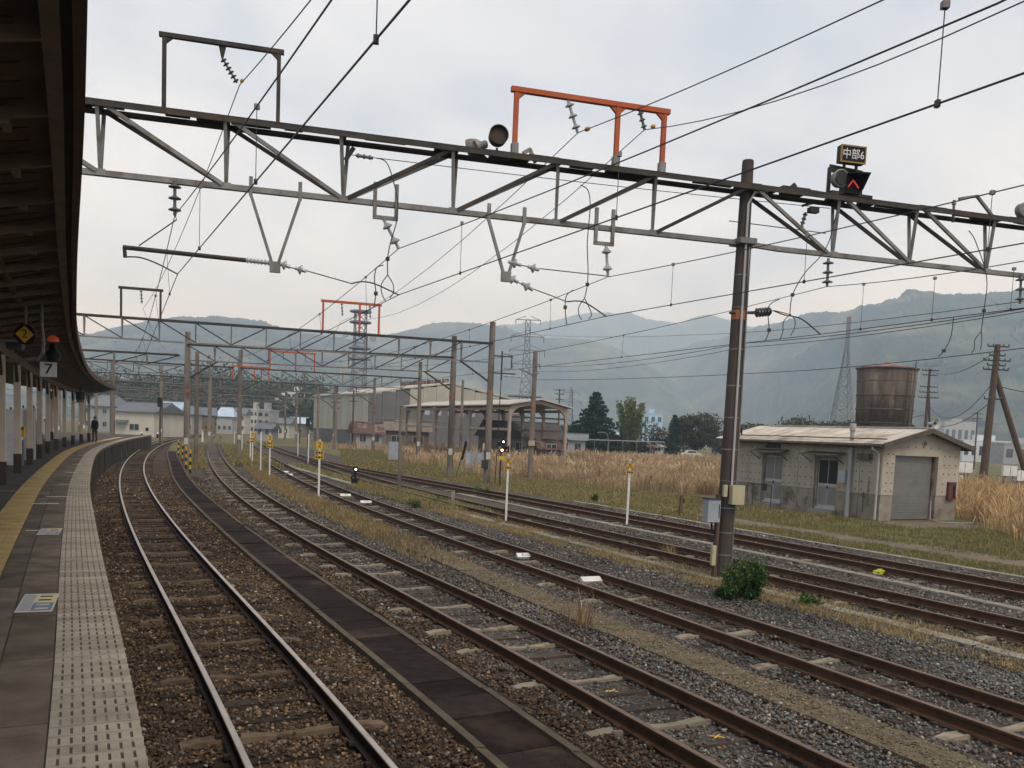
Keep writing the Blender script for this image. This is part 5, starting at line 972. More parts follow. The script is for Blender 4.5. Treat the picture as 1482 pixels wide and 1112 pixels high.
# gable wall (y = 0) with the shutter opening
S0, S1, SZ = .78, 3.55, 2.86
for x0, x1 in ((0.02, S0), (S1, HWd)):
    hb('wall_panel', x0 + .01, x1 - .01, .02, .34, 0, HB - .006, 'hut_base'); hb('wall_panel', x0 + .01, x1 - .01, 0, .34, HB + .004, 2.35, 'hut_wall'); hb('wall_panel', x0 + .01, x1 - .01, 0, .34, 2.356, HE - .25, 'hut_wall')
hb('wall_panel', S0 - .008, S1 + .008, 0, .34, SZ + .004, HE - .25, 'hut_wall')
b = MB(); b.prism([(.02, 0, HE - .244), (HWd - .0, 0, HE - .244), (HWd, 0, HE - .03), (HWd / 2, 0, HR - .06), (.02, 0, HE - .03)], (0, .34, 0)); b.build('gable_panel', M['hut_wall'], hut)
sh = MB(); sh.b2(S0 + .1, S1 - .1, .28, .33, .02, SZ); shu = sh.build('roller_shutter', M['shutter'], hut); sl_ = MB(); z = .06
while z < SZ - .05: sl_.b2(S0 + .1, S1 - .1, .245, .2805, z, z + .07); z += .1
sl_.build('shutter_slats', M['shutter'], shu)['kind'] = 'stuff'
for x0 in (S0, S1 - .1): hb('shutter_guide', x0, x0 + .1, .16, .33, 0, SZ, 'alu' if x0 == S0 else 'rust_sheet')
MB().lathe((2.55, -.03, 3.42), (0, 1, 0), [(.15, 0), (.16, .02), (.15, .05)], 16).build('round_vent', M['hut_base'], hut); MB().lathe((2.55, -.05, 3.42), (0, 1, 0), [(.07, 0), (.08, .04)], 12).build('vent_cap', M['eave'], hut)
hb('side_wall', HWd - .02, HWd + .1, .16, HLn, 0, HE - .1, 'hut_wall'); hb('end_wall', .02, HWd, HLn - .1, HLn + .02, 0, HE - .1, 'hut_wall')
# roof: corrugated sheets, each a piece, over dark eaves
def sheet(y0, y1, side):
    xe, xr = (-.5, HWd / 2) if side < 0 else (HWd + .5, HWd / 2); ze = HE - (HR - HE) * .5 / (HWd / 2) + .04; n = int((y1 - y0) / .0433); vs = []; fs = []
    for i in range(n + 1):
        y_ = y0 + (y1 - y0) * i / n; dz_ = .022 * math.cos(i * math.pi / 1.5)
        vs += [(xe, y_, ze + dz_), (xr, y_, HR + .04 + dz_)]
    for i in range(n): fs.append((2 * i, 2 * i + 1, 2 * i + 3, 2 * i + 2) if side < 0 else (2 * i + 2, 2 * i + 3, 2 * i + 1, 2 * i))
    b = MB(); b._add(vs, fs); return b.build('roof_sheet', M['hut_roof'], hut)
y_ = -.4
while y_ < HLn + .3:
    for sd in (-1, 1): sheet(y_, y_ + .92, sd)
    y_ += .9
for sd in (-1, 1):
    xe = -.46 if sd < 0 else HWd + .46; ze = HE - (HR - HE) * .5 / (HWd / 2)
    b = MB(); b.beam((xe, -.36, ze - .05), (xe, HLn + .3, ze - .05), .05, .14); b.build('eave_board', M['eave'], hut)
    b = MB(); b.beam((xe, -.40, ze - .05), (HWd / 2, -.40, HR - .05), .06, .2); b.build('barge_board', M['eave'], hut)
    b = MB(); b.beam((xe - sd * .02, HLn / 2, ze - .06), (HWd / 2, HLn / 2, HR - .06), HLn + .6, .03, (0, 0, 1)); b.build('soffit', M['eave'], hut)
MB().tube([(-.53, -.3, HE - .17), (-.53, HLn + .2, HE - .17)], .05, 8).build('gutter', M['eave'], hut); MB().beam((-.2, -.3, HE + .12), (-.2, HLn, HE + .12), .08, .05).build('snow_guard', M['rust_sheet'], hut)
MB().beam((HWd / 2, -.4, HR + .07), (HWd / 2, HLn + .3, HR + .07), .3, .05).build('ridge_cap', M['hut_roof'], hut)
# doors
for i, (d0, d1) in enumerate(doors):
    sill = .32; dn = hb('door', .17, .23, d0 + .1, d1 - .1, sill, z_d - .04, 'alu'); 
    hb('door_frame', .10, .235, d0, d0 + .1, sill - .1, z_d, 'hut_base'); hb('door_frame', .10, .235, d1 - .1, d1, sill - .1, z_d, 'hut_base'); hb('door_step', -.25 if i == 0 else -.5, .12, d0 - .05, d1 + .05, 0, sill - .11, 'hut_base'); hb('door_frame', .08, .235, d0 + .1, d1 - .1, sill - .1, sill, 'alu')
    mid = (d0 + d1) / 2
    for a_, c_ in ((d0 + .16, mid - .03), (mid + .03, d1 - .16)):
        hb('pane', .155, .172, a_, c_, 1.42, z_d - .12, 'glass_d' if i == 0 else 'glass_g', dn); hb('lower_panel', .162, .172, a_, c_, sill + .1, 1.28, 'shutter', dn)
    MB().box((.15, mid, 1.25), (.05, .03, .14)).build('handle', M['box_dark'], dn)
    b = MB(); b.prism([(-.02, d0 - .45, z_d + .24), (-.02, d1 + .35, z_d + .24), (-.72, d1 + .35, z_d + .10), (-.72, d0 - .45, z_d + .10)], (0, 0, .03)); b.build('awning', M['eave'], hut)
    for yy in (d0 - .3, d1 + .2): MB().beam((-.65, yy, z_d + .10), (.0, yy, z_d - .25), .025, .03).build('awning_stay', M['galv_d'], hut)
b = MB(); b.prism([(.0, 6.65 + .55 * math.cos(k * math.pi / 8), z_d + .3 + .36 * math.sin(k * math.pi / 8)) for k in range(9)], (-.03, 0, 0)); b.build('round_hood', M['eave'], hut)
# pipes and boxes
MB().tube([(-.15, 1.62, 0), (-.15, 1.62, 3.9)], .09, 10).build('flue_pipe', M['house_g'], hut); MB().lathe((-.15, 1.62, 3.85), (0, 0, 1), [(.09, 0), (.14, .03), (.14, .32), (.12, .34)], 12).build('flue_cowl', M['conduit'], hut)
MB().tube([(-.5, .15, HE - .18), (-.5, .15, HE - .32), (-.12, .12, HE - .5), (-.1, .12, .9), (-.1, .12, .05)], .05, 8).build('downpipe', M['conduit'], hut)
hb('meter_box', -.3, -.1, 1.75, 2.1, 1.55, 2.1, 'box_grey'); hb('red_hydrant_box', HWd - .75, HWd - .25, -.12, -.003, .95, 1.75, 'red_paint'); hb('hydrant_opening', HWd - .45, HWd - .3, -.14, -.118, 1.05, 1.6, 'black')
hb('exhaust_fan', -.22, -.003, .55, 1.25, 2.62, 2.88, 'eave'); MB().tube([(-.06, .62, .6), (-.06, .62, 1.9)], .025, 6).build('thin_pipe', M['hut_base'], hut); MB().tube([(-.06, .85, .3), (-.06, .85, 1.2)], .025, 6).build('thin_pipe', M['eave'], hut)
b = MB(); b.tube([(-.55, 6.0, .02), (-.55, 6.0, 1.1), (-.55, 7.3, 1.1), (-.55, 7.3, .02)], .02, 6); b.box((-.55, 6.5, 1.0), (.04, .3, .35)); b.build('hand_rail', M['galv_d'], hut)
# loudspeakers on the roof
for lab, loc, rz in (('silver round loudspeaker on the gable of the hut roof', (2.7, -.25, HR + .28), .0), ('dark horn loudspeaker on the far end of the hut roof', (-.3, 8.9, HE + .36), .9)):
    w_ = MW[hut.name] @ Vector(loc); t = thing('horn_loudspeaker', lab, 'loudspeaker', tuple(w_), hr + rz); MB().lathe((0, .25, 0), (0, -1, 0), [(.05, 0), (.06, .12), (.10, .28), (.24, .40), (.25, .42), (.22, .41), (.08, .28)], 18).build('horn', M['alu'] if rz == 0 else M['box_dark'], t); MB().tube([(0, .12, -.05), (0, .12, -.34)], .03, 6).build('bracket', M['galv_d'], t); MB().lathe((0, -.05, 0), (0, -1, 0), [(.06, 0), (.05, .08)], 10).build('driver_cone', M['box_dark'], t)
h_ = MB(); hp = [MW[hut.name] @ Vector(v) for v in [(2.4, -.08, 1.0), (2.7, -.1, .95), (3.0, -.1, 1.0)]]
w0 = MW[hut.name] @ Vector((3.0, -.2, .9)); tag(MB().tube([w0, w0 + Vector((0, -.1, -.8)), w0 + Vector((.3, -.5, -.885)), w0 + Vector((1.2, -.6, -.885)), w0 + Vector((1.9, -.1, -.88)), w0 + Vector((2.1, .1, -.6))], .018, 5).build('garden_hose', M['conduit']), 'pale hose lying on the ground in front of the roller shutter', 'hose')

# ------------------------------------------------------------------ water tank, wooden poles, pylons
tc = A(1276, 640, 75); tk = thing('water_tank', 'rusty brown cylindrical water tank raised behind the hut roof', 'water tank', (tc.x, 75, -.24)); r_ = 2.36; zb = 5.2; zt_ = 9.75
b = MB(); b.lathe((0, 0, zb), (0, 0, 1), [(r_ * .93, 0), (r_ * .95, 2.2), (r_, zt_ - zb)], 40); b.build('tank_wall', M['tank'], tk, smooth=True)
for z in (zb + .02, zb + 1.15, zb + 2.3, zb + 3.45): MB().lathe((0, 0, z), (0, 0, 1), [(r_ * .955 + .01 * (z - zb), 0), (r_ * .955 + .01 * (z - zb) + .03, .02), (r_ * .955 + .01 * (z - zb) + .03, .09), (r_ * .955 + .01 * (z - zb), .1)], 40).build('hoop', M['tank'], tk)
MB().lathe((0, 0, zt_ - .02), (0, 0, 1), [(r_ + .12, 0), (r_ + .14, .1), (r_ * .8, .22), (r_ * .3, .42), (.25, .45), (.2, .6), (.05, .64)], 40).build('lid', M['tank_top'], tk)
MB().lathe((0, 0, zb - .32), (0, 0, 1), [(r_ * 1.04, 0), (r_ * 1.04, .3)], 40).build('base_ring', M['galv_d'], tk)
b = MB()
for k in range(8):
    a = k * math.tau / 8; b.box((1.9 * math.cos(a), 1.9 * math.sin(a), (zb - .3) / 2), (.4, .4, zb - .3), a)
b.build('support_legs', M['hut_base'], tk); b = MB(); b.beam((1.1, -r_ - .12, zb - .2), (1.25, -r_ - .16, zt_ + .5), .1, .06); b.build('overflow_pipe', M['pole_conc'], tk); b = MB()
for sx in (.85, 1.15): b.beam((sx - .1, -r_ + .1, zb), (sx - .1, -r_ + .02, zt_), .03, .03)
for k in range(14): b.beam((.75, -r_ + .08, zb + .2 + k * .32), (1.05, -r_ + .08, zb + .2 + k * .32), .025, .025)
b.build('ladder', M['galv_d'], tk)
def wood_pole(base, top, lab, arms, brace=None, r=.16):
    base, top = Vector(base), Vector(top); t = thing('utility_pole', lab, 'utility pole', tuple(base)); MB().tube([base, top], [r, r * .65], 10).build('shaft', M['pole_wood'], t, world=True); ax = (top - base).normalized(); L = (top - base).length
    for h, w in arms:
        c_ = base + ax * (L - h); o = MB().beam(c_ + Vector((-w / 2, -.12, 0)), c_ + Vector((w / 2, -.12, 0)), .09, .09).build('crossarm', M['galv_d'], t, world=True)
        n = max(2, int(w / .35))
        for k in range(n + 1): MB().lathe(c_ + Vector((-w / 2 + w * k / n, -.12, .04)), (0, 0, 1), [(.03, 0), (.05, .05), (.06, .12), (.03, .15)], 7).build('insulator', M['porc_d'], o, world=True)
    if brace: MB().tube([Vector(brace), base + ax * (L * .82)], r * .7, 8).build('prop', M['pole_wood'], t, world=True)
    return t
bp = A(1422, 694, 65); tp = A(1444, 499, 65); bp.z = -.24; br = A(1500, 668, 66); br.z = -.24
wood_pole(bp, tp, 'leaning old timber utility pole with crossarms and long prop', [(.15, 1.5), (.8, 1.1), (1.15, 1.9), (1.5, 1.3), (1.8, 1.8), (3.9, 1.2)], br, .3)
bp = A(1336, 660, 100); bp.z = -.24; tp = A(1346, 534, 100); br = Vector((bp.x + 1.6, 101, -.24)); wood_pole(bp, tp, 'smaller timber utility pole behind the hut roof ridge', [(.2, 1.8), (.7, 1.6), (2.0, 1.9), (2.6, 2.0), (3.2, 2.2)], br, .2)
bp = A(1412, 650, 170); bp.z = -.24; wood_pole(bp, A(1415, 597, 170), 'distant thin utility pole before the long white building', [(.3, 2), (1.2, 2)], None, .16)
bp = A(1382, 660, 170); bp.z = -.24; wood_pole(bp, A(808 - 0, 562, 118), 'thin', [(.2, 1)], None, .1) if False else None
for px_, y0, Y, lab in ((808, 563, 135, 'dark utility pole rising behind the open shed end'), (510, 565, 128, 'dark utility pole in front of the factory cladding'), (484, 575, 132, 'slim utility pole at the factory left end'), (433, 585, 150, 'slim dark pole before the town buildings'), (827, 565, 300, 'far thin pole between the shed and the dark conifer'), (1440 - 590, 640, 150, 'low thin pole before the dark conifer')):
    bp = A(px_, 640, Y); bp.z = -.24; wood_pole(bp, A(px_ + 2, y0, Y), lab, [(.2, 1.6), (.8, 1.4), (1.6, 1.2)], None, .16)
wa, wb = A(1444, 505, 65), A(1346, 537, 100)
for k, (pa_, pb2, sg_, lab) in enumerate(((A(1440, 510, 65), A(1348, 538, 100), .8, 'upper'), (A(1440, 550, 65), A(1345, 588, 100), 2.0, 'middle'), (A(1436, 580, 65), A(1345, 612, 100), 1.0, 'lower'))): wire('%s slack cable between the two timber utility poles' % lab, [pa_, pb2], .03, [sg_])
wire('cable from the leaning timber pole out past the hill', [A(1448, 560, 65), A(1560, 572, 58)], .03, [.2]); wire('slack cable left of the smaller timber pole', [A(1340, 600, 100), A(1130, 612, 190)], .035, [1.5])
def lattice(lab, X, Y, zt_, wb, wt, arms, m, n=10, cat='pylon', name='transmission_tower', platforms=()):
    t = thing(name, lab, cat, (X, Y, -.24)); th = wb * .045
    def w(z): f = z / zt_; return wb + (wt - wb) * min(1, f * 1.25)
    b = MB(); d = MB()
    for sx in (-1, 1):
        for sy in (-1, 1): 
            L_ = MB()
            for k in range(n): z0, z1 = zt_ * k / n, zt_ * (k + 1) / n; L_.beam((sx * w(z0) / 2, sy * w(z0) / 2, z0), (sx * w(z1) / 2, sy * w(z1) / 2, z1), th, th)
            L_.build('leg', m, t)
    for k in range(n):
        z0, z1 = zt_ * k / n, zt_ * (k + 1) / n; a_, c_ = w(z0) / 2, w(z1) / 2
        for (x0, y0, x1, y1) in ((-1, -1, 1, -1), (1, -1, 1, 1), (1, 1, -1, 1), (-1, 1, -1, -1)):
            d.beam((x0 * a_, y0 * a_, z0), (x1 * c_, y1 * c_, z1), th * .6, th * .6); d.beam((x1 * a_, y1 * a_, z0), (x0 * c_, y0 * c_, z1), th * .6, th * .6); d.beam((x0 * c_, y0 * c_, z1), (x1 * c_, y1 * c_, z1), th * .6, th * .6)
    d.build('bracing', m, t)
    for h, l_ in arms:
        o = MB(); z = zt_ - h
        for sg_ in (-1, 1): o.beam((0, 0, z), (sg_ * l_, 0, z), th, th); o.beam((sg_ * w(z) / 2, 0, z + l_ * .3), (sg_ * l_, 0, z), th * .7, th * .7)
        o.build('crossarm', m, t)
        for sg_ in (-1, 1): MB().tube([(sg_ * l_, 0, z), (sg_ * l_, 0, z - l_ * .35)], th * .5, 5).build('insulator_string', M['porc_d'], t)
    for h, w_ in platforms: MB().lathe((0, 0, zt_ - h), (0, 0, 1), [(w_, 0), (w_, .5)], 14).build('platform_ring', m, t)
    return t
pt = A(757, 640, 330); lattice('dense grey lattice power pylon behind the open shed', pt.x, 330, A(757, 462, 330).z, 6.2, 1.8, [(0, 4.5), (6, 6), (11, 6.5), (16, 5)], M['lattice'], 12, platforms=((28, 6.5), (33, 6.5), (38, 6.5)))
pt = A(1216, 640, 420); lattice('slender lattice power pylon on the right before the mountain', pt.x, 420, A(1222, 458, 420).z, 11, 1.0, [], M['lattice'], 14)
pt = A(517, 640, 300); tt = lattice('tall telecom tower with round dishes and ring platforms', pt.x, 300, A(517, 449, 300).z, 5.5, 3.6, [], M['lattice'], 12, 'tower', 'telecom_tower', ((.5, 3.6), (4, 3.6), (8, 3.6), (12.5, 3.6), (16, 3.6)))
zt_ = A(517, 449, 300).z
for dx_, dz_ in ((-4.5, -8), (4.6, -9), (-5, -14), (-5.2, -20)): MB().lathe((dx_, -1.5, zt_ + dz_), (0, -1, 0), [(.3, -.6), (1.0, -.2), (1.1, .1), (1.0, .2)], 14).build('dish', M['house_g'], tt)
pt = A(1413 - 590, 640, 500); lattice('faint far pylon at the foot of the mountains', pt.x, 500, A(823, 560, 500).z, 7, 1, [(3, 5), (8, 6)], M['lattice'], 9)
# ------------------------------------------------------------------ buildings behind the yard
def win(t, cx, cy, cz, w, h, rz=0, m='glass_d', parent=None):  # a window: frame, pane and sill in the building's own axes, facing -y
    f = MB(Matrix.Translation((cx, cy, cz)) @ Matrix.Rotation(rz, 4, 'Z')); f.box((0, 0, 0), (w, .08, h)); o = f.build('window', M['alu'], t); p = MB(Matrix.Translation((cx, cy, cz)) @ Matrix.Rotation(rz, 4, 'Z'))
    p.box((-w * .24, -.042, 0), (w * .42, .03, h * .86)); p.box((w * .24, -.042, 0), (w * .42, .03, h * .86)); p.build('pane', M[m], o)
def house(px0, px1, Y, zw, zr, wallm, roofm, lab, rz=0.0, nwin=(3, 1), depth=8.0, hip=False, name='house', cat='house', base=-.24):
    a_, c_ = A(px0, 620, Y), A(px1, 620, Y); w = (c_ - a_).length; t = thing(name, lab, cat, ((a_.x + c_.x) / 2, Y + depth / 2, base), rz); h = zw - base
    MB().b2(-w / 2, w / 2, -depth / 2, depth / 2, 0, h).build('walls', M[wallm], t); rh = zr - zw; o = .5
    b = MB(); k = w * .22 if hip else 0
    vs = [(-w / 2 - o, -depth / 2 - o, h), (w / 2 + o, -depth / 2 - o, h), (w / 2 + o, depth / 2 + o, h), (-w / 2 - o, depth / 2 + o, h), (-w / 2 - o + k, 0, h + rh), (w / 2 + o - k, 0, h + rh)]
    b._add(vs, [(0, 1, 5, 4), (2, 3, 4, 5), (1, 2, 5), (3, 0, 4), (3, 2, 1, 0)]); rf = b.build('roof', M[roofm], t); MB().beam((-w / 2 - o + k, 0, h + rh + .03), (w / 2 + o - k, 0, h + rh + .03), .25, .18).build('ridge', M[roofm], rf)
    for f in range(nwin[1]):
        for i in range(nwin[0]): win(t, -w / 2 + w * (i + .5) / nwin[0], -depth / 2 - .03, 1.6 + f * 2.7, min(1.7, w / nwin[0] * .5), 1.1)
    return t
# grey factory hall
fa, fb, fc = G(463, 638.5), G(535, 645), G(650, 650); fL = A(463, 600, 182); fC = Vector((-25.8, 156, -.24)); fl_ = Vector((-41.5, 184, -.24)); fr = Vector((4.5, 172, -.24))
u = (fl_ - fC).to_2d(); wl_ = u.length; a = math.atan2(-u.x, u.y); fac = thing('factory_hall', 'large grey clad factory hall with pale gently pitched roof', 'factory', tuple(fC), a + 0.0)
gx_len = 31.0; He, Hr_ = 9.0, 11.7                      # x: along the dark gable front, y: along the pale side
n = 14
for k in range(n): MB().b2(-.06, .2, wl_ * k / n + .03, wl_ * (k + 1) / n - .03, 2.6, He).build('cladding_panel', M['clad'], fac)
MB().b2(0, .2, 0, wl_, 0, 2.58).build('lower_wall', M['clad_d'], fac); nf = 12
for k in range(nf):
    x0, x1 = gx_len * k / nf, gx_len * (k + 1) / nf; top = He + (Hr_ - He) * (1 - abs((x0 + x1) / 2 - gx_len / 2) / (gx_len / 2)); MB().b2(x0 + .03, x1 - .03, -.05, .2, 0, 6.9 if k > 2 else top - .1).build('front_panel', M['clad_d'], fac); MB().b2(x0 + .03, x1 - .03, -.05, .2, 6.92, top - .1).build('gable_panel', M['clad'], fac) if k > 2 else None
MB().b2(.21, gx_len, .21, wl_, 0, He - .05).build('core', M['clad_d'], fac); ns = 9
for k in range(ns):
    for sd in (0, 1):
        y0, y1 = wl_ * k / ns - .2, wl_ * (k + 1) / ns - .22; xe, xr = (-.5, gx_len / 2) if sd == 0 else (gx_len + .5, gx_len / 2); b = MB(); b.prism([(xe, y0, He), (xr, y0, Hr_), (xr, y1, Hr_), (xe, y1, He)] if sd == 0 else [(xr, y0, Hr_), (xe, y0, He), (xe, y1, He), (xr, y1, Hr_)], (0, 0, .25)); b.build('roof_sheet', M['roof_w'], fac)
for k in range(5): MB().box((gx_len * .36 + k * 2.3, -.08, 6.3), (.95, .08, .9)).build('window', M['glass_b'], fac)
MB().box((7.2, -.08, 2.6), (4.4, .08, 4.2)).build('roller_door', M['clad'], fac); MB().beam((0, -.1, 4.9), (15, -.1, 4.9), .1, .15).build('pipe_run', M['galv'], fac)
for k in range(7): MB().box((gx_len / 2, 2 + k * 3.4, Hr_ + .5), (1.0, .9, .9)).build('roof_vent', M['rust_sheet'], fac)
# open concrete frame shed
sA, sB = G(812, 663), Vector((-14.6, 116, -.24)); s0 = Vector((-.69, 99.6, -.24))   # front corner, right corner along the gable, left along the side
sR = Vector((6.6, 103.5, -.24)); sd_ = (sR - s0).to_2d(); Wd = 7.4; ar = math.atan2(4.2, 7.5); shd = thing('open_shed', 'open sided shed of pinkish concrete frames with pale roof', 'shed', tuple(s0), ar)
Ln = 30.0; Hs, Hp = 6.05, 6.95; nb = 6
for k in range(nb + 1):
    y_ = Ln * k / nb
    for x in (0, Wd): MB().box((x, y_, Hs / 2), (.30, .30, Hs)).build('column', M['shed_conc'], shd)
    for sx, x in ((1, 0), (-1, Wd)):
        pts_ = [(x + sx * .15, 0, Hs - 1.25), (x + sx * .28, 0, Hs - .7), (x + sx * .62, 0, Hs - .25), (x + sx * 1.15, 0, Hs + .02), (x + sx * 1.15, 0, Hs + .2), (x + sx * .15, 0, Hs - .05)]
        MB(Matrix.Translation((0, y_ - .13, 0))).prism(pts_ if sx > 0 else pts_[::-1], (0, .26, 0)).build('haunch', M['shed_conc'], shd)
    MB().beam((0, y_, Hs), (Wd / 2, y_, Hp - .15), .34, .36).build('roof_beam', M['shed_conc'], shd); MB().beam((Wd / 2, y_, Hp - .15), (Wd, y_, Hs), .34, .36).build('roof_beam', M['shed_conc'], shd)
for k in range(nb):
    y0, y1 = Ln * k / nb, Ln * (k + 1) / nb
    for x in (0, Wd): MB().beam((x, y0, 3.6), (x, y1, 3.6), .25, .28).build('side_rail', M['shed_conc'], shd); MB().beam((x, y0, Hs - .15), (x, y1, Hs - .15), .3, .3).build('eaves_beam', M['shed_conc'], shd)
    for sd in (0, 1):
        xe, xr = (-.7, Wd / 2) if sd == 0 else (Wd + .7, Wd / 2); ya, yb_ = y0 - (.6 if k == 0 else .0) + .01, y1 - .01
        b = MB(); b.prism([(xe, ya, Hs + .2), (xr, ya, Hp + .1), (xr, yb_, Hp + .1), (xe, yb_, Hs + .2)] if sd == 0 else [(xr, ya, Hp + .1), (xe, ya, Hs + .2), (xe, yb_, Hs + .2), (xr, yb_, Hp + .1)], (0, 0, .12)); b.build('roof_slab', M['roof_w'], shd)
MB().beam((0, .0, 5.0), (Wd, 0, 5.0), .12, .2).build('tie_beam', M['galv_d'], shd)
# old timber house inside and other huts
house(700, 808, 112, 2.4, 4.4, 'old_wood', 'dark_roof', 'derelict timber house with dark roof seen through the shed', .3, (4, 1), 7)
house(556, 618, 132, 2.6, 4.0, 'house_b', 'old_wood', 'low tan shack with a wide window before the factory', .1, (2, 1), 6)
house(507, 545, 128, 2.0, 3.6, 'house_g', 'rust_sheet', 'small grey shack with rusty red roof before the factory', .35, (2, 1), 5)
house(812, 850, 135, 2.3, 3.3, 'house_g', 'roof_tile', 'low grey outbuilding right of the open shed', -.1, (2, 1), 6)
t = house(773, 806, 104, 1.2, 2.3, 'old_wood', 'rust_sheet', 'lean-to with rusty corrugated roof below the shed', .4, (1, 1), 4)
# station side houses at the left
t = house(168, 226, 150, 3.9, 5.6, 'house_w', 'roof_tile', 'cream walled building with dark tiled roof past the platform', -.05, (1, 1), 12)
MB().box((2.2, -6.05, 1.3), (.5, .06, .5)).build('round_vent', M['black'], t); b = MB(); b.prism([(-3.2, -6.0, 2.6), (-1, -6.0, 2.6), (-1, -7.0, 2.2), (-3.2, -7.0, 2.2)], (0, 0, .1)); b.build('door_canopy', M['roof_tile'], t)
hs = [(124, 164, 185, 5.0, 7.4, 'house_g', 'roof_tile', 'grey two storey house behind the canopy end'), (228, 252, 190, 4.4, 6.6, 'house_b', 'roof_blue', 'brown house with shiny bluish roof beside the cream building'), (255, 276, 205, 4.2, 6.2, 'house_g', 'roof_tile', 'house with grey tiled roof right of the bluish roof'), (280, 302, 215, 4.2, 6.2, 'house_b', 'roof_tile', 'brown house partly behind the striped post pole'),
      (310, 332, 230, 4.2, 6.6, 'house_g', 'roof_blue', 'far pale roofed house beside the curving line'), (336, 352, 250, 5.2, 7.0, 'house_w', 'roof_tile', 'far cream house before the wooded hill')]
for i, (a_, c_, Y, zw, zr, wm, rm, lab) in enumerate(hs): house(a_, c_, Y, zw, zr, wm, rm, lab, random.uniform(-.3, .3), (3, 2 if zw > 4.3 else 1), 8, i % 2 == 0)
def block(px0, px1, ytop, Y, m, lab, floors, cols, name='town_building'):
    a_, c_ = A(px0, 630, Y), A(px1, 630, Y); h = A((px0 + px1) / 2, ytop, Y).z + .24; w = (c_ - a_).length; t = thing(name, lab, 'building', ((a_.x + c_.x) / 2, Y + 5, -.24)); MB().b2(-w / 2, w / 2, -5, 5, 0, h).build('walls', M[m], t); MB().b2(-w / 2 - .15, w / 2 + .15, -5.15, 5.15, h, h + .5).build('parapet', M[m], t)
    for f in range(floors):
        for i in range(cols): MB().box((-w / 2 + w * (i + .5) / cols, -5.03, h * (f + .55) / floors), (w / cols * .55, .1, h / floors * .45)).build('window', M['glass_d'], t)
    MB().b2(-w * .2, w * .1, -2, 2, h + .5, h + 2.5).build('roof_hut', M[m], t); return t
block(397, 416, 578, 330, 'tower_w', 'white town building left of the white tower block', 4, 4); block(414, 440, 569, 345, 'tower_w', 'tallest white tower block in the distant town', 6, 4); block(357, 372, 594, 270, 'house_w', 'cream town building beside a concrete pole', 3, 3); block(372, 390, 595, 260, 'house_g', 'greyish corrugated town building behind yellow signs', 3, 2); block(336, 350, 604, 290, 'tower_w', 'small white building deep in the town', 2, 3); block(442, 458, 596, 380, 'house_g', 'hazy grey building beside the factory', 4, 3)
house(371, 392, 160, 1.9, 3.0, 'house_g', 'roof_tile', 'low pale hut behind the yellow sign posts', 0, (2, 1), 5); house(402, 418, 200, 3.0, 4.4, 'house_w', 'roof_tile', 'pale low house below the white town buildings', 0, (2, 1), 6); house(418, 440, 230, 3.2, 4.8, 'house_b', 'roof_blue', 'low brown house with pale roof below the tower block', 0, (2, 1), 6)
block(930, 958, 600, 420, 'blue_b', 'pale blue and white industrial building beyond the trees', 3, 3); block(1366, 1412, 611, 700, 'house_g', 'long pale building behind the hut roof', 1, 5); block(1395, 1482, 640, 330, 'tower_w', 'low white warehouse beyond the timber pole', 1, 8); block(1455, 1540, 645, 310, 'house_g', 'grey warehouse with dark openings at the right', 1, 5); block(1084, 1110, 632, 420, 'house_w', 'faint far building left of the hut', 2, 4)
block(790, 800, 627, 380, 'tower_w', 'tiny white building seen through the shed', 2, 3); block(702, 735, 622, 420, 'tower_w', 'far white building seen through the shed columns', 2, 6)
# far town roofs strung along the foot of the mountains
for i in range(26):
    px_ = 640 + i * 32 + random.uniform(-8, 8); Y = random.uniform(420, 900); w = random.uniform(8, 16) * 1290 / Y / 2
    if 1060 < px_ < 1380: continue
    wm_ = random.choice(('house_w', 'house_g', 'tower_w', 'house_b')); rm_ = random.choice(('roof_tile', 'roof_blue'))
    t = house(px_ - w, px_ + w, Y, random.uniform(3, 5), random.uniform(5.5, 8), wm_, rm_, 'small far %s house with %s roof at the mountain foot' % ({'house_w': 'cream', 'house_g': 'grey', 'tower_w': 'white', 'house_b': 'brown'}[wm_], {'roof_tile': 'dark grey', 'roof_blue': 'pale blue'}[rm_]), random.uniform(-.4, .4), (2, 1), 9, True); t['group'] = 'far houses at the mountain foot'
# fence and cabinets beside the hut
fx = thing('chain_fence', 'low fence with white electric cabinets behind the dry grass', 'fence', (30, 62, -.24))
for k in range(14): x = 28.6 + k * 1.35; MB().box((x - 30, .5 * math.sin(k) * .1, .95), (.07, .07, 1.9)).build('fence_post', M['hut_base'], fx)
for z in (.4, .8, 1.2, 1.6): MB().beam((-1.4, 0, z), (16.2, 0, z), .03, .03).build('fence_rail', M['galv'], fx)
for px_, w, h, lab in ((1396, 1.05, 2.1, 'paired white electric cabinets on the fence by the hut'), (1462, .95, 2.0, 'square white electric board right of the timber pole'), (1478, .5, 1.7, 'small red and white box at the right edge')):
    p = A(px_, 670, 61.5); t = thing('electric_cabinet', lab, 'cabinet', (p.x, 61.5, -.24)); MB().box((0, 0, h), (w, .25, .7)).build('casing', M['white'], t); MB().box((0, -.13, h), (.02, .012, .62)).build('door_gap', M['box_dark'], t)
    for sx in (-.3, .3): MB().box((sx * w, 0, (h - .3) / 2), (.08, .08, h - .3)).build('leg', M['galv'], t)
    if w > 1: MB().box((-.2, 0, 1.0), (.3, .2, 1.1)).build('lower_cabinet', M['white'], t)
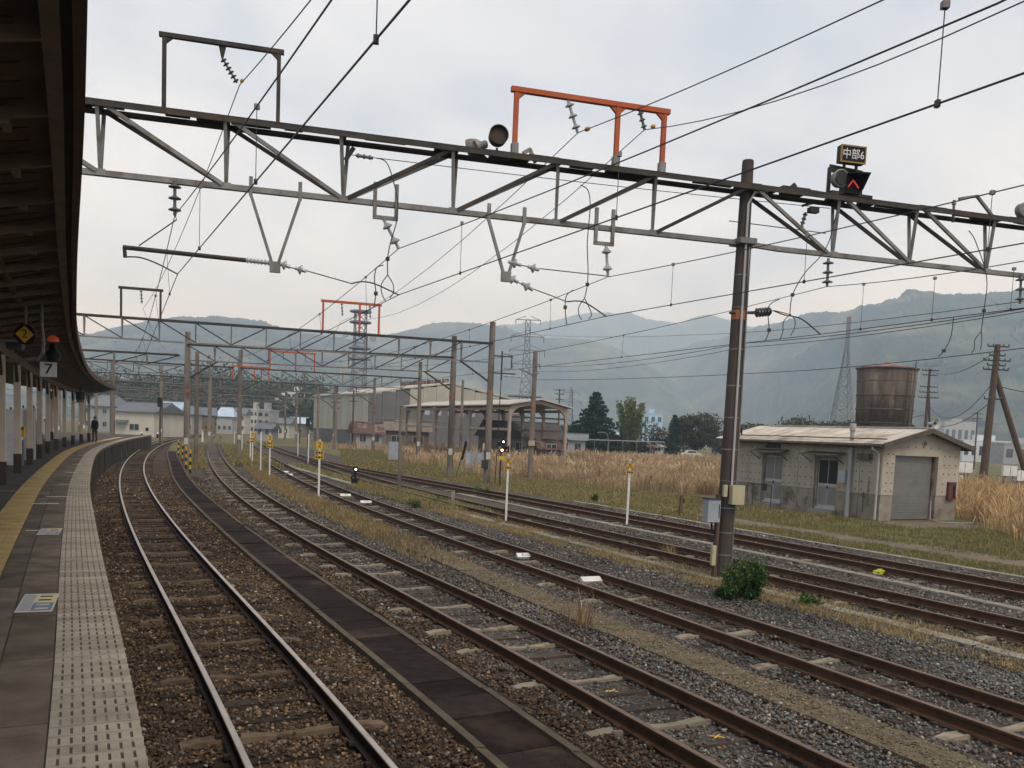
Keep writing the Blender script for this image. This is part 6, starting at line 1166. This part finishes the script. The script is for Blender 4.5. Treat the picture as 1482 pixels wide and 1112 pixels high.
# car behind the grass
p = A(1000, 660, 166); car = thing('parked_car', 'white car parked beyond the tall dry grass', 'car', (p.x, 166, -.24), .1)
b = MB(); sec = [(-2.1, .55, .85), (-1.9, .4, .95), (-1.2, .35, .98), (-.75, .35, 1.40), (.5, .35, 1.45), (1.25, .35, 1.0), (1.95, .4, .82), (2.1, .5, .7)]
b.prism([(x, -.82, z1) for x, z0, z1 in sec] + [(x, -.82, z0) for x, z0, z1 in reversed(sec)], (0, 1.64, 0)); b.build('body', M['white'], car)
b = MB(); b.prism([(-1.05, -.84, .98), (-.7, -.84, 1.33), (.45, -.84, 1.37), (1.05, -.84, 1.0)], (0, 1.68, 0)); b.build('windows', M['glass_d'], car)
for x in (-1.3, 1.3):
    for y_ in (-.78, .78): MB().lathe((x, y_ - .1, .32), (0, 1, 0), [(.32, 0), (.32, .2)], 14).build('wheel', M['black'], car)
for y_ in (-.6, .6): MB().box((2.08, y_, .65), (.06, .3, .14)).build('headlight', M['alu'], car)
p = A(880, 640, 140); t = thing('street_lamp', 'curved grey street lamp before the dark conifer', 'street lamp', (p.x, 140, -.24)); MB().tube([(0, 0, 0), (0, 0, 3.2), (-.2, 0, 3.7), (-.7, 0, 3.95), (-1.3, 0, 3.9)], .06, 6).build('pole', M['galv'], t); MB().box((-1.5, 0, 3.88), (.5, .2, .12)).build('lamp_head', M['galv'], t)
for px_, Y in ((905, 158), (944, 155), (985, 158)): p = A(px_, 640, Y); t = thing('thin_pole', 'thin bare pole in the dry grass before the trees', 'pole', (p.x, Y, -.24), 0, 'thin poles before the trees'); MB().tube([(0, 0, 0), (0, 0, 5.2)], .07, 6).build('shaft', M['galv_d'], t); MB().box((0, 0, 5.1), (.5, .08, .08)).build('arm', M['galv_d'], t)
b = MB(); p0, p1 = A(840, 636, 142), A(962, 640, 146); t = thing('roadside_guard_rail', 'long pale rail crossing in front of the trees', 'guard rail', (p0.x, 142, -.24)); MB().beam(p0, p1, .08, .14).build('rail', M['house_g'], t, world=True)
for k in range(7): q_ = p0.lerp(p1, k / 6); MB().beam((q_.x, q_.y + .06, -.24), (q_.x, q_.y + .06, q_.z), .08, .08).build('rail_post', M['galv'], t, world=True)
p = A(1340 - 380, 655, 160); t = house(945, 962, 163, 1.6, 1.9, 'house_w', 'house_g', 'small white kiosk beside the red shed', 0, (1, 1), 2); t = house(942, 950, 160, 1.5, 1.9, 'red_paint', 'rust_sheet', 'tiny red shed before the round tree', 0, (1, 1), 2)

# ------------------------------------------------------------------ trees
def leaves(P, size, col, up=0.3, jit=.25):
    n = len(P); Rm = rand_rot(n); q = np.array([(-1, -.5, 0), (1, -.5, 0), (1, .5, 0), (-1, .5, 0)]) * 0.5
    V = np.einsum('nij,kj->nki', Rm, q) * (size * rng.uniform(.6, 1.4, n))[:, None, None] + P[:, None, :]
    F = np.arange(n * 4).reshape(n, 4); cc = np.clip(col * rng.lognormal(0, jit, (n, 1)), .004, .6); return V.reshape(-1, 3), F, np.repeat(cc, 4, axis=0)
def crown(t, P, size, col, name='crown', jit=.25):
    V, F, c_ = leaves(P, size, col, jit=jit); o = link_mesh(name, np_mesh(name, V, F, M['leaf'], c_), t); return o
def trunk(t, h, r, limbs=()):
    o = MB().tube([(0, 0, -.1), (.05, 0, h * .5), (0, .05, h)], [r, r * .75, r * .4], 8).build('trunk', M['bark'], t)
    for p0, p1, r_ in limbs: MB().tube([p0, [(a + c_) / 2 + random.uniform(-.2, .2) for a, c_ in zip(p0, p1)], p1], [r_, r_ * .7, r_ * .3], 6).build('limb', M['bark'], t)
def tree_at(px_, Y): p = A(px_, 640, Y); return (p.x, Y, -.24)
def conifer(lab, px_, Y, h, rad, n=9000, col=(.022, .040, .026)):
    t = thing('conifer_tree', lab, 'tree', tree_at(px_, Y)); trunk(t, h * .95, .3); P = []
    NL = 15
    for lv in range(NL):
        f_ = lv / NL; z = h * (.10 + .88 * f_); rr = rad * (1 - f_) ** .92 + .15; nb_ = 8 if lv < 11 else 5; a0 = random.uniform(0, 7); m = int(n / NL / nb_ * (1.35 - f_))
        for b_ in range(nb_):
            a = a0 + b_ * math.tau / nb_ + random.uniform(-.3, .3); L_ = rr * random.uniform(.6, 1.12); f = rng.random(m) ** .7; w_ = .10 + .22 * np.sin(f * 3.0) * min(1, L_ / 3)
            s1 = rng.normal(0, 1, m) * w_ * 1.5; x = f * L_ * math.cos(a) - s1 * math.sin(a); y = f * L_ * math.sin(a) + s1 * math.cos(a)
            P.append(np.stack([x, y, z + .10 * f * L_ - .20 * f ** 2 * L_ + rng.normal(0, .085, m)], 1))
    P = np.concatenate(P); crown(t, P, .36, np.array(col) * 1.25); return t
def broad(lab, px_, Y, h, rx, zc, rz, n, col, clumps=22, size=.36, name='broadleaf_tree', th=.35, jit=.3):
    t = thing(name, lab, 'tree', tree_at(px_, Y)); cs = []
    for k in range(clumps):
        v = Vector((random.gauss(0, 1), random.gauss(0, 1), random.gauss(0, 1))).normalized() * random.uniform(.45, .95); cs.append((v.x * rx, v.y * rx, zc + v.z * rz, random.uniform(.22, .4)))
    trunk(t, zc, th, [((0, 0, zc * .55), c_[:3], th * .4) for c_ in cs[:9]]); P = []
    for cx_, cy_, cz_, s_ in cs:
        m = n // clumps; g = rng.normal(0, 1, (m, 3)); g /= np.linalg.norm(g, axis=1)[:, None] * rng.uniform(.85, 2.2, (m, 1)); P.append(np.array([cx_, cy_, cz_]) + g * np.array([rx, rx, rz]) * s_ * 1.35)
    P = np.concatenate(P); P = P[P[:, 2] > .25]; crown(t, P, size, np.array(col), jit=jit); return t
conifer('broad dark green cedar tree with layered branches', 860, 150, 11.2, 6.2, 20000)
t = thing('willow_tree', 'fresh light green upright tree beside the dark cedar', 'tree', tree_at(911, 162)); trunk(t, 8, .3, [((0, 0, 2), (random.uniform(-1.6, 1.6), random.uniform(-1, 1), random.uniform(6, 9.5)), .12) for _ in range(9)]); P = []
for k in range(90):
    a = random.uniform(0, 7); r1 = random.uniform(.2, 2.7); zt2_ = random.uniform(6.5, 11.2) * (1 - .05 * r1); m = 130; f = rng.random(m); P.append(np.stack([math.cos(a) * r1 * (.35 + .75 * f) + rng.normal(0, .16, m), math.sin(a) * r1 * (.35 + .75 * f) + rng.normal(0, .16, m), 2.4 + (zt2_ - 2.4) * f], 1))
crown(t, np.concatenate(P), .30, np.array((.15, .18, .055)))
broad('rounded olive green tree behind the dry grass field', 1006, 174, 8, 5.3, 5.0, 3.3, 9000, (.062, .070, .034)); conifer('small dark pointed tree left of the rounded olive tree', 975, 170, 8.4, 2.6, 3000); broad('dark low shrub mass under the cedar', 905, 166, 4, 5.5, 1.8, 1.8, 5000, (.045, .04, .028)); broad('thin leafless brown tree between the green trees', 945, 170, 6, 2.6, 4.2, 2.4, 900, (.10, .075, .055), 14, .3); broad('dark bush at the foot of the rounded tree', 968, 165, 3, 2.0, 1.6, 1.6, 2500, (.025, .035, .022))
for px_, Y, rx, col in ((835, 230, 6, (.035, .05, .03)), (812, 250, 7, (.05, .06, .035)), (780, 260, 7, (.04, .055, .03)), (1060, 260, 6, (.06, .07, .035)), (1045, 230, 5, (.05, .065, .03)), (1100, 190, 9, (.06, .062, .032)), (1150, 186, 9, (.066, .068, .035)), (1200, 188, 9, (.06, .062, .034)), (1245, 192, 8, (.055, .06, .03))): broad('rounded tree crowns just showing above the hut roof' if px_ > 1090 else 'roundish far tree at the edge of the fields', px_, Y, 6, rx * .8, 3.6 if px_ < 1090 else 5.6, 2.8, 3200, col, 16, .5)['group'] = 'tree crowns behind the hut' if px_ > 1090 else 'roundish far trees'
# green bushes beside the tall pole
def bush(lab, px_, py_, rx, h, n, col):
    p = G(px_, py_, -.2); t = thing('bush', lab, 'bush', tuple(p)); P = []
    for k in range(26):
        v = Vector((random.gauss(0, 1), random.gauss(0, 1), abs(random.gauss(0, 1)) * .9)).normalized() * random.uniform(.3, 1.18); m = int(n / 26 * random.uniform(.5, 1.5)); P.append(np.array([v.x * rx * .8, v.y * rx * .8, v.z * h * .82 + .04]) + rng.normal(0, 1, (m, 3)) * np.array([rx, rx, h]) * random.uniform(.07, .17))
        if k < 12: MB().tube([(0, 0, 0), (v.x * rx * .4, v.y * rx * .4, v.z * h * .5), (v.x * rx * .8, v.y * rx * .8, v.z * h * .85)], [.012, .009, .004], 5).build('stem', M['bark'], t)
    P = np.concatenate(P); P = P[P[:, 2] > .01]; V, F, c_ = leaves(P, .043, np.where(rng.random((len(P), 1)) < .06, np.array([.16, .14, .05]), np.array(col)), jit=.42); link_mesh('foliage', np_mesh('foliage', V, F, M['leaf'], c_), t)
bush('round bright green bush at the foot of the tall dark pole', 1071, 868, .52, .72, 15000, (.055, .11, .032)); bush('small low green bush right of the round bush', 1167, 877, .26, .22, 1800, (.075, .13, .035))
for px_, py_, r_, lab in ((600, 735, .3, 'leafy weed clump near the short concrete stub post'), (640, 728, .35, 'wide leafy weed clump beside the curving rusty rails'), (860, 726, .22, 'lone weed clump in the short grass before the reeds'), (690, 714, .3, 'low weed clump at the foot of the big concrete pole'), (705, 716, .2, 'tiny weed clump between the two far rusty tracks')): bush(lab, px_, py_, r_, .3, 900, (.075, .105, .035))

# ------------------------------------------------------------------ grass
def grass(name, lab, P, h, w, cols, lean=.25):
    n = len(P); a = rng.uniform(0, math.tau, n); hh = h * rng.uniform(.55, 1.2, n) * (1 if h < .6 else np.clip(.72 + .38 * np.sin(P[:, 0] * .55 + 1.3 * np.sin(P[:, 1] * .21)) * np.sin(P[:, 1] * .33 + P[:, 0] * .17) + .22 * np.sin(P[:, 0] * 1.9 + P[:, 1] * .9), .3, 1.3)); dx, dy = np.cos(a) * w / 2, np.sin(a) * w / 2; lx, ly = rng.normal(0, lean, n) * hh, rng.normal(0, lean, n) * hh
    V = np.zeros((n, 5, 3)); V[:, 0] = P + np.stack([-dx, -dy, 0 * dx], 1); V[:, 1] = P + np.stack([dx, dy, 0 * dx], 1); mid = P + np.stack([lx * .35, ly * .35, hh * .55], 1)
    V[:, 2] = mid + np.stack([dx * .8, dy * .8, 0 * dx], 1); V[:, 3] = mid - np.stack([dx * .8, dy * .8, 0 * dx], 1); V[:, 4] = P + np.stack([lx, ly, hh], 1)
    i0 = (np.arange(n) * 5)[:, None]; F = np.concatenate([i0 + np.array([0, 1, 2]), i0 + np.array([0, 2, 3]), i0 + np.array([3, 2, 4])]); k = rng.integers(0, len(cols), n); cc = np.array(cols)[k] * rng.lognormal(0, .22, (n, 1))
    return tag(link_mesh(name, np_mesh(name, V.reshape(-1, 3), F, M['blade'], np.repeat(np.clip(cc, .005, .7), 5, axis=0))), lab, 'grass', kind='stuff')
def scatter(y0, y1, fl, fr, dens, clump=.55, z=-.24, pw=1.0):
    n = int((y1 - y0) * 40 * dens); y = rng.uniform(y0, y1, n); t_ = rng.random(n); xl, xr = fl(y), fr(y); x = xl + (xr - xl) * t_; keep = rng.random(n) < np.clip((xr - xl) / 40, 0, 1)
    f = np.sin(x * 1.7 + 2 * np.sin(y * .6)) * np.sin(y * 1.3 + 1.5 * np.sin(x * .8)) * .5 + .5; keep &= rng.random(n) < (1 - clump) + clump * 2 * f ** 1.5
    px = 741 + 1290 * x / y; keep &= (px > -30) & (px < 1530); return np.stack([x[keep], y[keep], np.full(keep.sum(), z)], 1)
def reeds(name, lab, C_, h, w, cols, per, spread=.22, lean=.2):
    n = len(C_); ch = h * np.clip(rng.normal(.85, .24, n), .35, 1.4) * np.clip(.85 + .3 * np.sin(C_[:, 0] * .42 + 1.5 * np.sin(C_[:, 1] * .17)) * np.sin(C_[:, 1] * .31), .5, 1.2); cc = np.array(cols)[rng.integers(0, len(cols), n)] * rng.lognormal(0, .16, (n, 1)); ld = rng.normal(0, lean, (n, 2))
    i = np.repeat(np.arange(n), per); m = len(i); off = rng.normal(0, 1, (m, 2)) * spread; hh = ch[i] * rng.uniform(.45, 1.12, m); a = rng.uniform(0, math.tau, m); dx, dy = np.cos(a) * w / 2, np.sin(a) * w / 2; z0 = np.zeros(m)
    B = np.stack([C_[i, 0] + off[:, 0], C_[i, 1] + off[:, 1], C_[i, 2]], 1); L = (ld[i] + off * .55 + rng.normal(0, .12, (m, 2))) * hh[:, None]
    V = np.zeros((m, 7, 3)); mid = B + np.stack([L[:, 0] * .3, L[:, 1] * .3, hh * .58], 1); tip = B + np.stack([L[:, 0], L[:, 1], hh * .97], 1); D = np.stack([dx, dy, z0], 1)
    V[:, 0] = B - D; V[:, 1] = B + D; V[:, 2] = mid + D * .8; V[:, 3] = mid - D * .8; V[:, 4] = tip - (tip - mid) * .25 + D * 1.5; V[:, 5] = tip - (tip - mid) * .25 - D * 1.5; V[:, 6] = tip
    i0 = (np.arange(m) * 7)[:, None]; F = np.concatenate([i0 + np.array(q) for q in ((0, 1, 2), (0, 2, 3), (3, 2, 4), (3, 4, 5), (5, 4, 6))]); base = cc[i] * rng.lognormal(0, .15, (m, 1)); col = np.repeat(base[:, None, :], 7, axis=1)
    col[:, 4:] *= np.array([1.14, 1.1, 1.08])           # paler seed heads
    return tag(link_mesh(name, np_mesh(name, V.reshape(-1, 3), F, M['blade'], np.clip(col.reshape(-1, 3), .01, .7))), lab, 'grass', kind='stuff')
DRY = [(.42, .31, .19), (.38, .272, .165), (.47, .365, .23), (.29, .205, .125)]; STRAW = [(.38, .29, .15), (.31, .235, .12), (.25, .19, .09), (.17, .16, .065)]; GRN = [(.175, .172, .062), (.225, .20, .08), (.28, .225, .11), (.13, .145, .046)]
inhut = lambda P: P[~((((P[:, 0] - HC.x) * math.cos(hr) + (P[:, 1] - HC.y) * math.sin(hr)) > -1.0) & (((P[:, 0] - HC.x) * math.cos(hr) + (P[:, 1] - HC.y) * math.sin(hr)) < 5.4) & ((-(P[:, 0] - HC.x) * math.sin(hr) + (P[:, 1] - HC.y) * math.cos(hr)) > -2.8) & ((-(P[:, 0] - HC.x) * math.sin(hr) + (P[:, 1] - HC.y) * math.cos(hr)) < 9.8))]
k5b = lambda y: np.interp(y, [40, 55, 70, 80, 110, 150], [3.9, -4.2, -12.6, -15, -21, -30])
P = scatter(52, 78, lambda y: k5b(y) + 8.5 + 1.5 * np.sin(y * .35) + np.abs(rng.normal(0, 2.2, len(y))), lambda y: np.full_like(y, 24.0), 4.2, .55); reeds('tall_dry_grass', 'tall reddish brown dry grass filling the field behind the tracks', inhut(P), .95, .03, DRY, 17)
P = scatter(78, 132, lambda y: k5b(y) + 5.5, lambda y: np.full_like(y, 34.0), 1.9, .4); P = P[~((P[:, 0] > -12) & (P[:, 0] < 7) & (P[:, 1] > 100) & (P[:, 1] < 124))]; reeds('tall_dry_grass', 'farther reeds of dry grass around the open shed', P, 1.15, .055, DRY, 15, .3)
P = scatter(120, 160, lambda y: np.full_like(y, -26.), lambda y: np.full_like(y, 44.0), 8, .3); grass('tall_dry_grass', 'farthest belt of dry grass before the trees', P, 1.2, .1, DRY, .14)
P = scatter(32.5, 63, lambda y: np.where(y < 41, 18.3 + (41 - y) * .12 + 1.2 * np.sin(y * 1.3) * .4, 20.9 + (y - 41) * .12), lambda y: np.full_like(y, 36.), 7, .4); reeds('tall_dry_grass', 'golden tall grass to the right of the hut', inhut(P), 1.45, .024, [(.50, .36, .20), (.44, .30, .16), (.34, .225, .12)], 18)
P = scatter(38, 62, lambda y: k5b(y) + .3, lambda y: k5b(y) + 11, 170, .75); grass('short_grass', 'short green and straw grass between the far track and field', inhut(P), .15, .03, GRN + STRAW[:2], .4)
P = scatter(22, 42, lambda y: k5(y) + .35, lambda y: k5(y) + 2.6, 520, .93); P2 = scatter(26, 47, lambda y: k5(y) + 3.7, lambda y: k5(y) + 14, 330, .9); grass('short_grass', 'short green grass growing in front of the hut', inhut(np.concatenate([P, P2])), .085, .022, GRN + STRAW[2:3], .45)
P = scatter(62, 120, lambda y: k5b(y) - .5, lambda y: k5b(y) + 7, 60, .6); grass('short_grass', 'yellow green grass along the far end of the yard', P, .22, .05, STRAW + GRN, .35)
P = scatter(11, 34, lambda y: t34(y) - .95, lambda y: t34(y) + .55, 950, .9, -.2); grass('verge_grass', 'dry straw grass along the narrow pale trough', P, .10, .016, STRAW[:3], .5)
P = scatter(34, 46, lambda y: t34(y) - .9, lambda y: t34(y) + 1.6, 500, .6, -.2); grass('verge_grass', 'green and straw weeds between the curving rusty tracks', P, .2, .03, GRN + STRAW, .4)
P = scatter(20, 62, lambda y: t23L(y) - .55, lambda y: t23R(y) + .15, 420, .7, -.18); P = P[rng.random(len(P)) < np.clip((P[:, 1] - 16) / 14, .12, 1)]; grass('verge_grass', 'brownish dry grass over the far end of the wide trough', P, .17, .02, STRAW[:3] + [(.2, .13, .065)], .4)
P = scatter(62, 118, lambda y: t23L(y) - 1.2, lambda y: t34(y) - 1.8 - .0 * y, 60, .5, -.2); grass('verge_grass', 'dry grass between the tracks below the white posts', P, .35, .06, STRAW + GRN[:2], .3)
P = scatter(55, 118, lambda y: walkR(np.minimum(y, 99)) + .2, lambda y: T2.f(y) - 1.0, 60, .5, -.2); grass('verge_grass', 'dry grass beside the far walkway and concrete pole', P, .3, .06, STRAW + GRN[:2], .3)
P = scatter(40, 68, lambda y: _b34(y) + .3, lambda y: t45(np.minimum(y, 74)) - 2.4, 170, .5, -.2); grass('verge_grass', 'green weeds around the grey steel post', P, .22, .04, GRN + STRAW[:2], .35)
P = np.concatenate([scatter(22, 44, lambda y: k5(y) + .3, lambda y: k5(y) + 2.0, 16, .97), scatter(26, 47, lambda y: k5(y) + 4.6, lambda y: k5(y) + 12, 13, .97), scatter(40, 60, lambda y: k5b(y) + .4, lambda y: k5b(y) + 9, 12, .97)]); grass('tall_weeds', 'taller straw and green weeds standing out of the short grass', inhut(P), .26, .02, GRN + STRAW[:2] + [(.09, .12, .04)], .3)
P = np.concatenate([scatter(24, 60, lambda y: walkR(y) + .1, lambda y: T2.f(y) - .7, 14, .97, -.2), scatter(9, 40, lambda y: T2.f(y) + .75, lambda y: t23L(y) + .1, 10, .97, -.2), scatter(14, 40, lambda y: T4.f(y) + .7, lambda y: t45(y), 8, .97, -.2)]); grass('ballast_weeds', 'thin scattered weeds growing out of the ballast', P, .13, .012, GRN + [(.08, .11, .035)], .4)
def tuft(px_, py_, h, lab):
    p = G(px_, py_, -.17); n = 60; P = np.stack([p.x + rng.normal(0, .1, n), p.y + rng.normal(0, .1, n), np.full(n, -.18)], 1); o = grass('grass_tuft', lab, P, h, .012, STRAW[:2] + [(.2, .12, .06)], .2); del o['kind']; o['category'] = 'tuft'
tuft(840, 905, .55, 'tall dry tuft growing on the mossy trough'); tuft(966, 806, .4, 'dry tuft beside the track left of the tall dark pole'); tuft(720, 757, .3, 'dry tuft at the foot of the crossed white signpost')

# ------------------------------------------------------------------ the person waiting on the platform
pp_ = G(137, 640, PLAT); per = thing('person', 'person in navy jacket and brown trousers standing seen from behind', 'person', (pp_.x, pp_.y, PLAT - .0), R(165) - math.pi)
def skin_body(name, joints, edges, m, parent):
    me = bpy.data.meshes.new(name); me.from_pydata([j[:3] for j in joints], edges, []); o = bpy.data.objects.new(name, me); C.objects.link(o); o.parent = parent
    o.modifiers.new('s', 'SKIN'); sv = me.skin_vertices[0].data
    for i, j in enumerate(joints): sv[i].radius = j[3]; sv[i].use_root = (i == 0)
    sd = o.modifiers.new('d', 'SUBSURF'); sd.levels = sd.render_levels = 2; bpy.context.view_layer.update()
    me2 = bpy.data.meshes.new_from_object(o.evaluated_get(bpy.context.evaluated_depsgraph_get())); o.modifiers.clear(); o.data = me2; bpy.data.meshes.remove(me); me2.materials.clear()
    for q_ in (m if isinstance(m, list) else [m]): me2.materials.append(q_)
    me2.polygons.foreach_set('use_smooth', [True] * len(me2.polygons)); return o
J = [(0, 0, .92, (.155, .11)), (0, 0, 1.10, (.15, .105)), (0, .0, 1.28, (.185, .115)), (0, .0, 1.40, (.12, .085)), (0, -.005, 1.47, (.055, .055)), (0, -.015, 1.545, (.075, .09)), (0, -.015, 1.63, (.07, .08)),
     (.19, 0, 1.36, (.065, .065)), (.25, .02, 1.10, (.055, .055)), (.24, -.06, .88, (.042, .042)), (.23, -.08, .80, (.035, .045)), (-.19, 0, 1.36, (.065, .065)), (-.25, .02, 1.10, (.055, .055)), (-.24, -.06, .88, (.042, .042)), (-.23, -.08, .80, (.035, .045)),
     (.10, 0, .84, (.095, .1)), (.12, -.01, .48, (.065, .065)), (.13, .02, .10, (.045, .05)), (.14, -.12, .04, (.045, .035)), (-.10, 0, .84, (.095, .1)), (-.12, -.01, .48, (.065, .065)), (-.13, .02, .10, (.045, .05)), (-.14, -.12, .04, (.045, .035))]
Ed = [(0, 1), (1, 2), (2, 3), (3, 4), (4, 5), (5, 6), (3, 7), (7, 8), (8, 9), (9, 10), (3, 11), (11, 12), (12, 13), (13, 14), (0, 15), (15, 16), (16, 17), (17, 18), (0, 19), (19, 20), (20, 21), (21, 22)]
bd = skin_body('body', J, Ed, [M['navy'], M['trous'], M['skin'], M['black']], per)
mi = []
for f in bd.data.polygons:
    c_ = f.center; z = c_.z; mi.append(3 if z < .09 else 1 if z < .88 and abs(c_.x) < .2 else 2 if (z > 1.455 or (z < .87 and abs(c_.x) >= .2)) else 0)
bd.data.polygons.foreach_set('material_index', mi)
hm_ = MB()
vs = []; fs = []; nr, ns_ = 7, 12
for i in range(nr):
    th_ = i / (nr - 1) * math.pi * .62
    for k in range(ns_): a = k * math.tau / ns_; vs.append((.088 * math.sin(th_) * math.cos(a), .012 + .105 * math.sin(th_) * math.sin(a), 1.60 + .10 * math.cos(th_)))
for i in range(nr - 1):
    for k in range(ns_): fs.append((i * ns_ + k, i * ns_ + (k + 1) % ns_, (i + 1) * ns_ + (k + 1) % ns_, (i + 1) * ns_ + k))
hm_._add(vs, fs); hm_.build('hair', M['hair'], per, smooth=True)
fg_ = MB()
for sx in (-1, 1):
    for k in range(4): fg_.tube([(sx * .235, -.05 - k * .018, .80), (sx * .235, -.055 - k * .018, .755), (sx * .225, -.06 - k * .018, .72 + .008 * abs(k - 1.5))], [.009, .009, .007], 5)
    fg_.tube([(sx * .225, -.04, .82), (sx * .215, -.02, .78), (sx * .215, -.025, .75)], [.01, .01, .008], 5)
fg_.build('fingers', M['skin'], per, smooth=True)

# ------------------------------------------------------------------ hills, mountains and the hazy air
def hill(name, prof, D1, depth, seed, m, D0=None, rough=1.0):
    xs = [a for a, _ in prof]; ys = [b for _, b in prof]; f = spline(xs, ys); n, k = 420, 46; V = np.zeros((n, k, 3)); rs = np.random.default_rng(seed)
    pxs = np.linspace(xs[0], xs[-1], n)
    for i, px_ in enumerate(pxs):
        D = D1 if D0 is None else D0 + (D1 - D0) * min(1, (px_ - xs[0]) / 500)
        H = max(A(px_, float(f(px_)), D - depth * .2).z, 1.0)
        for j in range(k):
            t_ = j / (k - 1); Yd = D - depth * (1 - t_) if t_ <= .8 else D - depth * .2 + (t_ - .8) * depth * 1.2
            s_ = t_ / .8; sh_ = (s_ * s_ * (3 - 2 * s_)) if s_ <= 1 else 1 - (s_ - 1) * 2.2
            P_ = ray(px_, 620); X = P_.x / P_.y * Yd
            q_ = Vector((X / D * 14 + seed, Yd / D * 14, seed * 1.7)); fb_ = mnoise.fractal(q_, 1.0, 2.0, 6)
            crest = 1 - min(1, abs(s_ - 1) * 3)
            z = H * max(0, sh_) * (1 + .22 * fb_ * (1 - crest) * rough) + H * (.012 * (1 - crest) + .003) * mnoise.noise(q_ * 21) * rough + (H * .010 + 1.0) * mnoise.noise(q_ * 90)
            V[i, j] = (X, Yd + depth * .06 * fb_ * (1 - crest), max(z, -3) if s_ > .02 else -3)
    F = [(i * k + j, (i + 1) * k + j, (i + 1) * k + j + 1, i * k + j + 1) for i in range(n - 1) for j in range(k - 1)]
    return tag(link_mesh(name, np_mesh(name, V.reshape(-1, 3), F, m, smooth=True)), kind='structure')
hill('hill', [(-260, 520), (-100, 505), (40, 497), (130, 488), (200, 474), (255, 467), (310, 468), (380, 474), (440, 484), (500, 496), (580, 530), (680, 575), (800, 622), (860, 634)], 2900, 2000, 3, M['forest'])
hill('hill', [(380, 600), (440, 525), (520, 492), (600, 476), (640, 470), (700, 478), (760, 488), (850, 496), (930, 528), (1020, 585), (1120, 640)], 3100, 1500, 5, M['forest'])
hill('mountain', [(560, 600), (660, 485), (740, 474), (800, 463), (870, 456), (920, 466), (960, 472), (1050, 500), (1150, 600)], 5200, 2000, 8, M['forest'])
hill('mountain', [(820, 600), (900, 492), (960, 474), (1000, 462), (1022, 463), (1060, 474), (1130, 490), (1200, 520), (1300, 620)], 4700, 1700, 11, M['forest'])
hill('mountain', [(760, 634), (840, 585), (900, 540), (1000, 502), (1060, 488), (1110, 476), (1180, 464), (1260, 451), (1350, 437), (1420, 430), (1482, 424), (1560, 408), (1680, 385), (1850, 400)], 2600, 1900, 14, M['forest'], 4700)
hill('mountain', [(-420, 470), (-300, 440), (-200, 440), (0, 475), (120, 490), (300, 490), (420, 480), (520, 484), (640, 500), (760, 540)], 4600, 1800, 17, M['forest'])
# wooded foot of the left hill
P = []; cl = []
for k in range(420):
    px_ = random.uniform(120, 470); Y = random.uniform(270, 520); p = A(px_, 620, Y); h = random.uniform(5, 13) * (1.25 if 270 < px_ < 350 else .9); m = 46; g = rng.normal(0, 1, (m, 3)) * np.array([2.6, 2.0, h * .28]); P.append(np.array([p.x, Y, h * .6 + (Y - 270) * .075]) + g); cl.append(np.tile(np.array(random.choice(((.045, .07, .03), (.06, .075, .035), (.035, .05, .03), (.085, .075, .05)))) * random.uniform(.7, 1.2), (m, 1)))
P = np.concatenate(P); V, F, c_ = leaves(P, 1.5, np.concatenate(cl), jit=.25); tag(link_mesh('woodland', np_mesh('woodland', V, F, M['leaf'], c_)), 'mass of mixed trees covering the foot of the left hill', 'woodland', kind='stuff')
hz = MB(); hz.b2(-4700, 4700, -350, 5600, -5, 720); hm2 = bpy.data.materials.new('haze_air'); hm2.use_nodes = True; hn = hm2.node_tree.nodes; hn.clear(); ho = hn.new('ShaderNodeOutputMaterial'); hv = hn.new('ShaderNodeVolumePrincipled'); hv.inputs['Color'].default_value = (.58, .78, 1.0, 1); hv.inputs['Density'].default_value = 3.5e-4; hv.inputs['Absorption Color'].default_value = (1, 1, 1, 1); hv.inputs['Anisotropy'].default_value = 0.0
hm2.node_tree.links.new(hv.outputs[0], ho.inputs['Volume']); tag(hz.build('haze', hm2), 'pale hazy air over the whole valley', 'haze', kind='stuff')
